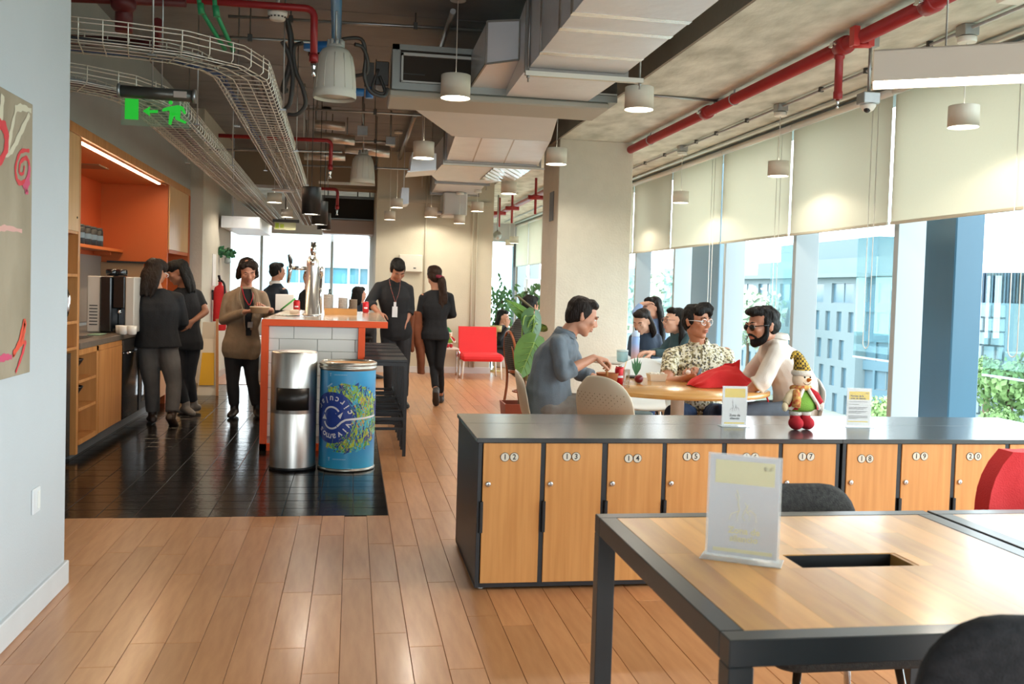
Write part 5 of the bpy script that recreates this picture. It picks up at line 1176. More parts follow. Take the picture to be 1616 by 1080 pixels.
# bar stools
def bar_stool(loc, rot=0):
    t = thing('bar_stool', (0, 0, 0), None, 'stool', 'black bar stools along the bar'); w = .17; H = .77
    for j in range(4): m = MB(); m.box(-w, -w+j*2*w/4+.004, H-.022, w, -w+(j+1)*2*w/4-.004, H, b=.003); m.build('seat_slat', BLKM, t)
    m = MB(); m.box(-w, -w, H-.05, w, -w+.025, H-.022); m.box(-w, w-.025, H-.05, w, w, H-.022); m.box(-w, -w+.025, H-.05, -w+.025, w-.025, H-.022); m.box(w-.025, -w+.025, H-.05, w, w-.025, H-.022); m.build('seat_frame', BLKM, t)
    for sx in (-1, 1):
        for sy in (-1, 1): m = MB(); m.bar((sx*(w-.013), sy*(w-.013), 0), (sx*(w-.013), sy*(w-.013), H-.05), .026); m.build('leg', BLKM, t)
    for z in (.22, .3):
        for sy in (-1, 1): m = MB(); m.bar((-w+.026, sy*(w-.013), z), (w-.026, sy*(w-.013), z), .022, .02); m.build('rail', BLKM, t)
        for sx in (-1, 1): m = MB(); m.bar((sx*(w-.013), -w+.026, z+.02), (sx*(w-.013), w-.026, z+.02), .022, .02); m.build('rail', BLKM, t)
    t.location = loc; t.rotation_euler.z = rot; return t
s_ = bar_stool((.275, 7.72, 0)); s_['label'] = 'black slatted bar stool, first of the row, next to the blue drum'
for i, (x, y, lab) in enumerate(((.275, 8.19, 'black slatted bar stool second from the blue drum'), (.275, 8.66, 'black slatted bar stool third from the blue drum'), (.275, 9.13, 'black slatted bar stool fourth from the blue drum'), (.275, 9.6, 'black slatted bar stool last in the row, by the standing man'))):
    o = copy_tree(s_); o.location = (x, y, 0); o['label'] = lab
# things on the bar
BZ = 1.061
q = P(492, 498, Z=BZ)
t = thing('beer_tower', (q.x, q.y, BZ), 'chrome beer tap tower with two taps standing on the bar', 'beer tap')
m = MB(); m.lathe([(.085, 0), (.085, .012), (.06, .018), (.058, .45), (.056, .5), (.04, .54), (.012, .555)], (q.x, q.y, BZ), 28); m.build('column', mat('tower_steel', '#dedbd6', .3, metal=.9), t)
m = MB(); m.tube([(q.x+.075, q.y-.02, BZ+.02), (q.x+.075, q.y-.02, BZ+.36)], .016, 10); m.lathe([(.022, .36), (.022, .44), (.015, .45)], (q.x+.075, q.y-.02, BZ), 10); m.build('side_pipe', CHROME, t)
z = BZ+.43; m = MB(); m.tube([(q.x-.05, q.y, z), (q.x-.19, q.y-.02, z)], .018, 10); m.tube([(q.x-.19, q.y-.02, z+.03), (q.x-.2, q.y-.025, z-.03), (q.x-.215, q.y-.03, z-.14)], [.022, .018, .013], 10); tp_ = m.build('tap', CHROME, t)
m = MB(); m.tube([(q.x-.195, q.y-.02, z+.03), (q.x-.2, q.y-.02, z+.07), (q.x-.215, q.y-.02, z+.12)], [.013, .02, .012], 8); m.build('handle', BLKM, tp_)
m = MB(); m.tube([(q.x, q.y-.05, BZ+.5), (q.x, q.y-.13, BZ+.5)], .018, 10); m.tube([(q.x, q.y-.12, BZ+.52), (q.x, q.y-.14, BZ+.46)], .02, 10); tp_ = m.build('tap', CHROME, t)
m = MB(); m.tube([(q.x+.005, q.y-.06, BZ+.545), (q.x+.005, q.y-.06, BZ+.58), (q.x+.008, q.y-.06, BZ+.67)], [.02, .03, .026], 10); m.build('handle', CHROME, tp_)
m = MB(); m.lathe([(.2, 0), (.2, .004), (.19, .006), (.001, .006)], (q.x-.12, q.y-.25, BZ), 30, sx=1.0, sy=.8); o = m.build('drip_tray', CHROME); tag(o, 'round polished drip tray before the beer tower', 'tray')
a = P(420, 494, Z=BZ); b_ = P(480, 486, Z=BZ); m = MB(); m.box(a.x+.22, a.y, BZ, b_.x+.05, a.y+.35, BZ+.03, b=.004); o = m.build('serving_tray', mat('tray_wood_pale', '#cbb9a4', .5)); tag(o, 'flat pale tray lying on the bar left of the tower', 'tray')
def can(px, py, y, label, grp='red drink cans'):
    q = P(px, py, Z=BZ) if y is None else y
    t = thing('drink_can', q, label, 'can', grp)
    m = MB(); m.lathe([(.024, 0), (.033, .008), (.033, .1), (.027, .118)], q, 22); m.build('body', mat('can_red', '#c2222b', .3, metal=.3), t)
    m = MB(); m.lathe([(.027, .118), (.0275, .122), (.024, .1185), (.001, .1185)], q, 22); m.build('lid', CHROME, t)
    m = MB(); vs = []; n = 10
    for z in (.045, .06):
        for k in range(n): a_ = math.radians(-125+70*k/(n-1)); vs.append((q.x+.0334*math.cos(a_), q.y+.0334*math.sin(a_), q.z+z))
    m.add(vs, [(k, k+1, n+k+1, n+k) for k in range(n-1)], 0, True); m.build('print', WPR, t); return t
q = P(468, 492, Z=BZ); can(0, 0, Vector((q.x, q.y, BZ)), 'red drink can on the bar beside the white box')
q = P(577, 494, Z=BZ); can(0, 0, Vector((q.x, q.y, BZ)), 'slim red drink can on the bar by the standing man')
# cup stacks on a wooden tray
a = P(508, 497, Z=BZ); b_ = P(560, 497, Z=BZ); yT = a.y+.1
t_ = MB(); x0, x1 = a.x+.02, b_.x+.02; t_.box(x0, yT, BZ, x1, yT+.3, BZ+.012); t_.box(x0, yT, BZ+.012, x1, yT+.012, BZ+.06); t_.box(x0, yT+.288, BZ+.012, x1, yT+.3, BZ+.06); t_.box(x0, yT+.012, BZ+.012, x0+.012, yT+.288, BZ+.06); t_.box(x1-.012, yT+.012, BZ+.012, x1, yT+.288, BZ+.06)
o = t_.build('cup_tray', mat('tray_wood', '#c78f4e', .5, noise=.12, nscale=8)); tag(o, 'wooden tray on the bar holding stacks of paper cups', 'tray')
for px, wdt, h, ly, lab in ((518, .05, .175, 0, 'tallest stack of pale paper cups on the bar tray'), (541, .048, .15, .0, 'middle stack of white paper cups on the bar tray'), (557, .042, .135, .02, 'brown kraft paper cup stack at the end of the bar tray')):
    q = P(px, 490, Y=yT+.1+ly); t = thing('cup_stack', (q.x, yT+.1+ly, BZ+.012), lab, 'cups')
    n = int(h/.017); mt = mat('cup_pale', '#b9b2aa', .6) if 'brown' not in lab else mat('cup_kraft', '#8b7a68', .7)
    for k in range(n):
        m = MB(); m.lathe([(wdt*.72, 0), (wdt*.94, .05), (wdt, .052), (wdt*.95, .054)], (q.x, yT+.1+ly, BZ+.012+k*.014), 16); m.build('cup', mt, t)
q = P(450, 470, Y=10.35); m = MB(); c_ = Vector((q.x+.01, 10.35, BZ)); m.box(c_.x-.11, c_.y, BZ, c_.x+.08, c_.y+.08, BZ+.17, b=.003); o = m.build('paper_box', PAPER); tag(o, 'white paper box standing on the bar behind the red can', 'box')
m = MB(); m.tube([(c_.x-.05, c_.y-.06, BZ+.005), (c_.x+.1, c_.y-.08, BZ+.13)], .009, 8); o = m.build('green_straw', mat('straw_green', '#3f9a4a', .5)); tag(o, 'slanting green stick leaning on the white box on the bar', 'stick')
m = MB(); m.lathe([(.028, 0), (.03, .03), (.026, .17), (.012, .2), (.012, .24)], (P(520, 480, Y=10.35).x, 10.35, BZ), 14); o = m.build('dark_bottle', mat('bottle_dark', '#23373a', .15)); tag(o, 'dark bottle on the bar behind the cup stacks', 'bottle')
# ================================================================== KITCHEN
KX, KB = -1.98, -2.685
WOODK = mat('kitchen_beech', '#cf8f52', .42, col2='#bd7c40', nscale=2.2, stretch=(10, 10, .8))
WOODP = mat('kitchen_lit_beech', '#dcae78', .4, col2='#cf9f68', nscale=2.2, stretch=(10, 10, .8))  # kitchen beech made paler: light on the upper doors put into the colour
t = bpy.data.objects.new('trim_kitchen_surround', None); COL.objects.link(t); t.location = (KX, 9.3, 0); t['_o'] = (KX, 9.3, 0); t['kind'] = 'structure'
m = MB(); m.box(KB, 6.35, 2.375, KX+.004, 12.14, 2.449, b=.002); m.build('top_rail', WOODK, t)
m = MB(); m.box(KB, 12.04, 0, KX+.006, 12.14, 2.375, b=.002); m.build('end_post', ORANGE_IN, t)
m = MB(); m.box(KB, 7.43, 2.36, KX-.03, 10.8, 2.374); m.build('recess_ceiling', mat('recess_ceiling_orange', '#c57a4a', .6), t)
m = MB(); m.box(-2.5, 9.0, 2.352, -2.25, 9.35, 2.36); m.box(-2.49, 9.01, 2.350, -2.26, 9.34, 2.3525); m.build('vent', mat('vent_brown', '#8a6a50', .6), t)
m = MB(); m.box(KB, 10.8, 0, KX-.01, 10.84, 2.374); m.build('end_panel', ORANGE_IN, t)
m = MB(); m.box(KB-.01, 7.43, .9, KB+.01, 10.8, 2.36); m.build('back_panel', mat('orange_back_panel', '#bf4f1e', .55), t)
m = MB(); m.box(KB+.01, 7.43, .9, KB+.02, 10.8, 1.58); m.build('splash_back', mat('splash_grey', '#8f8a84', .35), t)
m = MB(); m.box(KB+.02, 10.78, .9, KX-.25, 10.8, 1.52); m.build('end_splash', mat('end_splash_tan', '#b08a66', .45), t)
m = MB(); m.box(KB+.1, 10.7, 1.515, KX-.2, 10.8, 1.535); m.build('black_ledge', BLACK, t)
t2 = thing('shelf', (-2.55, 9.2, 1.62), 'orange shelf along the back of the kitchen recess', 'shelf')
m = MB(); m.box(KB+.01, 7.43, 1.625, -2.44, 10.795, 1.655, b=.002); m.build('board', mat('shelf_orange', '#d06a2b', .45), t2)
m = MB()
for y in (8.0, 9.4, 10.5): m.box(KB+.02, y, 1.59, -2.5, y+.02, 1.625)
m.build('bracket', ORANGE_IN, t2)
for i in range(4):
    c = P(128+i*5.2, 380, X=-2.53); m = MB(); m.lathe([(.055, 0), (.058, .004), (.058, .16), (.05, .165)], (-2.53, 9.42+i*.22, 1.656), 16); m.lathe([(.052, .165), (.052, .185), (.03, .19)], (-2.53, 9.42+i*.22, 1.656), 16, 1); m.lathe([(.0585, .06), (.0585, .11)], (-2.53, 9.42+i*.22, 1.656), 16, 2, cap=False)
    o = m.build('canister', [BLACK, DGREY, mat('canister_label', '#6b7f8c', .6)]); tag(o, ['black canister nearest the tall cabinet on the orange shelf', 'second black canister on the orange shelf', 'third black canister on the orange shelf', 'last black canister on the orange shelf, nearest the people'][i], 'canister', 'canisters on the orange shelf')
# LED strips
LED = mat('led_strip', '#ffffff', .5, emit='#ffe2b8', estr=9)
t = thing('led_strip', (KX-.05, 9, 2.36), 'glowing warm light strip in two lengths along the kitchen recess', 'lamp')
for y0, y1 in ((7.44, 8.78), (8.8, 10.5)):
    m = MB(); m.box(KX-.06, y0, 2.346, KX-.035, y1, 2.359); m.build('strip', LED, t)
light('kitchen_strip_light', 'AREA', (KX-.05, 9.0, 2.34), 13, (1, .78, .5), (0, math.radians(-20), 0), shape='RECTANGLE', size=.03, size_y=3.0)
# tall cabinet before the recess
t = thing('tall_cabinet', (KX, 6.9, 0), 'tall beech cabinet with open shelves beside the wall edge', 'cabinet')
m = MB(); m.box(KB, 7.38, .04, KX, 7.43, 2.374, b=.002); m.box(KB, 6.36, .04, KX, 6.40, 2.374); m.box(KB, 6.40, .04, KB+.02, 7.38, 2.374); m.build('carcass', WOODK, t)
m = MB(); m.box(KX-.02, 6.40, 1.68, KX+.002, 7.378, 2.372, b=.002); d = m.build('door', WOODP, t)
m = MB(); m.lathe([(.008, 0), (.009, .003), (.003, .006)], (KX+.002, 7.33, 1.78), 10, M=Matrix.Rotation(math.radians(90), 4, 'Y')); m.build('lock', BLACK, d)
for z in (1.66, 1.35, 1.01, .82): m = MB(); m.box(KB+.02, 6.40, z, KX-.003, 7.38, z+.022, b=.001); m.build('shelf', WOODK, t)
m = MB(); m.box(KX-.3, 6.44, 0.05, KX-.02, 7.3, .8, b=.003); m.build('black_front', mat('oven_black', '#19191b', .2, coat=.5), t)
t = thing('steel_urn', (-2.2, 7.2, 1.03), 'rounded steel hot water urn on the tall cabinet shelf', 'urn')
m = MB(); m.lathe([(.14, 0), (.155, .02), (.16, .14), (.15, .22), (.1, .27), (.03, .285)], (-2.17, 7.2, 1.033), 24); m.build('body', STEEL, t)
m = MB(); m.tube([(-2.01, 7.2, 1.06), (-1.995, 7.2, 1.12), (-1.99, 7.2, 1.2), (-2.01, 7.2, 1.26)], .012, 8); m.build('handle', CHROME, t)
# base units
t = thing('kitchen_base_cabinet', (KX, 8.1, 0), 'beech base cabinet with open bowl shelves and a plain door', 'cabinet')
m = MB(); m.box(KB, 7.44, .1, KX-.02, 7.46, .81); m.box(KB, 7.93, .1, KX, 7.99, .81, b=.001); m.box(KB, 7.46, .1, KB+.02, 8.76, .81); m.box(KB, 7.44, .77, KX, 8.76, .812, b=.001); m.box(KB, 7.46, .1, KX, 7.93, .14); m.build('carcass', WOODK, t)
for z in (.35, .56): m = MB(); m.box(KB+.02, 7.46, z, KX-.004, 7.93, z+.022, b=.001); m.build('shelf', WOODK, t)
m = MB(); m.box(KX-.016, 8.0, .105, KX+.004, 8.75, .768, b=.002); m.build('door', WOODK, t)
m = MB(); m.box(KB, 7.44, 0, KX-.06, 12.04, .1); m.build('plinth', mat('plinth_grey', '#6d7072', .35, metal=.5), t)
m = MB(); m.box(KX-.62, 10.9, .1, KX-.0, 12.03, 1.0); m.build('end_door', WOODP, t)
for z, y, lab in ((.583, 7.7, 'black bowl on the upper open shelf of the kitchen base'), (.373, 7.7, 'black bowl on the lower open shelf of the kitchen base')):
    m = MB(); m.lathe([(.06, 0), (.07, .004), (.11, .09), (.135, .13), (.14, .14), (.13, .138), (.1, .09), (.06, .012), (.001, .012)], (-2.16, y, z), 24, cap=False); o = m.build('bowl', BLACK); tag(o, lab, 'bowl', 'black bowls in the kitchen base')
m = MB(); m.box(KB+.01, 7.43, .815, KX+.012, 10.795, .862, b=.003); o = m.build('worktop', mat('worktop_grey', '#7d6f62', .3, noise=.25, nscale=30, coat=.2)); tag(o, 'grey speckled kitchen worktop', 'worktop')
m = MB(); m.box(-2.5, 7.7, .864, -2.1, 8.3, .868); m.box(-2.47, 7.73, .868, -2.13, 8.27, .87); o = m.build('sink', mat('sink_dark', '#3f3a36', .25, metal=.6)); tag(o, 'dark sink set in the worktop beside the tall cabinet', 'sink')
t = thing('dishwasher', (KX, 9.05, 0), 'black fronted dishwasher with a control strip under the worktop', 'dishwasher')
m = MB(); m.box(KB, 8.77, .1, KX-.01, 9.36, .81); m.build('body', BLACK, t)
m = MB(); m.box(KX-.012, 8.775, .105, KX+.01, 9.355, .70, b=.003); m.build('door', mat('appliance_black', '#15171a', .12, coat=.6), t)
m = MB(); m.box(KX-.012, 8.775, .705, KX+.012, 9.355, .808, b=.003); m.build('control_panel', mat('control_steel', '#6a6560', .3, metal=.8), t)
m = MB(); m.tube([(KX+.03, 8.85, .69), (KX+.03, 9.28, .69)], .009, 8); m.tube([(KX+.005, 8.87, .69), (KX+.03, 8.87, .69)], .006, 6); m.tube([(KX+.005, 9.26, .69), (KX+.03, 9.26, .69)], .006, 6); m.build('handle', CHROME, t)
t = thing('small_fridge', (KX, 9.8, 0), 'glass fronted black under-counter fridge behind the woman in grey jeans', 'fridge')
m = MB(); m.box(KB, 9.4, .1, KX-.01, 10.05, .81); m.build('body', BLACK, t)
m = MB(); m.box(KX-.01, 9.405, .105, KX+.012, 10.045, .806, b=.003); m.box(KX+.012, 9.5, .18, KX+.014, 9.95, .74, 1); m.build('door', [mat('fridge_frame', '#2b2b2d', .3), mat('fridge_glass', '#39505e', .06, coat=.8)], t)
m = MB(); m.bar((KX+.035, 9.46, .25), (KX+.035, 9.46, .7), .018); m.build('handle', CHROME, t)
m = MB(); m.box(KX-.02, 10.06, .105, KX+.004, 10.79, .806, b=.002); o = m.build('cabinet_front', WOODK); tag(o, 'beech cupboard front between the fridge and the end panel', 'cabinet')
# tall cabinet beyond
t = thing('tall_cabinet', (KX, 11.4, 0), 'tall beech cabinet at the far end of the kitchen with an orange niche below', 'cabinet')
m = MB(); m.box(KX-.02, 10.845, 1.68, KX+.002, 12.035, 2.372, b=.002); m.build('door', WOODP, t)
m = MB(); m.box(KB, 10.845, 1.64, KX, 12.035, 1.678); m.box(KB, 10.845, 1.0, KB+.02, 12.035, 1.64); m.build('niche', ORANGE_IN, t)
# coffee machine
t = thing('coffee_machine', (P(165, 517, Y=8.9).x, 8.9, .862), 'black and white coffee machine standing on the kitchen worktop', 'coffee machine')
X_ = lambda px: P(px, 480, Y=8.9).x
m = MB(); m.box(X_(137), 8.9, .866, X_(158), 9.35, 1.365, b=.008); m.build('side_panel', mat('machine_white', '#bdb6ac', .45), t)
m = MB()
for k in range(7): m.box(X_(141), 8.897, .93+k*.028, X_(154), 8.902, .94+k*.028)
m.build('vent_slots', DGREY, t)
m = MB(); m.box(X_(158)+.002, 8.88, .866, X_(176), 9.35, 1.36, b=.01); m.box(X_(176)+.002, 8.92, 1.08, X_(196), 9.35, 1.37, b=.01); m.box(X_(176)+.002, 8.92, .866, X_(196), 9.35, .9, b=.004); m.box(X_(177), 9.15, .9, X_(195), 9.35, 1.08); m.build('body', mat('machine_black', '#16181b', .22, coat=.4), t)
m = MB(); m.tube([(X_(186), 8.96, 1.08), (X_(186), 8.96, 1.03)], .016, 8); m.tube([(X_(181), 8.95, 1.045), (X_(190), 8.95, 1.045)], .01, 8); m.build('spout', CHROME, t)
m = MB(); m.lathe([(.05, 1.37), (.055, 1.375), (.058, 1.42), (.05, 1.43)], (X_(168), 9.1, 0), 16); m.lathe([(.05, 1.372), (.055, 1.378), (.055, 1.42), (.05, 1.43)], (X_(182), 9.1, 0), 16); m.build('bean_hopper', mat('machine_black', '#16181b', .22), t)
m = MB(); m.box(X_(196)+.003, 8.92, .866, X_(211), 9.35, 1.365, b=.008); m.build('side_panel', mat('machine_white', '#bdb6ac', .45), t)
for i, (px, py) in enumerate(((190, 512), (196, 514), (203, 510), (207, 512))):
    c = P(px, py+8, Y=8.75-.03*i); m = MB(); m.lathe([(.03, 0), (.038, .01), (.041, .075), (.038, .075), (.034, .012), (.001, .012)], (c.x, 8.75-.06*(i % 2), .863), 16, cap=False); o = m.build('glass_cup', mat('cup_white_glass', '#dcd9d2', .2)); tag(o, ['small white cup farthest toward the corner in the cluster before the coffee machine', 'second small white cup before the coffee machine', 'third small white cup before the coffee machine', 'small white cup nearest the hand of the woman in grey jeans'][i], 'cup', 'white cups by the coffee machine')
m = MB(); m.box(X_(160), 8.45, .864, X_(178), 8.7, .87, b=.002); o = m.build('cloth', mat('cloth_green', '#7f9a80', .9)); tag(o, 'folded pale green cloth on the worktop', 'cloth')
m = MB(); m.box(X_(128), 8.2, .871, X_(140), 8.5, .878, b=.002); o = m.build('paper_pad', PAPER); tag(o, 'white paper pad beside the sink', 'paper')
# fire extinguisher, notice and A-frame by the pillar wall
q = P(347, 515, X=-1.72); y_ = q.y
EZ = .70
t = thing('fire_extinguisher', (-1.72, y_, EZ), 'red fire extinguisher hanging on the pillar wall behind the woman in the blazer', 'extinguisher')
m = MB(); m.lathe([(.07, 0), (.085, .02), (.085, .5), (.07, .57), (.025, .6), (.022, .66)], (-1.725, y_, EZ), 24); m.build('cylinder', RED, t)
m = MB(); m.lathe([(.0858, .08), (.0858, .12)], (-1.725, y_, EZ), 24, cap=False); m.build('label_band', PAPER, t)
m = MB(); m.bar((-1.725, y_-.02, 1.36), (-1.725, y_-.14, 1.42), .03, .02); m.bar((-1.725, y_-.02, 1.36), (-1.725, y_-.13, 1.35), .025, .015); m.box(-1.82, y_-.03, 1.10, -1.80, y_+.03, 1.20); m.box(-1.83, y_-.02, 1.20, -1.7, y_+.02, 1.23); m.build('valve', BLACK, t)
m = MB(); m.tube(smooth_path([(-1.71, y_-.03, 1.36), (-1.66, y_-.09, 1.30), (-1.65, y_-.11, 1.10), (-1.66, y_-.11, 0.90)], 5), [.014]*12+[.02, .026, .034, .042], 8); m.build('hose', BLACK, t)
q = P(338, 425, X=-1.825); m = MB(); m.box(-1.829, q.y-.15, q.z-.22, -1.823, q.y+.15, q.z+.2); o = m.build('wall_notice', PAPER); tag(o, 'pale paper notice on the pillar wall above the red extinguisher', 'notice')
q0 = P(328, 655, Z=0); q1 = P(345, 668, Z=0)
t = thing('caution_board', (-1.45, 10.6, 0), 'folded yellow and white floor caution board leaning by the pillar', 'sign')
yb = 11.6
for dy_, lean in ((-.0, .14), (.2, -.12)):
    m = MB(); m.prism([(-1.78, yb+dy_, 0), (-1.56, yb+dy_, 0), (-1.6, yb+dy_+lean, .86), (-1.74, yb+dy_+lean, .86)], (0, .015, 0)); p_ = m.build('leaf', mat('board_cream', '#ddd6c6', .5), t)
    m = MB(); m.prism([(-1.755, yb+dy_-.003, .12), (-1.585, yb+dy_-.003, .12), (-1.6, yb+dy_+lean*.55-.003, .5), (-1.735, yb+dy_+lean*.55-.003, .5)], (0, -.003, 0)); m.build('yellow_panel', mat('board_yellow', '#d9a91f', .5), p_)
for x in (-1.56,): m = MB(); m.bar((x+.02, yb-.05, 0), (x-.02, yb+.12, .9), .03, .02); m.build('edge_rail', mat('board_tan', '#a9764b', .5), t)
m = MB(); m.lathe([(.1, 0), (.12, .02), (.13, .6), (.12, .62)], (-1.25, 13.3, 0), 20); o = m.build('pale_bin', mat('bin_silver', '#b9bcbc', .3, metal=.7)); tag(o, 'small silver bin behind the woman in the blazer', 'bin')
# leafy hanging plant and wall sockets
q = P(352, 398, Y=13.6); t = thing('hanging_plant', q, 'dark green leafy plant jutting out beside the pillar before the bright window', 'plant')
rr = random.Random(2); m = MB()
for k in range(120):
    a = rr.uniform(0, 1); c = q+Vector((-.12+a*.26, rr.uniform(-.06, .06), .03-.05*a+rr.uniform(-.04, .04))); d = Vector((rr.uniform(-.3, 1), rr.uniform(-.5, .5), rr.uniform(-.8, .5))).normalized()*.06; s = Vector((-d.z, .2*d.x, d.x))*.35; m.add([c, c+d*.5+s, c+d, c+d*.5-s], [(0, 1, 2, 3)])
m.build('foliage', mat('plant_dark_green', '#2d6a3f', .5, noise=.3, nscale=20), t)
m = MB(); m.tube([(-1.83, 13.6, q.z), (q.x+.08, 13.6, q.z)], .008, 6); m.build('stem', mat('stem_green', '#4f6d35', .6), t)
m = MB(); m.lathe([(.02, -.16), (.045, -.14), (.04, -.08), (.01, -.06)], q+Vector((.06, 0, 0)), 10); m.tube([q+Vector((.06, 0, -.06)), q+Vector((.06, 0, 0))], .003, 5); m.build('small_pot', mat('pot_grey', '#9aa3a3', .5), t)
q = P(55, 790, X=-1.22); t = thing('light_switch', q, 'white light switch plate on the white wall above the baseboard', 'switch')
m = MB(); m.box(-1.22, q.y-.045, q.z-.05, -1.212, q.y+.045, q.z+.05, b=.003); m.build('plate', mat('switch_white', '#dcdedf', .35), t); m = MB(); m.box(-1.2125, q.y+.005, q.z-.035, -1.208, q.y+.03, q.z+.035, b=.001); m.build('rocker', WHITEP, t)
# ---- painting on the left wall
pz0, pz1 = P(41, 588, X=-1.2).z, P(51, 167, X=-1.2).z; py1 = P(45, 380, X=-1.2).y
t = thing('painting', (-1.21, py1-.7, pz0), 'large unframed abstract painting in taupe with red and white strokes', 'painting')
m = MB(); m.box(-1.2195, py1-1.5, pz0, -1.19, py1, pz1, b=.002); m.build('canvas', mat('canvas_taupe', '#8d8069', .8, col2='#a89a83', nscale=2.6, stretch=(1, 1.2, .6), bump=.2, bscale=50), t)
def brush(pts, w, mt, name):
    m = MB(); L = []
    pts = [P(px, py, X=-1.1895) for px, py in pts]; pts = smooth_path(pts, 5); lift = brush.k = brush.k+1
    for i, p in enumerate(pts):
        a = pts[max(i-1, 0)]; b = pts[min(i+1, len(pts)-1)]; d = (b-a); d = Vector((0, d.y, d.z)).normalized(); n_ = Vector((0, -d.z, d.y)); ww = w*(.6+.4*math.sin(math.pi*min(1, (i+1)/len(pts)*1.2)))*(.9+.2*math.sin(i*2.1)); L.append((p-n_*ww/2, p+n_*ww/2))
    for (a, b), (c, d) in zip(L, L[1:]): m.add([x-Vector((.0, 0, 0))+Vector((.0008+.00012*lift, 0, 0)) for x in (a, c, d, b)], [(0, 1, 2, 3)])
    return m.build(name, mt, t)
brush.k = 0
PRED, PPNK, PWHT, PORG = mat('stroke_red', '#d0353c', .6), mat('stroke_pink', '#c9476b', .6), mat('stroke_white', '#cfc7ae', .7), mat('stroke_orange', '#dc4a2a', .6)
brush([(12, 240), (18, 205), (25, 172)], .03, PWHT, 'white_stroke'); brush([(23, 172), (35, 170), (49, 175)], .03, PWHT, 'white_stroke'); brush([(46, 180), (32, 210), (18, 238), (8, 246)], .03, PWHT, 'white_stroke')
brush([(4, 150), (0, 190), (-4, 200)], .04, PWHT, 'white_stroke'); brush([(-2, 195), (8, 205), (9, 235), (-4, 262)], .05, PRED, 'red_stroke')
brush([(46, 238), (32, 240), (24, 265), (28, 287), (40, 286), (46, 268), (42, 250), (32, 256), (30, 272), (36, 274), (38, 262)], .022, PRED, 'red_spiral'); brush([(46, 262), (44, 280), (36, 296)], .03, PPNK, 'pink_stroke'); brush([(46, 285), (40, 300), (44, 304)], .03, PPNK, 'pink_stroke')
brush([(-4, 362), (10, 360), (34, 365)], .024, mat('stroke_pale_pink', '#d7a59a', .7), 'pale_pink_stroke'); brush([(20, 560), (30, 540), (38, 508), (38, 520), (34, 538), (20, 562)], .03, PORG, 'orange_stroke'); brush([(-4, 568), (8, 564), (18, 564)], .03, PPNK, 'pink_stroke'); brush([(40, 538), (34, 560), (24, 588)], .022, PRED, 'red_stroke'); brush([(20, 558), (30, 545), (38, 540)], .024, PORG, 'orange_stroke')
# ================================================================== CAFE AREA
TCX, TCY, TR = 2.17, 6.14, .62
t = thing('round_table', (TCX, TCY, 0), 'round wooden cafe table on a white pedestal where three men sit', 'table')
m = MB(); m.lathe([(TR-.012, .702), (TR, .706), (TR, .727), (TR-.004, .73), (.001, .73)], (TCX, TCY, 0), 72, cap=False); m.lathe([(.001, .702), (TR-.012, .702)], (TCX, TCY, 0), 72, cap=False); m.build('top', mat('cafe_table_wood', '#cf9a55', .25, col2='#bf8843', nscale=2, stretch=(1, 7, 1), coat=.4), t)
m = MB(); m.lathe([(.045, .03), (.045, .69), (.12, .7), (.12, .702)], (TCX, TCY-.05, 0), 28); m.build('pedestal', WHITEP, t)
m = MB(); m.lathe([(.3, 0), (.3, .012), (.06, .03), (.045, .03)], (TCX, TCY-.05, 0), 40); m.build('foot_plate', WHITEP, t)
# shell chair
SHELL = mat('shell_cream', '#cfc4ac', .5); SHELLW = mat('shell_white', '#dfe3e2', .45)
def shell_chair(loc, rot, label, mt, legs='metal', perforated=False, hb=.82):
    """front of the chair towards -y, back at +y"""
    t = thing('shell_chair', (0, 0, 0), label, 'chair'); rows = []
    prof = [(-.23, .435), (-.215, .45), (-.1, .445), (.06, .437), (.15, .45), (.195, .50), (.215, .58), (.235, .68), (.25, .76), (.258, hb)]
    for i, (y, z) in enumerate(prof):
        hw = [.19, .205, .215, .215, .215, .22, .23, .232, .222, .15][i]; row = []
        for j in range(11):
            u = -1+2*j/10; edge = abs(u)**2.5
            if i < 5: row.append((u*hw, y, z+.025*edge))
            else:
                drop = .05*abs(u)**3 if i == 9 else (.012*abs(u)**3 if i == 8 else 0); row.append((u*hw, y-.05*edge, z-drop))
        rows.append(row)
    m = MB(); m.grid(rows); o = m.build('shell', mt, t)
    so = o.modifiers.new('solid', 'SOLIDIFY'); so.thickness = .012; so.offset = 0; sb = o.modifiers.new('sub', 'SUBSURF'); sb.levels = 1; sb.render_levels = 1
    if perforated:
        m = MB()
        for a in range(19):
            for b in range(17):
                u = -.8+1.6*a/18; z = .50+.25*b/16; 
                if (a+b) % 2: continue
                hw = .225; y = .195+(z-.5)*.21; yy = y-.05*abs(u)**2.5+.0075
                m.lathe([(.0042, 0), (.0001, 0)], (u*hw, yy, z), 6, M=Matrix.Rotation(math.radians(-90), 4, 'X'), cap=False)
        tag(m.build('perforation', mat('perforation_dark', '#9c8f76', .8), t), kind='stuff')
    for sx in (-1, 1):
        for sy in (-1, 1):
            m = MB(); m.tube([(sx*.13, sy*.12, .43), (sx*.2, sy*.2, 0)], [.011, .009] if legs == 'metal' else [.017, .011], 8); m.build('leg', WHITEP if legs == 'metal' else mat('leg_wood', '#d2a05c', .5), t)
    m = MB(); m.bar((-.14, -.12, .425), (.14, .12, .425), .02, .012); m.bar((-.14, .12, .425), (.14, -.12, .425), .02, .012); m.build('under_frame', WHITEP, t)
    t.location = loc; t.rotation_euler.z = rot; return t
M1 = P(872, 640, Y=6.22)
shell_chair((M1.x-.0, 6.22, 0), math.radians(90-8+180+180-0), 'cream shell chair under the man in the grey-blue shirt', SHELL)
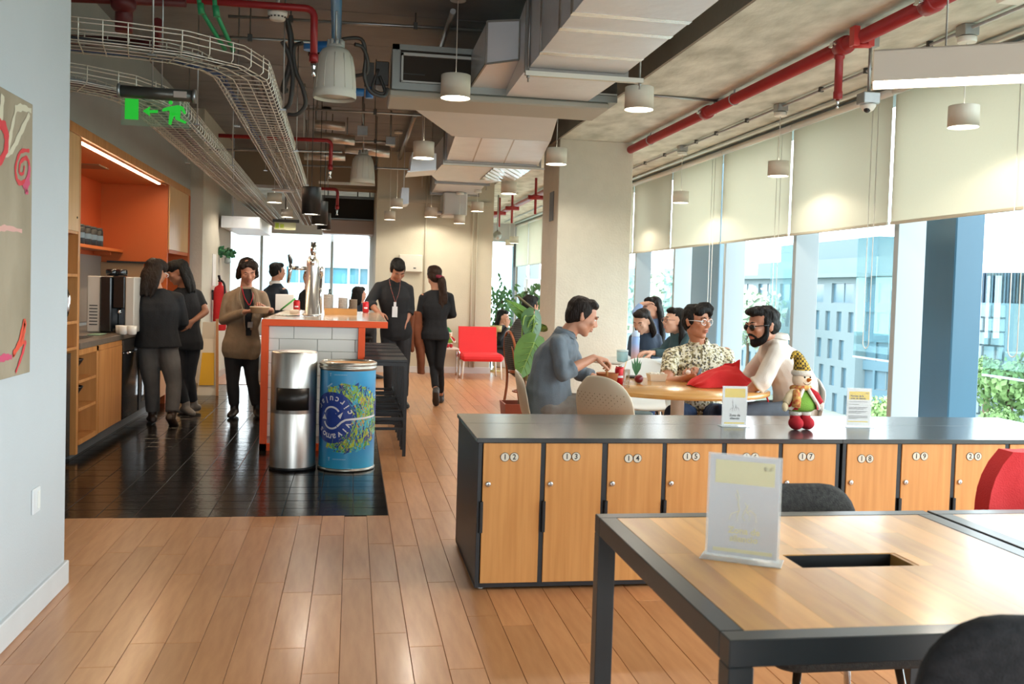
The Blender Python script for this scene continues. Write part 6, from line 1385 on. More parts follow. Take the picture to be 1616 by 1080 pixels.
c = P(944, 593, Y=5.45); shell_chair((c.x+.205, 5.45+.13, 0), math.radians(124), 'cream perforated shell chair with its back to the lockers', SHELL, perforated=True, hb=c.z+.005)
c = P(1019, 565, Y=7.4); shell_chair((c.x-.01, 7.34, 0), math.radians(180+180-10), 'white shell chair behind the table before the women', SHELLW)
shell_chair((2.62, 6.93, 0), math.radians(-12), 'white shell chair under the man in the patterned shirt', SHELLW)
shell_chair((2.86, 6.0, 0), math.radians(-80+180+180), 'white shell chair under the man with the beard', SHELLW)
CT = .7305
def on(px, py, z=CT): return P(px, py, Z=z)
# food and drink on the round table
q = on(958, 607); t = thing('food_bowl', q, 'brown kraft paper bowl before the man in the grey-blue shirt', 'bowl')
KR = mat('kraft_brown', '#a9683f', .7, noise=.08, nscale=12)
m = MB(); m.lathe([(.05, 0), (.062, .005), (.075, .075), (.078, .078), (.07, .072), (.058, .012), (.001, .012)], q, 24, cap=False); m.build('bowl', KR, t); m = MB(); m.lathe([(.069, .062), (.03, .07), (.001, .072)], q, 20, cap=False); m.build('food', mat('food_brown', '#9a7b4a', .8, noise=.4, nscale=60), t)
q = on(971, 604); q = Vector((q.x, q.y-.1, CT)); can(0, 0, q, 'red drink can on the round table beside the kraft bowl')
q = on(981, 602); q.y += .02; t = thing('paper_cup', q, 'small white paper tub with a wooden stick behind the red can', 'cup'); m = MB(); m.lathe([(.03, 0), (.038, .06), (.036, .06), (.028, .004), (.001, .004)], q, 18, cap=False); m.build('tub', PAPER, t); m = MB(); m.tube([(q.x+.005, q.y, q.z+.02), (q.x+.04, q.y+.01, q.z+.14)], .004, 5); m.build('stick', mat('stick_wood', '#d8bd8a', .7), t)
q = on(988, 612); m = MB(); m.lathe([(.021, 0), (.023, .004), (.024, .12), (.022, .12), (.02, .006), (.001, .006)], q, 16, cap=False); o = m.build('clear_cup', glass_mat('clear_cup_glass', (.97, .98, .98), .1)); tag(o, 'clear drinking glass at the edge of the round table', 'cup')
q = on(1008, 605); m = MB(); m.ball(q+Vector((0, 0, .03)), (.031, .031, .03), 18, 12); o = m.build('beet', mat('beet_red', '#6e1622', .35, noise=.2, nscale=20)); tag(o, 'dark red round fruit on the round table', 'fruit')
q = on(1010, 599); t = thing('herb_sprig', (q.x, q.y+.12, CT), 'small green sprig standing in a black lid on the round table', 'plant')
m = MB(); m.lathe([(.05, 0), (.058, .004), (.058, .014), (.05, .015), (.001, .01)], (q.x-.02, q.y+.12, CT), 20, cap=False); m.build('black_lid', BLACK, t)
m = MB(); b0 = Vector((q.x, q.y+.1, CT+.01))
for a, l in ((-.3, .13), (-.12, .15), (.05, .16), (.22, .13), (.34, .12)):
    d = Vector((math.sin(a), 0, math.cos(a))); s = Vector((math.cos(a), 0, -math.sin(a))); m.add([b0, b0+d*l*.55-s*.012+Vector((0, -.004, 0)), b0+d*l, b0+d*l*.55+s*.012], [(0, 1, 2), (0, 2, 3)])
m.build('leaves', mat('herb_green', '#3f7a4f', .5), t)
q = on(1036, 601); t = thing('takeaway_box', q, 'cream takeaway bowl with rice near the man in the patterned shirt', 'bowl')
m = MB(); 
for k in range(2):
    pass
def rbox(m, c, w, d, h, flare, z0=0.0):
    vs = []
    for z, s in ((z0, 1-flare), (z0+h, 1), (z0+h, .93), (z0+.008, .93-flare)): vs += [(c.x+sx*w/2*s, c.y+sy*d/2*s, c.z+z) for sx, sy in ((-1, -1), (1, -1), (1, 1), (-1, 1))]
    fs = [(3, 2, 1, 0)]+[(i*4+k, i*4+(k+1) % 4, i*4+4+(k+1) % 4, i*4+4+k) for i in range(3) for k in range(4)]+[(12, 13, 14, 15)]
    m.add(vs, fs)
rbox(m, q, .13, .1, .05, .18); m.build('box', mat('pulp_cream', '#dcd3bd', .8), t)
m = MB(); rr = random.Random(5)
for k in range(40): m.ball(q+Vector((rr.uniform(-.05, .05), rr.uniform(-.035, .035), .047+rr.uniform(0, .008))), .007, 6, 4)
tag(m.build('rice', mat('rice_white', '#e8e4d8', .7), t), kind='stuff')
q = on(1086, 601); t = thing('takeaway_box', q, 'shallow cream takeaway tray under the clasped hands', 'bowl'); m = MB(); rbox(m, q, .17, .12, .03, .12); m.build('tray', mat('pulp_cream', '#dcd3bd', .8), t)
# red fabric bag lying on the table
c0 = on(1135, 612); c0 = Vector((c0.x+.02, c0.y+.06, CT+.001))
t = thing('tote_bag', c0, 'bright red cloth bag lying collapsed on the round table with its cord hanging', 'bag')
RB = mat('bag_red', '#dd2a2c', .8, bump=.15, bscale=150)
m = MB(); N = 26; rows = []
prof = [(-.20, .008), (-.185, .03), (-.15, .055), (-.1, .085), (-.06, .105), (-.02, .125), (.03, .13), (.08, .13), (.12, .132), (.16, .085), (.2, .06), (.22, .02)]
for i, (x, h) in enumerate(prof):
    row = []
    for k in range(N+1):
        a = math.pi*k/N; wv = .11+.02*math.sin(i*.9); fold = 1+.10*math.sin(5*a+i*.8)+.05*math.sin(9*a-i*1.3)
        row.append((c0.x+x+.012*math.sin(k*.9), c0.y-wv*math.cos(a)*min(1, .45+h*9), CT+.002+h*max(0, math.sin(a))**.8*fold))
    rows.append(row)
m.grid(rows); m.build('cloth', RB, t)
m = MB(); m.grid([[(c0.x+.03+u*.13, c0.y+.02+.012*math.sin(u*7), CT+.115+v*(.03+.04*u)+.006*math.sin(u*9)) for u in [k/6 for k in range(7)]] for v in (0, .35, .7, 1)]); m.build('mouth_edge', RB, t)
m = MB(); m.tube(smooth_path([(c0.x+.2, c0.y-.02, CT+.03), (c0.x+.245, c0.y-.12, CT+.02), (c0.x+.262, c0.y-.2, CT-.05), (c0.x+.275, c0.y-.2, CT-.11)], 5), .006, 6); m.ball((c0.x+.277, c0.y-.2, CT-.12), (.014, .012, .018), 8, 6); m.build('cord', RB, t)
# ---- second table by the window with the women
W2 = P(1005, 568, Y=8.4)
t = thing('window_table', (2.45, 8.55, 0), 'small pale round table where the women by the window sit', 'table')
m = MB(); m.lathe([(.44, .705), (.45, .71), (.45, .728), (.001, .73)], (2.62, 8.55, 0), 48, cap=False); m.lathe([(.001, .705), (.44, .705)], (2.62, 8.55, 0), 48, cap=False); m.build('top', mat('pale_table', '#cfd3cf', .35), t); m = MB(); m.lathe([(.26, 0), (.26, .012), (.04, .03), (.04, .705)], (2.62, 8.55, 0), 24); m.build('pedestal', WHITEP, t)
q = P(1002, 563, Y=8.25); q = Vector((q.x, 8.25, .731)); t = thing('water_bottle', q, 'tall pale blue and pink water bottle on the table by the column', 'bottle')
BOT = mat('bottle_blue', '#a9c4ea', .25); bn = BOT.node_tree; a_ = bn.nodes.new('ShaderNodeTexCoord'); b_ = bn.nodes.new('ShaderNodeSeparateXYZ'); c_ = bn.nodes.new('ShaderNodeValToRGB'); bn.links.new(a_.outputs['Generated'], b_.inputs[0]); bn.links.new(b_.outputs['Z'], c_.inputs[0]); bn.links.new(c_.outputs[0], bn.nodes['Principled BSDF'].inputs['Base Color'])
c_.color_ramp.elements[0].color = (*srgb('#e8b5a8'), 1); c_.color_ramp.elements[1].color = (*srgb('#8fb2ea'), 1); c_.color_ramp.elements[0].position = .1; c_.color_ramp.elements[1].position = .75
m = MB(); m.lathe([(.034, 0), (.037, .006), (.037, .22), (.034, .23)], q, 20); m.build('body', BOT, t); m = MB(); m.lathe([(.036, .232), (.036, .265), (.02, .272), (.018, .285), (.001, .287)], q, 18, cap=False); m.build('cap', mat('bottle_cap', '#b9d0f0', .3), t)
for dx_, lab, col in ((-.1, 'pale blue lunch tub left of the water bottle', '#9fc6cc'), (.085, 'pale teal mug with a dark lid right of the water bottle', '#8fc3c6')):
    t = thing('lunch_tub', (q.x+dx_, q.y+.06, .731), lab, 'cup'); m = MB(); m.lathe([(.045, 0), (.05, .01), (.052, .09)], (q.x+dx_, q.y+.06, .731), 18); m.build('tub', mat('tub_'+col[1:], col, .4), t); m = MB(); m.lathe([(.054, .09), (.054, .105), (.001, .108)], (q.x+dx_, q.y+.06, .731), 18, cap=False); m.build('lid', DGREY if dx_ > 0 else mat('tub_lid', '#c6dadb', .4), t)
# dark bag and stool under/behind the table
m = MB(); m.box(1.98, 7.6, .33, 2.5, 7.98, .36, b=.01); 
for x in (2.02, 2.46):
    for y in (7.65, 7.93): m.tube([(x, y, .34), (x+(.03 if x > 2.2 else -.03), y, 0)], .013, 6, 1)
o = m.build('low_stool', [mat('stool_grey_green', '#5d6f70', .5), mat('leg_wood', '#d2a05c', .5)]); tag(o, 'low grey-green bench with wooden legs behind the round table', 'stool')
m = MB(); m.lathe([(.16, 0), (.17, .02), (.15, .04), (.001, .045)], (2.16, 7.78, .361), 24, cap=False); o = m.build('pink_dish', mat('dish_pink', '#b58d88', .5)); tag(o, 'flat pinkish dish on the low bench', 'dish')
# ---- elephant ear plant in a terracotta coloured planter
pq = P(815, 640, Y=9.0); px_, py_ = pq.x, 9.0
t = thing('potted_plant', (px_, py_, 0), 'big elephant ear plant in a red-brown planter before the column', 'plant')
m = MB(); x0, x1 = P(795, 640, Y=9).x, P(852, 640, Y=9).x; zt = P(815, 637, Y=9).z
vs = []
for z, s in ((0, .86), (zt, 1), (zt, .92), (zt-.04, .9)): vs += [((x0+x1)/2+sx*(x1-x0)/2*s, py_+.1+sy*.17*s, z) for sx, sy in ((-1, -1), (1, -1), (1, 1), (-1, 1))]
m.add(vs, [(3, 2, 1, 0)]+[(i*4+k, i*4+(k+1) % 4, i*4+4+(k+1) % 4, i*4+4+k) for i in range(3) for k in range(4)]); m.build('planter', mat('terracotta', '#8e4128', .55, noise=.1, nscale=8), t)
m = MB(); m.add([((x0+x1)/2+sx*(x1-x0)/2*.91, py_+.1+sy*.155, zt-.04) for sx, sy in ((-1, -1), (1, -1), (1, 1), (-1, 1))], [(0, 1, 2, 3)]); m.build('soil', mat('soil', '#3b2a20', .95), t)
st = P(822, 637, Y=9.1); s2 = P(826, 597, Y=9.1); s3 = P(828, 580, Y=9.1)
m = MB(); m.tube(smooth_path([(st.x, 9.1, zt-.05), (st.x+.01, 9.1, (st.z+s2.z)/2), (s2.x, 9.1, s2.z), (s3.x, 9.1, s3.z)], 5), [.034, .033, .036, .031, .034, .03, .033, .03, .03, .027, .029, .025, .024, .022, .02, .016], 10); m.build('trunk', mat('plant_trunk', '#7b5a3c', .9, noise=.3, nscale=30, bump=.8, bscale=40), t)
LG = mat('elephant_leaf', '#40701f', .42, col2='#5b8a31', nscale=6); LG2 = mat('elephant_leaf_dark', '#2b551c', .42, col2='#3f6d28', nscale=6); VEIN = mat('leaf_vein', '#86a84e', .5)
def big_leaf(base, tip, width, roll, mt, parent, lobe=.22, cup=.12):
    """heart-shaped blade from where the stalk joins to the tip"""
    b, e = Vector(base), Vector(tip); d = (e-b); L = d.length; d.normalize(); s = d.cross(Vector((0, -1, 0))).normalized(); s = (Matrix.Rotation(roll, 3, d) @ s).normalized(); n_ = s.cross(d).normalized()
    prof = [(-lobe, .45, .12), (-lobe*.7, .62, .05), (-.08, .82, 0), (.05, .95, 0), (.2, 1.0, 0), (.38, .94, 0), (.55, .78, 0), (.7, .58, 0), (.84, .34, 0), (.94, .14, 0), (1, .005, 0)]
    rows = []
    for t_, w, gap in prof:
        row = []
        for j in range(-6, 7):
            u = j/6; off = max(abs(u), gap) if gap else abs(u)
            x = math.copysign(off, u) if u else 0
            row.append(b+d*(t_ if (abs(u) > .01 or t_ >= 0) else 0)*L+s*(x*w*width/2)+n_*(-cup*abs(x)*w*width+.02*math.sin(t_*9+u*3)*L*.3))
        rows.append(row)
    m = MB(); m.grid(rows); lf_ = m.build('leaf', mt, parent)
    m = MB(); m.tube([b+d*L*k/8+n_*.0035 for k in range(9)], [.007, .006, .006, .005, .005, .004, .003, .002, .001], 5)
    for k in (-.05, .1, .28, .45, .62):
        for sg in (-1, 1): m.tube([b+d*L*max(k, 0)+n_*.003, b+d*L*(k+.16)+s*sg*width*.3*(1-k*.6)+n_*(-cup*.5*width*(1-k*.6)+.003)], [.0035, .001], 4)
    m.build('vein', VEIN, lf_); return lf_
def W_(px, py, y): return tuple(P(px, py, Y=y))
top = Vector((s3.x, 9.1, s3.z))
for stalk, base, tip, wdt, roll, mt in (([(828, 585), (830, 555), (838, 540)], (843, 541, 8.95), (818, 600, 8.85), .30, .1, LG), ([(828, 580), (832, 520), (842, 500)], (843, 498, 9.1), (838, 546, 9.0), .27, -.5, LG2),
        ([(828, 580), (824, 530), (828, 500)], (838, 502, 9.2), (798, 473, 9.15), .17, .6, LG), ([(828, 580), (838, 530), (846, 510)], (850, 520, 9.3), (862, 514, 9.2), .16, .4, LG2)):
    pts = [top]+[P(a, b, Y=9.05) for a, b in stalk[1:]]+[Vector(W_(*base))]
    m = MB(); m.tube(smooth_path(pts, 5), .008, 6); stk = m.build('stalk', mat('leaf_stalk', '#7fa04a', .5), t); big_leaf(W_(*base), W_(*tip), wdt, roll, mt, t)
m = MB(); m.tube(smooth_path([P(816, 467, Y=9.2), P(832, 480, Y=9.2), P(852, 496, Y=9.2)], 4), [.004]+[.011]*7+[.012], 6); m.build('new_leaf', mat('rolled_leaf', '#6d6248', .5), t)
for px, py in ((826, 590), (823, 598), (831, 594)): m = MB(); a = P(px, py-10, Y=9.06); b = P(px, py+8, Y=9.06); m.tube([a, b], [.016, .004], 6); m.build('leaf_sheath', mat('sheath', '#7c8a48', .6), t)
# ---- bentwood chair with the striped man
def bentwood(loc, rot, label):
    t = thing('bentwood_chair', (0, 0, 0), label, 'chair'); BWD = mat('bentwood_brown', '#8f4a22', .35, coat=.3)
    m = MB(); m.lathe([(.2, .43), (.21, .44), (.21, .46), (.2, .465)], n=32); m.build('seat_ring', BWD, t)
    m = MB(); m.lathe([(.195, .466), (.19, .485), (.001, .49)], n=32, cap=False); m.build('cushion', RED, t)
    m = MB(); pts = [(-.19, .12, 0), (-.19, .17, .25), (-.19, .17, .45)]+[(-.19*math.cos(math.pi*k/10), .2+.03*math.sin(math.pi*k/10), .62+.27*math.sin(math.pi*k/10)) for k in range(11)]+[(.19, .17, .45), (.19, .17, .25), (.19, .21, 0)]
    m.tube(smooth_path(pts, 3), .0155, 8); m.build('back_hoop', BWD, t)
    m = MB(); m.tube(smooth_path([(-.11, .17, .46)]+[(-.11*math.cos(math.pi*k/8), .2+.02*math.sin(math.pi*k/8), .6+.19*math.sin(math.pi*k/8)) for k in range(9)]+[(.11, .17, .46)], 3), .011, 8); m.build('inner_hoop', BWD, t)
    for sx in (-1, 1): m = MB(); m.tube([(sx*.16, -.13, .44), (sx*.19, -.19, 0)], [.016, .012], 8); m.build('leg', BWD, t)
    m = MB(); m.tube([(.165*math.cos(a), .165*math.sin(a)-.01, .22) for a in [2*math.pi*k/20 for k in range(20)]], .009, 6, closed=True); m.build('stretcher_ring', BWD, t)
    t.location = loc; t.rotation_euler.z = rot; return t
bq = P(826, 588, Y=10.35); bentwood((bq.x+.05, 10.4, 0), math.radians(100), 'brown bentwood chair with a red cushion behind the potted plant')
# ---- red lounge chair and bench by the far wall
cx0, cx1 = P(727, 565, Y=14.1).x, P(793, 565, Y=14.1).x
t = thing('lounge_chair', ((cx0+cx1)/2, 14.3, 0), 'red low lounge chair on thin white legs by the far wall', 'chair'); cxm = (cx0+cx1)/2; hw = (cx1-cx0)/2
m = MB(); m.box(cxm-hw, 13.95, .27, cxm+hw, 14.62, .38, b=.035); m.build('seat', RED, t)
m = MB(); m.prism([(cxm-hw*.93, 14.52, .37), (cxm-hw*.93, 14.62, .37), (cxm-hw*.93, 14.74, .76), (cxm-hw*.93, 14.66, .76)], (hw*1.86, 0, 0)); m.build('backrest', RED, t)
for sx in (-1, 1):
    for y in (14.02, 14.58): m = MB(); m.tube([(cxm+sx*(hw-.04), y, .28), (cxm+sx*(hw-.02), y, 0)], .012, 8); m.build('leg', WHITEP, t)
bx0, bx1 = P(697, 552, Y=14.3).x, P(723, 552, Y=14.3).x
t = thing('side_table', ((bx0+bx1)/2, 14.4, 0), 'small white tubular side table under the seasonal doll by the far wall', 'table')
m = MB(); m.box(bx0-.15, 14.15, .425, bx1-.0, 14.7, .445, b=.004); m.build('top', mat('side_table_pink', '#d8c7bf', .4), t)
m = MB()
for y in (14.2, 14.65): m = MB(); m.tube(smooth_path([(bx1-.05, y, .42), (bx1-.0, y, .40), (bx1+.015, y, .3), (bx1+.015, y, 0)], 4), .013, 8); m.build('leg', CHROME, t); m = MB(); m.tube([(bx0-.1, y, .42), (bx0-.12, y, 0)], .013, 8); m.build('leg', CHROME, t)
dq = P(709, 548, Y=14.35); snow_doll((dq.x, 14.35, .446), .78, 0, 'red and white seasonal doll in a green hat on the side table', ('hat_green', '#2f7a46'))
q = P(653, 415, Y=15); t = thing('wall_panel', (q.x, 14.97, q.z-.2), 'white rectangular wall unit on the far wall behind the stooping man', 'panel')
a, b = P(642, 402, Y=14.95), P(666, 430, Y=14.95); m = MB(); m.box(a.x-.12, 14.9, b.z, b.x, 14.998, a.z, b=.01); m.build('cover', mat('panel_white', '#d5d3c6', .5), t); m = MB(); m.box(b.x-.14, 14.896, b.z+.05, b.x-.1, 14.901, b.z+.07); m.build('mark', DGREY, t)
q0, q1 = P(866, 305, X=2.30), P(872, 348, X=2.30); m = MB(); m.box(2.302, q1.y-.0-.0, q1.z, 2.309, q1.y+.22, q0.z, b=.001); pl = m.build('column_plate', mat('plate_slate', '#4d5258', .5)); tag(pl, 'narrow dark sign plate on the shaded side of the column', 'sign')
m = MB()
for k in range(9):
    z = q1.z+.03+k*(q0.z-q1.z-.05)/9; m.box(2.300, q1.y+.06, z, 2.3021, q1.y+.06+[.1, .06, .11, .08][k % 4], z+.012)
m.build('print', mat('plate_print', '#aeb3b6', .6), pl)
# ---- ficus and shrubs in the bright wing
def shrub(px, py, y, h, w, n, label, seed):
    q = P(px, py, Y=y); rr = random.Random(seed); t = thing('potted_tree', (q.x, y, 0), label, 'plant')
    m = MB(); m.lathe([(.13, 0), (.16, .02), (.19, .32), (.17, .32), (.15, .28), (.001, .28)], (q.x, y, 0), 18, cap=False); m.build('pot', mat('pot_white', '#cfcfc8', .5), t)
    m = MB(); tips = []
    for k in range(7):
        a = rr.uniform(0, 6.28); e = Vector((q.x+w*.8*math.cos(a)*rr.uniform(.3, 1), y+w*.5*math.sin(a), h*rr.uniform(.65, 1))); path = smooth_path([(q.x, y, .25), (q.x+rr.uniform(-.04, .04), y, h*.5), e], 4); m.tube(path, [.014-.0011*i for i in range(len(path))], 5); tips += path[3:]
    m.build('stems', mat('bark_dark', '#4b3a2c', .9), t); m = MB()
    for k in range(n):
        c = rr.choice(tips)+Vector((rr.gauss(0, w*.22), rr.gauss(0, w*.2), rr.gauss(0, .08))); d = Vector((rr.uniform(-.7, .7), rr.uniform(-.4, .4), rr.uniform(-1, -.1))).normalized()*rr.uniform(.1, .16); s = d.cross(Vector((rr.uniform(-.4, .4), 1, 0))).normalized()*d.length*.2
        m.add([c, c+d*.35+s, c+d, c+d*.35-s], [(0, 1, 2, 3)])
    tag(m.build('leaves', mat('ficus_leaf', '#4f7f4a', .45, col2='#3a6540', nscale=3), t), kind='stuff')
shrub(792, 560, 16.3, 1.45, .38, 260, 'leafy slender-leaved indoor tree in the bright wing past the far wall', 3)
shrub(838, 560, 14.8, 1.5, .33, 240, 'leafy indoor tree close to the column in the bright wing', 5)
# low screen box and the white thing behind it
a, b = P(829, 440, Y=22), P(855, 475, Y=22); m = MB(); m.box(a.x, 21.8, 0, b.x, 22.2, a.z, b=.02); o = m.build('pale_locker', mat('locker_pale', '#dfe6ea', .5)); tag(o, 'pale tall cabinet deep in the bright wing beside the column', 'cabinet')
q = P(783, 514, Y=15.4); m = MB(); m.lathe([(.12, 0), (.12, .02), (.02, .03), (.02, q.z-.1), (.09, q.z-.1), (.1, q.z), (.09, q.z)], (q.x, 15.4, 0), 18); o = m.build('tan_pot', mat('stool_tan', '#b9a46a', .6)); tag(o, 'tan pot on a slim stand just past the corner of the far wall', 'pot')
# ================================================================== PEOPLE
def V(*a): return Vector(a)
def remesh(m, vox, smooth=3, fold=0.0, fscale=9.0, seed=0, factor=.5):
    """fuse the overlapping closed shapes of a builder into one skin; returns vertices and faces"""
    me = m.mesh('tmp', [BLACK]); o = bpy.data.objects.new('tmp', me); COL.objects.link(o)
    r = o.modifiers.new('r', 'REMESH'); r.mode = 'VOXEL'; r.voxel_size = vox; r.adaptivity = 0
    if smooth: s = o.modifiers.new('s', 'SMOOTH'); s.factor = factor; s.iterations = smooth
    bpy.context.view_layer.update(); ev = o.evaluated_get(bpy.context.evaluated_depsgraph_get()); em = ev.to_mesh()
    nv = len(em.vertices); co = np.empty(nv*3); em.vertices.foreach_get('co', co); co = co.reshape(-1, 3)
    if fold:
        no = np.empty(nv*3); em.vertex_normals.foreach_get('vector', no); no = no.reshape(-1, 3)
        off = Vector((seed*1.7, seed*.9, 0)); d = np.array([mnoise.noise(Vector((p[0]*fscale, p[1]*fscale, p[2]*fscale*.55))+off)+.5*mnoise.noise(Vector((p[0]*fscale*2.3, p[1]*fscale*2.3, p[2]*fscale*1.6))+off) for p in co]); co = co+no*(d*fold)[:, None]
    fs = [tuple(p.vertices) for p in em.polygons]; ev.to_mesh_clear(); bpy.data.objects.remove(o); bpy.data.meshes.remove(me)
    return co, fs
def cap_tube(m, pts, rs, n=12, mi=0, flat=None):
    """tube with rounded ends"""
    pts = [Vector(p) for p in pts]; rs = list(rs) if hasattr(rs, '__len__') else [rs]*len(pts)
    a = (pts[0]-pts[1]).normalized(); b = (pts[-1]-pts[-2]).normalized()
    P0 = [pts[0]+a*rs[0]*s for s in (.95, .7, .4)]; R0 = [rs[0]*c for c in (.31, .71, .92)]
    P1 = [pts[-1]+b*rs[-1]*s for s in (.4, .7, .95)]; R1 = [rs[-1]*c for c in (.92, .71, .31)]
    return m.tube(P0+pts+P1, R0+rs+R1, n, mi, flat=flat)
def loft(m, secs, n=20, mi=0, pw=2.4):
    """secs: (centre, right vector, forward vector, half width, half depth)"""
    vs = []; fs = []
    for c, r, f, w, d in secs:
        for k in range(n):
            a = 2*math.pi*k/n; ca, sa = math.cos(a), math.sin(a); s = (abs(ca)**pw+abs(sa)**pw)**(-1/pw); vs.append(Vector(c)+r*ca*s*w+f*sa*s*d)
    k0 = len(secs)
    for i in range(k0-1):
        for k in range(n): fs.append((i*n+k, i*n+(k+1) % n, (i+1)*n+(k+1) % n, (i+1)*n+k))
    fs += [tuple(range(n))[::-1], tuple((k0-1)*n+k for k in range(n))]
    return m.add(vs, fs, mi, True)
def frame_of(fwd, up=(0, 0, 1)):
    f = Vector(fwd).normalized(); u = Vector(up); u = (u-f*u.dot(f)).normalized(); r = f.cross(u); return Matrix(((r.x, f.x, u.x, 0), (r.y, f.y, u.y, 0), (r.z, f.z, u.z, 0), (0, 0, 0, 1)))
def head_shapes(m, HM, k, beard=False):
    R3 = HM.to_3x3().normalized().to_4x4()
    def b(c, r, rot=None): m.ball(HM @ Vector([x*k for x in c]), tuple(x*k for x in r), 16, 10, M=R3 @ rot if rot is not None else R3)
    b((0, -.014, .032), (.076, .096, .084)); b((0, .022, -.012), (.064, .074, .088)); b((0, .058, -.094), (.026, .026, .022)); b((0, .03, -.07), (.048, .052, .04))
    for s in (-1, 1):
        b((s*.036, .012, -.058), (.028, .048, .034)); b((s*.04, .066, -.016), (.022, .022, .02)); b((s*.03, .085, .027), (.026, .012, .009)); b((s*.0115, .098, -.027), (.009, .011, .008))
        b((s*.078, -.008, -.004), (.008, .02, .033), Matrix.Rotation(s*.35, 4, 'Z')); b((s*.081, -.016, .008), (.007, .016, .018), Matrix.Rotation(s*.5, 4, 'Z'))
        b((s*.033, .078, -.002), (.019, .012, .008))
    b((0, .082, .03), (.016, .012, .012)); cap_tube(m, [HM @ Vector((0, .088*k, .018*k)), HM @ Vector((0, .106*k, -.018*k))], [.0085*k, .0125*k], 8)
    b((0, .088, -.05), (.024, .011, .0065)); b((0, .086, -.0635), (.021, .011, .0075)); b((0, .078, -.04), (.03, .014, .016))
def face_parts(body, HM, k, brows=True, skin=None, eyes=True, lip='#a8655a', hairmat=None):
    R3 = HM.to_3x3().normalized().to_4x4()
    if eyes:
        for s in (-1, 1):
            m = MB(); c = HM @ Vector((s*.032*k, .0765*k, .0075*k)); m.ball(c, (.0135*k, .0125*k, .0085*k), 10, 8, M=R3); m.ball(HM @ Vector((s*.032*k, .0855*k, .007*k)), (.006*k, .005*k, .006*k), 8, 6, 1, M=R3); m.build('eye', [mat('eye_white', '#d9d2cb', .25), mat('iris_dark', '#22150f', .2)], body)
    if brows:
        for s in (-1, 1):
            m = MB(); cap_tube(m, [HM @ Vector((s*x*k, y*k, z*k)) for x, y, z in ((.014, .0935, .031), (.032, .0925, .0375), (.05, .0815, .033))], [.0028*k, .004*k, .002*k], 6); m.build('eyebrow', hairmat, body)
    m = MB(); m.ball(HM @ Vector((0, .0925*k, -.0505*k)), (.021*k, .0085*k, .0045*k), 12, 6, M=R3); m.ball(HM @ Vector((0, .0905*k, -.063*k)), (.0185*k, .009*k, .0058*k), 12, 6, M=R3); m.build('lips', mat('lips'+lip[1:], lip, .5), body)
def hand_shapes(m, tips, wrist, f, nrm, curl=.5, k=1.0, thumb=None, side=1, curls=None):
    """palm goes into m (fused with the arm), fingers into tips; f: towards the knuckles, nrm: where the palm faces, side: +1 puts the thumb at f x nrm"""
    f = Vector(f).normalized(); n_ = Vector(nrm); n_ = (n_-f*n_.dot(f)).normalized(); s = f.cross(n_).normalized()*side; w = Vector(wrist)
    loft(m, [(w-f*.01*k, s, n_, .026*k, .019*k), (w+f*.02*k, s, n_, .034*k, .018*k), (w+f*.06*k, s, n_, .041*k, .0155*k), (w+f*.088*k, s, n_, .04*k, .0125*k), (w+f*.096*k, s, n_, .034*k, .008*k)], 14)
    m.ball(w+f*.035*k+s*.028*k+n_*.008*k, (.017*k,)*3, 10, 7)
    for i, (o, L) in enumerate(((.030, .074), (.010, .082), (-.010, .076), (-.029, .06))):
        c = (curls[i] if curls else curl*(1+.12*i)); p = w+f*.082*k+s*o*k; d = (f+s*o*1.2).normalized(); pts = [p]; ang = 0
        for seg, a in ((.44, .75), (.31, 1.0), (.25, .7)):
            ang += c*a; dd = d*math.cos(ang)+n_*math.sin(ang); p = p+dd*L*seg*k; pts.append(p)
        cap_tube(tips, pts, [.0092*k, .0086*k, .0078*k, .0066*k], 8)
    t0 = w+f*.022*k+s*.028*k+n_*.006*k; td = thumb if thumb is not None else (f*.62+s*.62+n_*.42)
    td = Vector(td).normalized(); t1 = t0+td*.036*k; t2 = t1+(td*.7+f*.55+n_*.25-s*.15).normalized()*.03*k; t3 = t2+(td*.4+f*.7+n_*.4-s*.3).normalized()*.022*k
    cap_tube(tips, [t0, t1, t2, t3], [.013*k, .0115*k, .0098*k, .0078*k], 8)
def torso_secs(j, g, w0=0.0, lo=0.0, hi=1.0):
    """g: girth factors dict; w0 inflation"""
    H = (j['hl']+j['hr'])/2; S_ = (j['sl']+j['sr'])/2; N = j['neck']; hr_ = (j['hr']-j['hl']).normalized(); sr_ = (j['sr']-j['sl']).normalized(); bow = Vector(j.get('bow', (0, 0, 0)))
    out = []
    W_s = (j['sr']-j['sl']).length/2
    for t, w, d in ((-.22, .15, .105), (-.1, .172, .125), (.06, .172, .128), (.22, .155, .115), (.4, .14, .105), (.58, .152, .112), (.76, .168, .118), (.9, W_s*.93, .105), (1.0, W_s*.8, .085)):
        if t < lo or t > hi: continue
        c = H.lerp(S_, t)+bow*math.sin(math.pi*min(max(t, 0), 1)); r = hr_.lerp(sr_, min(max(t, 0), 1)).normalized(); ax = (S_-H).normalized(); r = (r-ax*r.dot(ax)).normalized(); f = ax.cross(r)
        gw = g['hip'] if t < .15 else (g['waist'] if t < .5 else g['chest']); gd = g.get('depth', 1)*(g['belly'] if .1 < t < .5 and 'belly' in g else 1)
        out.append((c, r, f, w*gw+w0, d*gw*gd+w0))
    ax = (N-S_).normalized(); r = sr_; r = (r-ax*r.dot(ax)).normalized(); f = ax.cross(r)
    if hi >= 1: out += [(S_.lerp(N, .55), r, f, .09*g['chest']+w0, .072*g['chest']+w0), (N, r, f, .058*g['neck']+w0*.5, .06*g['neck']+w0*.5)]
    return out
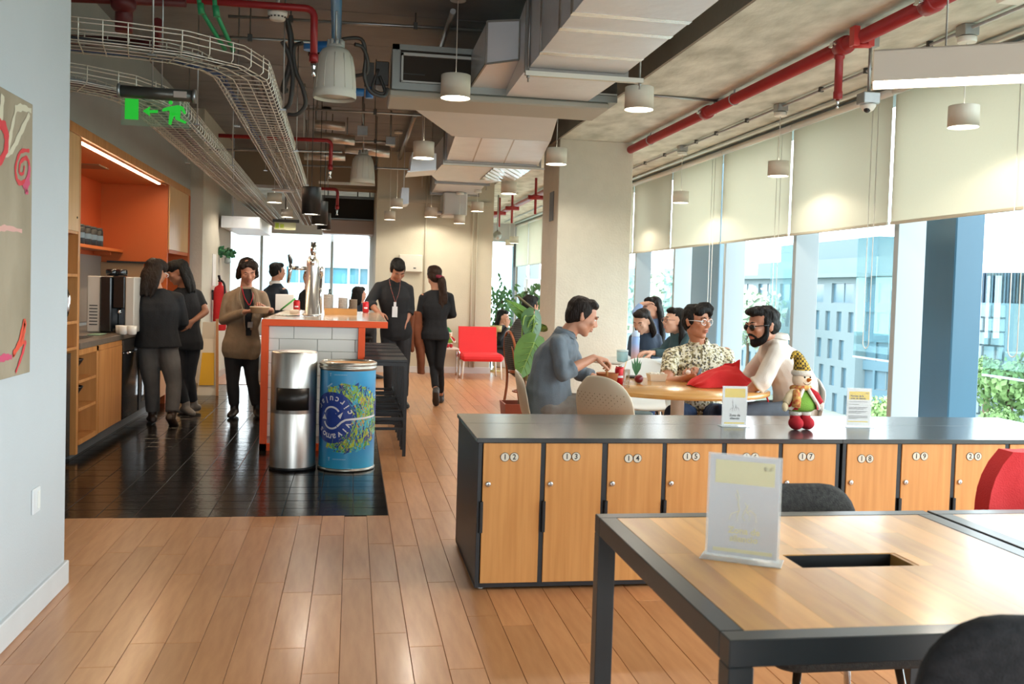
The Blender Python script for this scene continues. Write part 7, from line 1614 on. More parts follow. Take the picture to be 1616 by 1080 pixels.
def shoe(m, ankle, toe, k=1.0, mi=0):
    a = Vector(ankle); d = Vector(toe); d = d.normalized(); u = Vector((0, 0, 1)); u = (u-d*u.dot(d)).normalized(); r = d.cross(u); b = a-u*.075*k
    loft(m, [(b-d*.075*k+u*.03*k, r, u, .022*k, .025*k), (b-d*.06*k+u*.032*k, r, u, .034*k, .034*k), (b-d*.02*k+u*.04*k, r, u, .037*k, .042*k), (b+d*.05*k+u*.034*k, r, u, .04*k, .036*k), (b+d*.11*k+u*.026*k, r, u, .045*k, .028*k), (b+d*.16*k+u*.021*k, r, u, .036*k, .021*k), (b+d*.182*k+u*.019*k, r, u, .016*k, .013*k)], 14, mi)
    cap_tube(m, [a+u*.03*k, a-u*.03*k], [.042*k, .042*k], 10, mi)
SKINS = {}
def person(label, j, skin, head, fwd, hairmat, g=None, hk=1.0, vox=.011, hvox=None, headup=(0, 0, 1), shirt=None, sleeve='long', pants=None, shoes=None, hem=-.16, lip='#a8655a', eyes=True, hands=None, hair=None, infl=.014, fold=.006, seed=1, pant_w=1.0, cuff=None, rolled=False):
    """j: joints (Vectors) sl sr el er wl wr hl hr kl kr al ar neck, toes tl tr. hands: {side: dict}"""
    g = dict({'hip': 1, 'waist': 1, 'chest': 1, 'neck': 1, 'arm': 1, 'leg': 1}, **(g or {}))
    base = (j['al']+j['ar'])/2; root = thing('person', (base.x, base.y, 0), label, 'person')
    SK = mat('skin_'+skin[1:], skin, .5, noise=.06, nscale=18)
    SK.node_tree.nodes['Principled BSDF'].inputs['Subsurface Weight'].default_value = .0
    HM = Matrix.Translation(head) @ frame_of(fwd, headup)
    m = MB(); tips = MB(); head_shapes(m, HM, hk)
    nb = HM @ Vector((0, -.02*hk, -.06*hk)); cap_tube(m, [j['neck']-Vector((0, 0, .03)), j['neck'].lerp(nb, .5), nb], [.062*g['neck'], .055*g['neck'], .056*g['neck']], 14)
    loft(m, torso_secs(j, g, -.008))
    a = g['arm']; l = g['leg']
    for s in 'lr':
        S_, E, W2_ = j['s'+s], j['e'+s], j['w'+s]
        cap_tube(m, [S_, S_.lerp(E, .4), E], [.05*a, .046*a, .038*a], 12); cap_tube(m, [E, E.lerp(W2_, .3), W2_], [.038*a, .039*a, .025*a], 12)
        hh = dict((hands or {}).get(s, {})); d = hh.get('f', (W2_-E)); hand_shapes(m, tips, W2_, d, hh.get('n', (0, 0, -1)), hh.get('curl', .45), hh.get('k', 1.0)*hk, hh.get('thumb'), hh.get('side', 1), hh.get('curls'))
        K, A = j['k'+s], j['a'+s]; Hh = j['h'+s]
        l2 = l*.84*min(1, pant_w); cap_tube(m, [Hh, Hh.lerp(K, .4), K], [.085*l2, .076*l2, .054*l2], 12); cap_tube(m, [K, K.lerp(A, .32), A], [.05*l2, .053*l2, .036*l], 12)
    co, fs = remesh(m, hvox or vox, 2, factor=.4)
    b = MB(); b.add(co, fs, 0, True); n0 = len(b.v); b.v += tips.v; b.f += [tuple(i+n0 for i in f) for f in tips.f]; b.mi += [0]*len(tips.f); b.sm += tips.sm
    body = b.build('body', SK, root)
    face_parts(body, HM, hk, True, SK, eyes, lip, hairmat)
    # trousers
    if pants:
        m = MB(); secs = torso_secs(j, g, infl*.4, hi=.26); loft(m, secs)
        for s in 'lr':
            K, A, Hh = j['k'+s], j['a'+s], j['h'+s]; pw = pant_w
            cap_tube(m, [Hh, Hh.lerp(K, .35), K], [.098*l, .088*l*min(pw, 1.1), .064*l*pw], 14)
            m.tube([K.lerp(Hh, .04), K, K.lerp(A, .3), K.lerp(A, .88 if cuff is None else cuff)], [.06*l*pw, .064*l*pw, .063*l*pw, .053*l*pw], 14)
        co, fs = remesh(m, vox, 2, fold*.8, 10, seed+3); b = MB(); b.add(co, fs, 0, True); b.build('trousers', pants, root)
    a_ = g['arm']
    if shirt:
        m = MB(); loft(m, torso_secs(j, g, infl, lo=hem))
        for s in 'lr': cap_tube(m, [j['neck']-Vector((0, 0, .035)), j['neck'].lerp(j['s'+s], .5)-Vector((0, 0, .022)), j['s'+s].lerp(j['neck'], .12)-Vector((0, 0, .012))], [.05*g['neck'], .056, .056*a_], 12)
        for s in 'lr':
            S_, E, W2_ = j['s'+s], j['e'+s], j['w'+s]
            sl_ = sleeve if isinstance(sleeve, str) else sleeve[s]
            if sl_ == 'short': m.tube([S_+(S_-E).normalized()*.03, S_, S_.lerp(E, .4), S_.lerp(E, .68)], [.04*a, .059*a, .058*a, .056*a], 14)
            elif sl_ == 'elbow':
                cap_tube(m, [S_.lerp(E, .05), S_.lerp(E, .45), E], [.06*a, .059*a, .055*a], 14); m.tube([E.lerp(S_, .05), E, E.lerp(W2_, .2), E.lerp(W2_, .38)], [.05*a, .055*a, .054*a, .052*a], 14); m.tube([E.lerp(W2_, .27), E.lerp(W2_, .4)], [.06*a, .058*a], 14)
            else:
                cap_tube(m, [S_.lerp(E, .05), S_.lerp(E, .45), E], [.06*a, .057*a, .05*a], 14); m.tube([E.lerp(S_, .05), E, E.lerp(W2_, .3), E.lerp(W2_, .93)], [.045*a, .05*a, .049*a, .038*a], 14)
        co, fs = remesh(m, vox, 2, fold, 9, seed); b = MB(); b.add(co, fs, 0, True); sh_ = b.build('shirt', shirt, root)
    if shoes:
        for s in 'lr':
            m = MB(); shoe(m, j['a'+s], j['t'+s], hk); co, fs = remesh(m, .009, 2); b = MB(); b.add(co, fs, 0, True); so = b.build('shoe', shoes, root)
            if j.get('sole'):
                pass
    root['_h'] = 1
    return root, body, HM
def hair_mesh(root, HM, k, mt, shapes, vox=.008, fold=.006, fs_=26, seed=2, name='hair'):
    """shapes: list of ('ball', centre, radii) / ('tube', points, radii) in head space"""
    R3 = HM.to_3x3().normalized().to_4x4(); m = MB()
    for sh_ in shapes:
        if sh_[0] == 'ball': m.ball(HM @ Vector([x*k for x in sh_[1]]), tuple(x*k for x in sh_[2]), 16, 10, M=R3)
        elif sh_[0] == 'tube': cap_tube(m, smooth_path([HM @ Vector([x*k for x in p]) for p in sh_[1]], 3), np.interp(np.linspace(0, 1, 3*(len(sh_[1])-1)+1), np.linspace(0, 1, len(sh_[2])), [r*k for r in sh_[2]]).tolist(), 8)
        else: cap_tube(m, smooth_path([Vector(p) for p in sh_[1]], 3), np.interp(np.linspace(0, 1, 3*(len(sh_[1])-1)+1), np.linspace(0, 1, len(sh_[2])), sh_[2]).tolist(), 8)
    co, f = remesh(m, vox, 1, fold, fs_, seed); b = MB(); b.add(co, f, 0, True); return b.build(name, mt, root)
HB = mat('hair_black', '#0f0c0a', .62, spec=.25, bump=.9, bscale=90, stretch=(1, 1, .25), noise=.3, nscale=40); HBR = mat('hair_dark_brown', '#20150f', .62, spec=.25, bump=.9, bscale=90, stretch=(1, 1, .25), col2='#1a110c', nscale=40); HW = mat('hair_brown_tips', '#2e1d13', .6, spec=.25, bump=.9, bscale=90, stretch=(1, 1, .25))
CAP = [('ball', (0, -.03, .05), (.083, .094, .077)), ('ball', (0, -.05, .0), (.078, .07, .075)), ('ball', (0, .03, .094), (.064, .05, .034))]
SHORT = CAP+[('ball', (-.066, -.012, .02), (.02, .042, .05)), ('ball', (.066, -.012, .02), (.02, .042, .05)), ('ball', (0, -.065, -.03), (.06, .04, .05))]
def tufts(n, seed, y0=.02, spread=.06, h=.03):
    rr = random.Random(seed); out = []
    for i in range(n):
        x = rr.uniform(-spread, spread); y = rr.uniform(y0-.08, y0+.03); z = .108-(x*x)*5-abs(y)*.12; out.append(('tube', [(x, y, z), (x*1.1, y+.014, z+h*.45), (x*1.15, y+.034, z+h*rr.uniform(.2, .6))], [.02, .014, .006]))
    return out
def long_hair(L, w=.075, back=.07, n=9, seed=1, front=True):
    rr = random.Random(seed); out = []
    for i in range(n):
        a = math.radians(-15+210*i/(n-1)+180-90+0) ; a = math.radians(165+210*i/(n-1)); x, y = math.sin(a-math.pi/2+math.pi)*0, 0
        t = -1+2*i/(n-1); x = t*w; y = -back*math.cos(t*1.25)-.01; out.append(('tube', [(x*.8, y*.9, .04), (x*1.06, y*1.08, -.06), (x*1.06+rr.uniform(-.01, .01), y*1.05, -.06-L*.5), (x*.95+rr.uniform(-.012, .012), y, -.06-L*rr.uniform(.85, 1.0))], [.03, .032, .03, .012]))
    return out
def PJ(d, Y):
    """joints given as pixel columns and rows at a distance (third number: offset in depth)"""
    return {k: P(v[0], v[1], Y=Y+(v[2] if len(v) > 2 else 0)) for k, v in d.items()}
def toes(j, l, r): j['tl'] = Vector(l); j['tr'] = Vector(r); return j
def placket(root, pts, r, mt, name): m = MB(); m.tube(smooth_path(pts, 4), r, 6); return m.build(name, mt, root)
def strand(root, pts, r, mt, name, n=4):
    m = MB(); m.tube(smooth_path(pts, n), r, 6, flat=(1, .4)); return m.build(name, mt, root)
# fabrics
F_GREY = mat('linen_grey_blue', '#6d7780', .85, noise=.14, nscale=16, bump=.25, bscale=180); F_BEIGE = mat('cotton_off_white', '#d9d2c8', .85, noise=.05, nscale=10, bump=.2, bscale=160)
F_BLACK = mat('black_knit', '#141519', .85, noise=.2, nscale=20, bump=.3, bscale=120); F_NAVY = mat('navy_suit', '#1a2634', .8, noise=.1, nscale=20); F_JEANG = mat('grey_denim', '#605d5b', .85, noise=.18, nscale=12, bump=.2, bscale=200)
F_JEANB = mat('blue_denim', '#24456f', .85, col2='#162c4d', nscale=6, bump=.2, bscale=200); F_STONE = mat('stone_cotton', '#85807a', .85, noise=.12, nscale=12, bump=.2, bscale=160); F_SLATE = mat('slate_cotton', '#56606c', .85, noise=.1, nscale=12)
F_TAUPE = mat('taupe_wool', '#8a7660', .85, noise=.12, nscale=24, bump=.3, bscale=200); F_DARK = mat('charcoal_cotton', '#232327', .85, noise=.1, nscale=20); F_BLUE = mat('light_blue_shirt', '#86a3d0', .8, noise=.08, nscale=12); F_TEAL = mat('dark_teal_jacket', '#2f4d55', .8, noise=.2, nscale=10); F_DENIM = mat('slate_blue_blouse', '#2c3a4e', .8, noise=.2, nscale=10)
F_PAT = mat('patterned_cotton', '#b9b79d', .85)
pn = F_PAT.node_tree; tc_ = pn.nodes.new('ShaderNodeTexCoord'); vo = pn.nodes.new('ShaderNodeTexVoronoi'); vo.inputs['Scale'].default_value = 75; vo.feature = 'F1'; cr_ = pn.nodes.new('ShaderNodeValToRGB'); pn.links.new(tc_.outputs['Object'], vo.inputs['Vector']); pn.links.new(vo.outputs['Color'], cr_.inputs[0]); pn.links.new(cr_.outputs[0], pn.nodes['Principled BSDF'].inputs['Base Color'])
cr_.color_ramp.interpolation = 'CONSTANT'; cr_.color_ramp.elements[0].color = (*srgb('#d8d5c0'), 1); cr_.color_ramp.elements[1].position = .42; cr_.color_ramp.elements[1].color = (*srgb('#70674a'), 1)
for p_, c_ in ((.56, '#b5ae8a'), (.68, '#4c4a42'), (.78, '#cdc9b4')): e_ = cr_.color_ramp.elements.new(p_); e_.color = (*srgb(c_), 1)
F_STR = mat('striped_knit', '#2a2a2c', .85)
pn = F_STR.node_tree; tc_ = pn.nodes.new('ShaderNodeTexCoord'); wv_ = pn.nodes.new('ShaderNodeTexWave'); wv_.bands_direction = 'Z'; wv_.inputs['Scale'].default_value = 14; cr_ = pn.nodes.new('ShaderNodeValToRGB'); pn.links.new(tc_.outputs['Object'], wv_.inputs['Vector']); pn.links.new(wv_.outputs['Fac'], cr_.inputs[0]); pn.links.new(cr_.outputs[0], pn.nodes['Principled BSDF'].inputs['Base Color']); cr_.color_ramp.elements[0].color = (*srgb('#1c1c1e'), 1); cr_.color_ramp.elements[1].color = (*srgb('#4c4b48'), 1)
def collar(root, j, HM, k, mt, spread=.075):
    """shirt collar: a standing ring round the neck with two points in front"""
    N = j['neck']; S_ = (j['sl']+j['sr'])/2; ax = (N-S_).normalized()*.5+Vector((0, 0, .5)); ax.normalize(); r = (j['sr']-j['sl']).normalized(); r = (r-ax*r.dot(ax)).normalized(); f = ax.cross(r)
    m = MB(); rows = []
    for z, sc in ((-.035, 1.16), (.0, 1.02), (.028, 1.0), (.012, 1.14), (-.012, 1.26)):
        row = []
        for i in range(25):
            a = math.radians(112+316*i/24); fr = max(0, -math.sin(a-math.pi)) ; front = max(0, math.sin(a)); row.append(N+r*math.cos(a)*.064*sc+f*math.sin(a)*.068*sc+ax*(z+.012-(.03*front**3 if sc > 1.1 and z > -.03 else .012*front)))
        rows.append(row)
    m.grid(rows); return m.build('collar', mt, root)
def seat_for(j, rot, label):
    h = (j['hl']+j['hr'])/2; c = shell_chair((h.x, h.y, 0), rot, label, SHELLW); c.scale = (1, 1, max(.8, (h.z-.1)/.45))
# ---- the man in the grey-blue shirt
j = PJ({'neck': (893, 528), 'sl': (893, 541, .19), 'sr': (881, 541, -.17), 'er': (887, 590, -.24), 'wr': (937, 565, -.18), 'el': (915, 590, .26), 'wl': (962, 606, .12), 'hl': (872, 642, .1), 'hr': (866, 645, -.1), 'kl': (972, 640, .14), 'kr': (970, 645, -.1), }, 6.22)
j['al'] = Vector((j['kl'].x-.02, j['kl'].y, .085)); j['ar'] = Vector((j['kr'].x-.08, j['kr'].y, .085)); toes(j, (1, 0, -.05), (1, -.1, -.05)); j['bow'] = (-.045, 0, .0)
hd = P(919, 500, Y=6.2)
r_, bd, HM = person('man in a grey-blue linen shirt eating at the round table', j, '#c48d72', hd, (1, -.10, -.42), HBR, g={'waist': 1.05, 'chest': .98, 'belly': 1.1}, hk=1.03, vox=.0085, hvox=.0062, shirt=F_GREY, sleeve='elbow', pants=F_STONE, shoes=mat('shoe_brown', '#4a3526', .5), hem=-.24, fold=.013, infl=.02, headup=(.3, 0, 1),
    hands={'r': dict(f=(.9, .05, -.15), n=(.15, .1, -1), curl=.85, side=-1), 'l': dict(f=(1, -.1, -.05), n=(0, 0, -1), curl=.3)})
hair_mesh(r_, HM, 1.03, HBR, SHORT+tufts(9, 4, .0, .055, .022), fold=.006)
collar(r_, j, HM, 1, F_GREY)
m = MB(); w = j['wr']; hp = w+Vector((.085, 0, -.03)); m.tube([hp+Vector((.0, 0, .02)), hp+Vector((.006, 0, -.05)), hp+Vector((.008, 0, -.09))], [.005, .006, .009], 6); o = m.build('wooden_fork', mat('fork_wood', '#a9743f', .6)); tag(o, 'wooden fork held by the man in the grey-blue shirt', 'fork')
# ---- the man in the patterned shirt
j = PJ({'neck': (1103, 541), 'sl': (1145, 559, .02), 'sr': (1060, 560, .0), 'er': (1051, 606, -.2), 'wr': (1076, 599, -.38), 'el': (1153, 610, -.18), 'wl': (1106, 599, -.38), 'hl': (1122, 656, .05), 'hr': (1086, 656, .05), 'kl': (1138, 652, -.40), 'kr': (1062, 652, -.40)}, 6.85)
for s in 'lr': j['a'+s] = Vector((j['k'+s].x, j['k'+s].y+.08, .085))
toes(j, (.15, -1, -.05), (-.15, -1, -.05)); hd = P(1100, 508, Y=6.78)
r_, bd, HM = person('man with clear framed glasses in a patterned short-sleeved shirt', j, '#b98062', hd, (.48, -.86, -.06), HB, g={'waist': 1.05, 'chest': 1.05, 'belly': 1.1, 'arm': 1.08}, hk=1.06, vox=.0085, hvox=.0062, shirt=F_PAT, sleeve='short', pants=F_JEANB, shoes=BLACK, hem=-.1, fold=.007, lip='#a05e54',
    hands={'r': dict(f=(.75, -.4, .25), n=(.3, .5, .8), curl=.75, side=-1, k=1.05), 'l': dict(f=(-.8, -.35, .15), n=(.1, .6, .7), curl=.8, side=1, k=1.05)})
hair_mesh(r_, HM, 1.06, HB, SHORT+[('ball', (0, .055, .092), (.062, .04, .03)), ('ball', (-.05, .045, .07), (.03, .045, .04)), ('ball', (.045, .055, .075), (.03, .035, .03)), ('ball', (-.068, .01, .03), (.016, .03, .05)), ('tube', [(.0, .02, .12), (-.03, .06, .125), (-.055, .085, .1)], [.02, .022, .012])]+tufts(6, 8, .0, .05, .022), fold=.005)
collar(r_, j, HM, 1, F_PAT)
m = MB()
k = 1.06
for s in (-1, 1): m.tube([HM @ Vector((s*(.033+.026*math.cos(a))*k, (.1-.01*abs(math.cos(a)))*k, (.006+.02*math.sin(a))*k)) for a in [2*math.pi*i/14 for i in range(14)]], .0026, 5, closed=True); m.tube([HM @ Vector((s*.059*k, .093*k, .012*k)), HM @ Vector((s*.082*k, .05*k, .012*k)), HM @ Vector((s*.084*k, -.01*k, .008*k))], .0026, 5)
m.tube([HM @ Vector((-.008*k, .1*k, .012*k)), HM @ Vector((.008*k, .1*k, .012*k))], .0026, 5); m.build('glasses', mat('clear_frame', '#d9dde0', .15), r_)
q = P(1086, 588, Y=6.42); m = MB(); m.ball(q, (.02, .018, .018), 10, 7); o = m.build('napkin', PAPER); tag(o, 'crumpled white napkin in the hands of the man in the patterned shirt', 'napkin')
q = P(1104, 588, Y=6.42); m = MB(); R_m = Matrix.Translation(q) @ Matrix.Rotation(math.radians(30), 4, 'Y') @ Matrix.Rotation(math.radians(-25), 4, 'X'); m.box(-.012, -.003, -.035, .012, .003, .035, b=.002, M=R_m); o = m.build('mobile_phone', mat('phone_dark', '#2a3038', .2)); tag(o, 'small dark phone held by the man in the patterned shirt', 'phone')
# ---- the man with the beard
j = PJ({'neck': (1226, 534), 'sr': (1216, 552, .18), 'sl': (1226, 556, -.17), 'el': (1203, 602, -.2), 'wl': (1177, 620, -.16), 'er': (1180, 600, .25), 'wr': (1140, 606, .16), 'hl': (1258, 655, -.1), 'hr': (1258, 652, .1), 'kl': (1160, 654, -.1), 'kr': (1160, 650, .14)}, 6.02)
for s in 'lr': j['a'+s] = Vector((j['k'+s].x+.04, j['k'+s].y, .085))
toes(j, (-1, -.1, -.05), (-1, .1, -.05)); j['bow'] = (.05, 0, 0.02); hd = P(1203, 515, Y=6.0)
r_, bd, HM = person('bearded man in dark glasses and an off-white shirt leaning over the table', j, '#bb8266', hd, (-1, -.16, -.16), HB, g={'waist': 1.12, 'chest': 1.08, 'belly': 1.15, 'arm': 1.08}, hk=1.06, vox=.0085, hvox=.0065, shirt=F_BEIGE, sleeve='elbow', pants=F_SLATE, shoes=BLACK, hem=-.2, fold=.008, headup=(-.12, 0, 1),
    hands={'l': dict(f=(-1, .1, -.1), n=(0, 0, -1), curl=.4, side=-1), 'r': dict(f=(-1, -.1, -.1), n=(0, 0, -1), curl=.4, side=1)})
hair_mesh(r_, HM, 1.06, HB, SHORT+[('ball', (0, .06, .1), (.05, .045, .03))]+tufts(12, 5, .0, .06, .026), fold=.008)
hair_mesh(r_, HM, 1.06, HB, [('ball', (0, .058, -.09), (.036, .036, .034)), ('tube', [(-.074, .015, .0), (-.066, .02, -.05), (-.045, .045, -.085), (0, .07, -.1)], [.012, .02, .026, .028]), ('tube', [(.074, .015, .0), (.066, .02, -.05), (.045, .045, -.085), (0, .07, -.1)], [.012, .02, .026, .028]), ('tube', [(-.034, .076, -.06), (-.02, .092, -.044), (0, .098, -.04), (.02, .092, -.044), (.034, .076, -.06)], [.008, .008, .008])], fold=.003, name='beard')
collar(r_, j, HM, 1, F_BEIGE)
k = 1.06; m = MB()
for s in (-1, 1):
    m.ball(HM @ Vector((s*.033*k, .097*k, .004*k)), (.027*k, .008*k, .021*k), 12, 8, M=HM.to_3x3().normalized().to_4x4()); m.tube([HM @ Vector((s*.058*k, .092*k, .012*k)), HM @ Vector((s*.082*k, .05*k, .012*k)), HM @ Vector((s*.084*k, -.01*k, .008*k))], .0032, 5)
m.tube([HM @ Vector((-.01*k, .1*k, .012*k)), HM @ Vector((.01*k, .1*k, .012*k))], .003, 5); m.build('dark_glasses', mat('lens_black', '#0f1012', .1), r_)
# ---- the three women by the window
j = PJ({'neck': (1017, 523), 'sl': (1036, 533, .04), 'sr': (1000, 534, -.04), 'er': (996, 556, -.1), 'wr': (1008, 565, -.22), 'el': (1042, 558, -.05), 'wl': (1022, 566, -.2), 'hl': (1036, 592, .12), 'hr': (1012, 592, .12), 'kl': (1030, 590, -.25), 'kr': (1006, 590, -.25)}, 8.95)
for s in 'lr': j['a'+s] = Vector((j['k'+s].x, j['k'+s].y+.06, .085))
toes(j, (0, -1, -.05), (0, -1, -.05)); hd = P(1013, 508, Y=8.85)
r_, bd, HM = person('woman with shoulder-length dark hair looking down beside the column', j, '#cf9d84', hd, (-.62, -.6, -.42), HBR, g={'waist': .85, 'chest': .85, 'hip': .9, 'arm': .85, 'leg': .9}, hk=.98, shirt=F_DENIM, pants=F_JEANB, shoes=BLACK, fold=.006)
seat_for(j, math.radians(0), 'white shell chair under the woman looking down beside the column')
hair_mesh(r_, HM, .98, HBR, CAP+long_hair(.13, .08, .075), vox=.009)
j = PJ({'neck': (1036, 503), 'sl': (1046, 514, .06), 'sr': (1022, 516, -.08), 'er': (1003, 494, -.12), 'wr': (1012, 480, -.1), 'el': (1050, 545, .1), 'wl': (1036, 560, -.1), 'hl': (1048, 580, .1), 'hr': (1028, 580, .1), 'kl': (1040, 580, -.35), 'kr': (1018, 580, -.35)}, 9.6)
for s in 'lr': j['a'+s] = Vector((j['k'+s].x, j['k'+s].y+.06, .085))
toes(j, (-.3, -1, -.05), (-.3, -1, -.05)); hd = P(1029, 487, Y=9.55)
r_, bd, HM = person('long-haired woman in a light blue shirt with a hand on her head', j, '#d0a088', hd, (-.9, -.2, -.15), HB, g={'waist': .85, 'chest': .82, 'hip': .9, 'arm': .85, 'leg': .9}, hk=.98, shirt=F_BLUE, pants=F_JEANB, shoes=BLACK, eyes=False, hands={'r': dict(f=(.95, 0, .25), n=(.1, .1, -1), curl=.3, side=1)})
seat_for(j, math.radians(-15), 'white shell chair under the woman with a hand on her head')
hair_mesh(r_, HM, .98, HB, CAP+long_hair(.36, .08, .08, 11), vox=.009)
j = PJ({'neck': (1074, 524), 'sr': (1062, 538, .1), 'sl': (1086, 534, -.1), 'el': (1075, 560, -.2), 'wl': (1030, 557, -.2), 'er': (1045, 556, .1), 'wr': (1024, 557, .0), 'hl': (1090, 595, -.1), 'hr': (1082, 595, .1), 'kl': (1046, 592, -.12), 'kr': (1042, 592, .1)}, 8.3)
for s in 'lr': j['a'+s] = Vector((j['k'+s].x+.03, j['k'+s].y, .085))
toes(j, (-1, -.1, -.05), (-1, 0, -.05)); hd = P(1064, 507, Y=8.28)
r_, bd, HM = person('woman with glasses and long black hair in a dark teal jacket by the window', j, '#d6a890', hd, (-1, -.12, .02), HB, g={'waist': .92, 'chest': .9, 'hip': .95, 'arm': .9, 'leg': .9}, hk=1.0, shirt=F_TEAL, pants=F_DARK, shoes=BLACK)
seat_for(j, math.radians(-88), 'white shell chair under the woman in the dark teal jacket')
hair_mesh(r_, HM, 1.0, HB, CAP+long_hair(.2, .08, .08, 10), vox=.009)
m = MB(); k = 1.0
for s in (-1, 1): m.tube([HM @ Vector((s*(.033+.024*math.cos(a))*k, .1*k, (.004+.018*math.sin(a))*k)) for a in [2*math.pi*i/12 for i in range(12)]], .0025, 5, closed=True); m.tube([HM @ Vector((s*.058*k, .095*k, .01*k)), HM @ Vector((s*.082*k, .03*k, .01*k))], .0025, 5)
m.build('glasses', mat('brown_frame', '#6b3f2a', .3), r_)
# ---- the striped man and the woman on the phone
j = PJ({'neck': (826, 503), 'sl': (812, 520, .1), 'sr': (836, 520, -.12), 'el': (815, 552, .2), 'wl': (836, 560, .35), 'er': (842, 552, -.15), 'wr': (856, 556, .1), 'hl': (818, 583, .1), 'hr': (830, 585, -.08), 'kl': (856, 582, .22), 'kr': (866, 585, .02)}, 10.4)
for s in 'lr': j['a'+s] = Vector((j['k'+s].x, j['k'+s].y, .085))
toes(j, (1, .5, -.05), (1, .4, -.05)); j['bow'] = (-.05, -.02, 0); hd = P(837, 484, Y=10.38)
r_, bd, HM = person('person in a striped dark knit seen from behind on the bentwood chair', j, '#bb8468', hd, (.75, .62, -.2), HB, g={'waist': 1.1, 'chest': 1.05}, hk=1.0, shirt=F_STR, pants=F_STONE, shoes=BLACK, eyes=False, hem=-.2)
hair_mesh(r_, HM, 1.0, HB, SHORT, vox=.01)
j = PJ({'neck': (790, 513), 'sl': (783, 521, -.1), 'sr': (798, 521, .1), 'el': (788, 535, -.2), 'wl': (800, 515, -.15), 'er': (800, 538, .1), 'wr': (802, 530, .1), 'hl': (784, 556, -.1), 'hr': (794, 556, .1), 'kl': (812, 556, -.1), 'kr': (816, 556, .1)}, 15.6)
for s in 'lr': j['a'+s] = Vector((j['k'+s].x, j['k'+s].y, .085))
toes(j, (1, 0, -.05), (1, 0, -.05)); hd = P(794, 501, Y=15.6)
r_, bd, HM = person('dark-haired woman in black with a hand to her face in the bright wing', j, '#cf9d86', hd, (.8, -.45, -.2), HB, g={'waist': .9, 'chest': .9, 'arm': .85, 'leg': .9}, hk=1.0, vox=.014, shirt=F_BLACK, pants=F_DARK, shoes=BLACK, eyes=False, hands={'l': dict(f=(.2, .1, 1), n=(0, 1, 0), curl=.5)})
hair_mesh(r_, HM, 1.0, HB, CAP+long_hair(.16, .08, .075), vox=.011)
m = MB(); c_ = (j['hl']+j['hr'])/2; m.box(c_.x-.22, c_.y-.2, .38, c_.x+.2, c_.y+.2, .42, b=.02)
for sx in (-.18, .16):
    for sy in (-.16, .16): m.tube([(c_.x+sx, c_.y+sy, .39), (c_.x+sx, c_.y+sy, 0)], .012, 6)
o = m.build('low_stool', BLKM); tag(o, 'dark stool under the woman in the bright wing', 'stool')
# ---- the stooping man at the bar
j = PJ({'neck': (624, 441), 'sr': (599, 452, .02), 'sl': (644, 455, .04), 'er': (583, 478, -.06), 'wr': (598, 494, -.16), 'el': (647, 488, .05), 'wl': (641, 508, -.02), 'hl': (637, 522, .06), 'hr': (613, 522, .06), 'kl': (637, 585, .04), 'kr': (614, 585, .0)}, 10.55)
for s in 'lr': j['a'+s] = Vector((j['k'+s].x+(.01), j['k'+s].y+.08, .085))
toes(j, (.2, -1, -.05), (-.2, -1, -.05)); hd = P(628, 427, Y=10.45)
r_, bd, HM = person('man in a black sweater with a lanyard looking down at the bar', j, '#a8735a', hd, (.18, -.72, -.7), HB, g={'waist': .95, 'chest': 1.02, 'hip': .95}, hk=1.0, vox=.01, hvox=.008, shirt=F_BLACK, sleeve='elbow', pants=F_DARK, shoes=BLACK, hem=-.22, eyes=False, headup=(0, -.5, 1),
    hands={'r': dict(f=(.35, -.3, -.8), n=(.2, .9, -.3), curl=.3, side=1), 'l': dict(f=(-.1, -.1, -1), n=(-1, .2, 0), curl=.6)})
hair_mesh(r_, HM, 1.0, HB, SHORT+[('ball', (0, .05, .09), (.068, .05, .04)), ('ball', (0, .0, .1), (.07, .07, .04))], fold=.006)
LAN = mat('lanyard_dark', '#2c5148', .6, col2='#b4413c', nscale=60); yl = 10.55-.155
pts = [P(614, 440, Y=10.46), P(617, 455, Y=yl), P(624, 478, Y=yl+.01)]; strand(r_, pts, .007, LAN, 'lanyard'); strand(r_, [P(632, 442, Y=10.46), P(630, 460, Y=yl), P(624, 478, Y=yl+.01)], .007, LAN, 'lanyard')
a = P(619, 484, Y=yl-.01); b_ = P(627, 501, Y=yl-.01); m = MB(); m.box(a.x, yl-.016, b_.z, b_.x, yl-.012, a.z, b=.001); m.box(a.x+.015, yl-.018, a.z-.002, b_.x-.015, yl-.012, a.z+.05); m.build('name_badge', mat('badge_white', '#cfd3d6', .4), r_)
# ---- the woman walking away
j = PJ({'neck': (689, 458), 'sl': (668, 469), 'sr': (709, 468), 'el': (662, 500, .02), 'wl': (668, 512, .2), 'er': (715, 497, .03), 'wr': (700, 500, .25), 'hl': (674, 530), 'hr': (698, 530), 'kl': (684, 578, .05), 'kr': (694, 578, -.02), 'al': (688, 618, -.18), 'ar': (696, 611, .22)}, 10.9)
j['al'].z = .17; j['ar'].z = .075
toes(j, (.12, .75, -.8), (.1, 1, -.05)); hd = P(685, 436, Y=10.92)
r_, bd, HM = person('woman in black with a ponytail walking away past the bar stools', j, '#b98468', hd, (-.25, .95, .0), HBR, g={'waist': .82, 'chest': .88, 'hip': .92, 'arm': .86, 'leg': .9}, hk=.98, vox=.01, shirt=F_BLACK, pants=F_BLACK, shoes=mat('sneaker_dark', '#3a3735', .6), hem=-.1, eyes=False, pant_w=.85, cuff=.84)
hair_mesh(r_, HM, .98, HW, SHORT+[('ball', (0, .0, .06), (.082, .09, .07))], fold=.003)
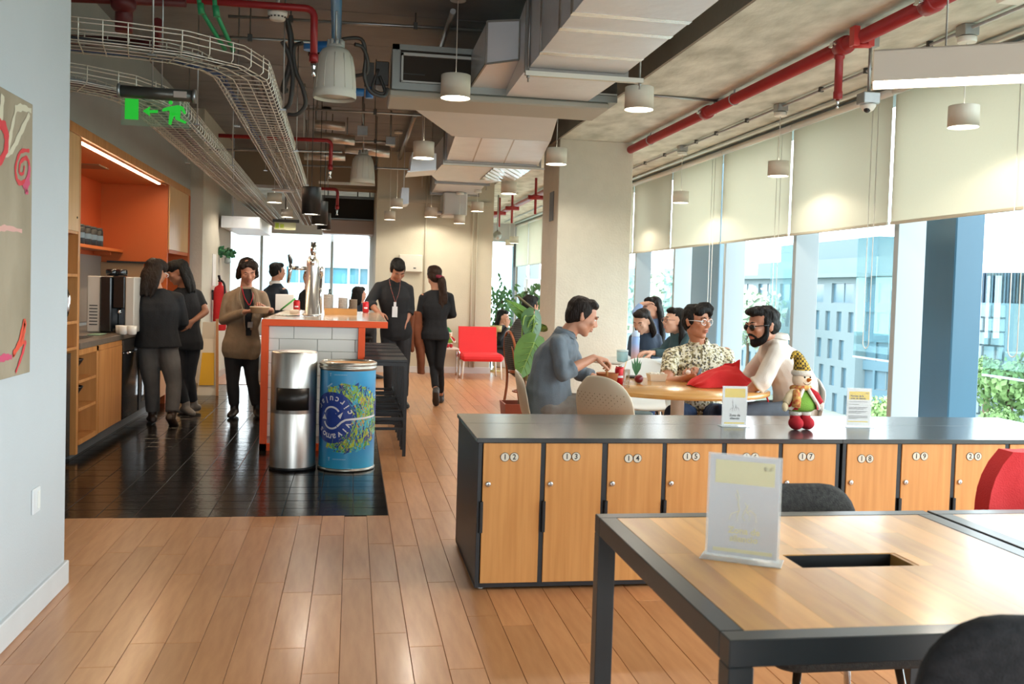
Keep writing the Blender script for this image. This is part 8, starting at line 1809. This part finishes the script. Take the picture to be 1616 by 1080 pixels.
q0 = HM @ Vector((.03, -.115, -.01)); hair_mesh(r_, HM, .98, HW, [('world', [q0, q0+V(.03, -.03, -.06), q0+V(.045, -.02, -.2), q0+V(.03, -.02, -.36)], [.03, .042, .045, .03, .008])]+[('world', [q0+V(d*.3, 0, -.05), q0+V(.04+d, -.03, -.2), q0+V(.035+d*1.4, -.025, -.33+abs(d))], [.02, .02, .006]) for d in (-.03, -.015, .02, .035)], name='ponytail', fold=.006)
m = MB(); m.tube([q0+V(-.04, .0, .01), q0+V(0, -.02, .0), q0+V(.045, 0, -.01)], [.018, .026, .018], 10); m.build('scrunchie', mat('scrunchie_red', '#7a1f35', .8, bump=.4, bscale=80), r_)
t = thing('brown_coat', P(655, 590, Y=10.9), 'rust brown coat carried over the arm of the walking woman', 'coat'); CO = mat('coat_brown', '#7d4426', .8, noise=.15, nscale=8)
m = MB(); yq = 10.9
loft(m, [(P(659, 492, Y=yq), V(1, 0, 0), V(0, 1, 0), .045, .05), (P(657, 508, Y=yq), V(1, 0, 0), V(0, 1, 0), .075, .07), (P(660, 535, Y=yq), V(1, 0, 0), V(0, 1, 0), .06, .07), (P(664, 560, Y=yq), V(1, 0, 0), V(0, 1, 0), .05, .065), (P(664, 590, Y=yq), V(1, 0, 0), V(0, 1, 0), .04, .06)], 16)
co, fs = remesh(m, .01, 2, .012, 11, 4); b_ = MB(); b_.add(co, fs, 0, True); b_.build('cloth', CO, t)
m = MB(); cap_tube(m, [P(651, 498, Y=yq-.05), P(648, 525, Y=yq-.07), P(650, 553, Y=yq-.06)], [.04, .036, .03], 10); co, fs = remesh(m, .01, 1, .008, 14, 2); b_ = MB(); b_.add(co, fs, 0, True); b_.build('sleeve', CO, t)
# ---- the woman in the blazer
j = PJ({'neck': (388, 453), 'sr': (362, 468), 'sl': (413, 466), 'er': (352, 506, -.02), 'wr': (388, 492, -.26), 'el': (424, 504, -.02), 'wl': (428, 489, -.24), 'hr': (368, 548), 'hl': (394, 548), 'kr': (367, 604, -.01), 'kl': (398, 602, .02)}, 9.8)
for s, px in (('r', 362), ('l', 400)): q = P(px, 652, Z=.085); j['a'+s] = Vector((q.x, 9.83, .085))
toes(j, (.25, -1, -.05), (-.1, -1, -.05)); hd = P(391, 428, Y=9.73)
r_, bd, HM = person('woman in a taupe blazer with a red lanyard holding a food bowl', j, '#b37f68', hd, (.25, -.8, -.48), HBR, g={'waist': .92, 'chest': .98, 'hip': .95, 'arm': .95, 'leg': .98}, hk=1.04, vox=.01, hvox=.008, shirt=F_TAUPE, pants=F_DARK, shoes=BLACK, hem=-.3, infl=.024, eyes=False, headup=(0, -.3, 1), lip='#8f4a42',
    hands={'r': dict(f=(.8, -.3, .1), n=(0, 0, 1), curl=.5, side=-1), 'l': dict(f=(-.8, -.3, .05), n=(0, 0, 1), curl=.5, side=1)})
hair_mesh(r_, HM, 1.0, HBR, CAP+[('ball', (-.05, .02, .07), (.04, .06, .045)), ('ball', (.05, .02, .075), (.036, .06, .04)), ('ball', (-.078, .0, .0), (.022, .04, .06)), ('ball', (.074, -.01, .0), (.02, .036, .055)), ('ball', (-.07, -.02, -.06), (.03, .045, .04))]+long_hair(.05, .08, .075, 8), fold=.014, fs_=20)
yl = 9.8-.15
m = MB(); m.prism([P(381, 456, Y=yl+.02), P(396, 456, Y=yl+.02), P(400, 480, Y=yl), P(396, 530, Y=yl), P(388, 530, Y=yl), P(386, 480, Y=yl)], (0, .04, 0)); m.build('black_top', F_BLACK, r_)
m = MB()
for pts in ([(380, 455), (377, 470), (383, 490), (387, 520)], [(398, 455), (405, 468), (402, 490), (397, 520)]): cap_tube(m, smooth_path([P(a, b, Y=yl-.012) for a, b in pts], 3), .014, 8, flat=(1.6, .5))
co, fs = remesh(m, .008, 2); b_ = MB(); b_.add(co, fs, 0, True); b_.build('lapel', F_TAUPE, r_)
LR = mat('lanyard_red', '#c01f2c', .6); strand(r_, [P(381, 452, Y=yl+.03), P(386, 470, Y=yl-.01), P(393, 482, Y=yl-.01)], .008, LR, 'lanyard'); strand(r_, [P(399, 450, Y=yl+.03), P(399, 468, Y=yl-.01), P(394, 482, Y=yl-.01)], .008, LR, 'lanyard')
m = MB(); a = P(395, 508, Y=yl-.02); m.box(a.x-.025, yl-.03, a.z-.06, a.x+.025, yl-.025, a.z, b=.002); m.build('badge', mat('badge_grey', '#8a8886', .4), r_)
q = P(410, 490, Y=9.44); t = thing('paper_bowl', q, 'round kraft paper food bowl in the hands of the woman in the blazer', 'bowl')
m = MB(); m.lathe([(.065, -.03), (.078, -.025), (.092, .022), (.096, .025), (.096, .032), (.09, .034)], q, 26, cap=False); m.lathe([(.001, -.03), (.065, -.03)], q, 20, cap=False); m.build('bowl', mat('kraft_pale', '#c2a17c', .7), t); m = MB(); m.lathe([(.095, .034), (.09, .037), (.001, .038)], q, 24, cap=False); m.build('lid', mat('lid_grey', '#c4bdb2', .5), t)
# ---- people beyond the bar
j = PJ({'neck': (434, 448), 'sl': (422, 460, .1), 'sr': (448, 460, -.12), 'el': (419, 482, .15), 'wl': (424, 496, -.1), 'er': (449, 485, -.12), 'wr': (455, 497, -.3), 'hl': (428, 512, .06), 'hr': (444, 512, -.06), 'kl': (428, 558, .06), 'kr': (444, 558, -.06)}, 13.2)
for s in 'lr': j['a'+s] = Vector((j['k'+s].x, j['k'+s].y+.03, .085))
toes(j, (1, -.4, -.05), (1, -.4, -.05)); hd = P(438, 429, Y=13.2)
r_, bd, HM = person('man in a dark navy suit standing behind the bar by the bright window', j, '#c08a70', hd, (.85, .45, -.05), HB, g={'waist': 1, 'chest': 1.02}, hk=1.0, vox=.013, shirt=F_NAVY, pants=F_DARK, shoes=BLACK, eyes=False, infl=.02)
hair_mesh(r_, HM, 1.0, HB, SHORT, vox=.011); collar(r_, j, HM, 1, PAPER)
j = PJ({'neck': (486, 456), 'sr': (477, 465), 'sl': (497, 465), 'er': (474, 484), 'wr': (480, 495, -.1), 'el': (500, 484), 'wl': (494, 495, -.1), 'hr': (480, 510), 'hl': (494, 510), 'kr': (480, 550), 'kl': (494, 550)}, 14.6)
for s in 'lr': j['a'+s] = Vector((j['k'+s].x, j['k'+s].y+.03, .085))
toes(j, (0, -1, -.05), (0, -1, -.05)); hd = P(487, 440, Y=14.55)
r_, bd, HM = person('fair-haired woman in a black top behind the beer tower', j, '#cf9c84', hd, (-.2, -.95, -.05), mat('hair_fair', '#6e5038', .5), g={'waist': .85, 'chest': .86, 'hip': .9, 'arm': .85, 'leg': .9}, hk=1.0, vox=.014, shirt=F_BLACK, sleeve='short', pants=F_DARK, shoes=BLACK, eyes=False)
hair_mesh(r_, HM, 1.0, mat('hair_fair', '#6e5038', .5), SHORT, vox=.011)
j = PJ({'neck': (565, 478), 'sl': (556, 486, .1), 'sr': (574, 486, -.1), 'el': (556, 502, .1), 'wl': (570, 508, .2), 'er': (576, 502, -.1), 'wr': (582, 508, .1), 'hl': (560, 520, .1), 'hr': (572, 520, -.1), 'kl': (580, 520, .1), 'kr': (588, 520, -.1)}, 14.0)
for s in 'lr': j['a'+s] = Vector((j['k'+s].x, j['k'+s].y, .085))
toes(j, (1, 0, -.05), (1, 0, -.05)); hd = P(567, 466, Y=14.0)
r_, bd, HM = person('dark-haired person in a slate jacket half hidden behind the stooping man', j, '#c08a70', hd, (.8, .5, -.1), HB, hk=1.0, vox=.014, shirt=F_DENIM, pants=F_DARK, shoes=BLACK, eyes=False)
hair_mesh(r_, HM, 1.0, HB, CAP+long_hair(.1, .08, .075), vox=.011)
c_ = (j['hl']+j['hr'])/2; m = MB(); m.box(c_.x-.22, c_.y-.2, c_.z-.13, c_.x+.2, c_.y+.2, c_.z-.09, b=.02)
for sx in (-.18, .16):
    for sy in (-.16, .16): m.tube([(c_.x+sx, c_.y+sy, c_.z-.1), (c_.x+sx, c_.y+sy, 0)], .012, 6)
o = m.build('high_stool', BLKM); tag(o, 'dark stool under the person half hidden behind the stooping man', 'stool')
# ---- the two women in the kitchen
j = PJ({'neck': (247, 456), 'sl': (217, 470, -.02), 'sr': (280, 470, .02), 'el': (207, 504, .1), 'wl': (199, 516, .3), 'er': (289, 508, .08), 'wr': (272, 522, .32), 'hl': (234, 554, .0), 'hr': (264, 551, .02), 'kl': (240, 610, .03), 'kr': (275, 606, -.03)}, 9.25)
q = P(241, 652, Y=9.3); j['al'] = Vector((q.x, 9.3, .085)); q = P(271, 652, Y=9.12); j['ar'] = Vector((q.x, 9.12, .1))
toes(j, (-.3, .9, -.05), (.1, .85, -.5)); hd = P(246, 430, Y=9.28)
r_, bd, HM = person('long-haired woman in a black sweater and grey jeans at the worktop', j, '#b27a5c', hd, (.62, .72, -.32), HW, g={'waist': 1.12, 'chest': 1.08, 'hip': 1.12, 'arm': 1.02, 'leg': 1.0}, hk=1.0, vox=.01, shirt=F_BLACK, sleeve='elbow', pants=F_JEANG, shoes=mat('shoe_dark_brown', '#3b2a20', .5), hem=.02, eyes=False, pant_w=1.12, cuff=.9, infl=.02,
    hands={'l': dict(f=(-.1, .8, -.3), n=(.7, .1, -.6), curl=.5, side=-1)})
hair_mesh(r_, HM, 1.0, HBR, CAP+[('ball', (0, .01, .06), (.086, .09, .075))]+long_hair(.2, .09, .08, 11, 6), fold=.005)
m = MB(); k = 1
for s in (-1, 1): m.tube([HM @ Vector((s*(.033+.024*math.cos(a))*k, .1*k, (.004+.018*math.sin(a))*k)) for a in [2*math.pi*i/12 for i in range(12)]], .0025, 5, closed=True); m.tube([HM @ Vector((s*.058*k, .095*k, .01*k)), HM @ Vector((s*.086*k, .03*k, .01*k))], .003, 5)
m.build('glasses', mat('clear_frame', '#d9dde0', .15), r_)
m = MB(); a = P(262, 520, Y=9.1); b_ = P(276, 524, Y=9.1); m.bar(P(263, 523, Y=9.085), P(275, 520, Y=9.09), .02, .004); 
j = PJ({'neck': (291, 452), 'sr': (276, 466, -.06), 'sl': (311, 464, .1), 'el': (325, 492, .05), 'wl': (303, 508, -.08), 'er': (270, 498, .0), 'wr': (262, 512, .2), 'hr': (278, 545, -.02), 'hl': (303, 543, .06), 'kr': (282, 600, .0), 'kl': (298, 598, .06)}, 9.95)
q = P(283, 648, Z=.085); j['ar'] = Vector((q.x, 9.95, .085)); q = P(300, 642, Z=.085); j['al'] = Vector((q.x, 10.1, .085))
toes(j, (-.6, -.5, -.05), (.5, -.7, -.05)); hd = P(281, 430, Y=9.9)
r_, bd, HM = person('woman in a black tee with her hand on her hip beside the kitchen', j, '#9c6a50', hd, (-.85, -.2, -.3), HB, g={'waist': .95, 'chest': .92, 'hip': 1.0, 'arm': .9, 'leg': .95}, hk=1.0, vox=.01, shirt=F_BLACK, sleeve='short', pants=F_DARK, shoes=mat('sneaker_pale', '#8d8176', .6), hem=-.2, eyes=False, hands={'l': dict(f=(-.6, -.5, -.5), n=(-.6, .6, 0), curl=.5, side=1)})
hair_mesh(r_, HM, 1.0, HB, CAP+[('ball', (0, .01, .06), (.084, .09, .07))]+long_hair(.18, .08, .08, 10, 3), fold=.005)
bpy.context.view_layer.update()
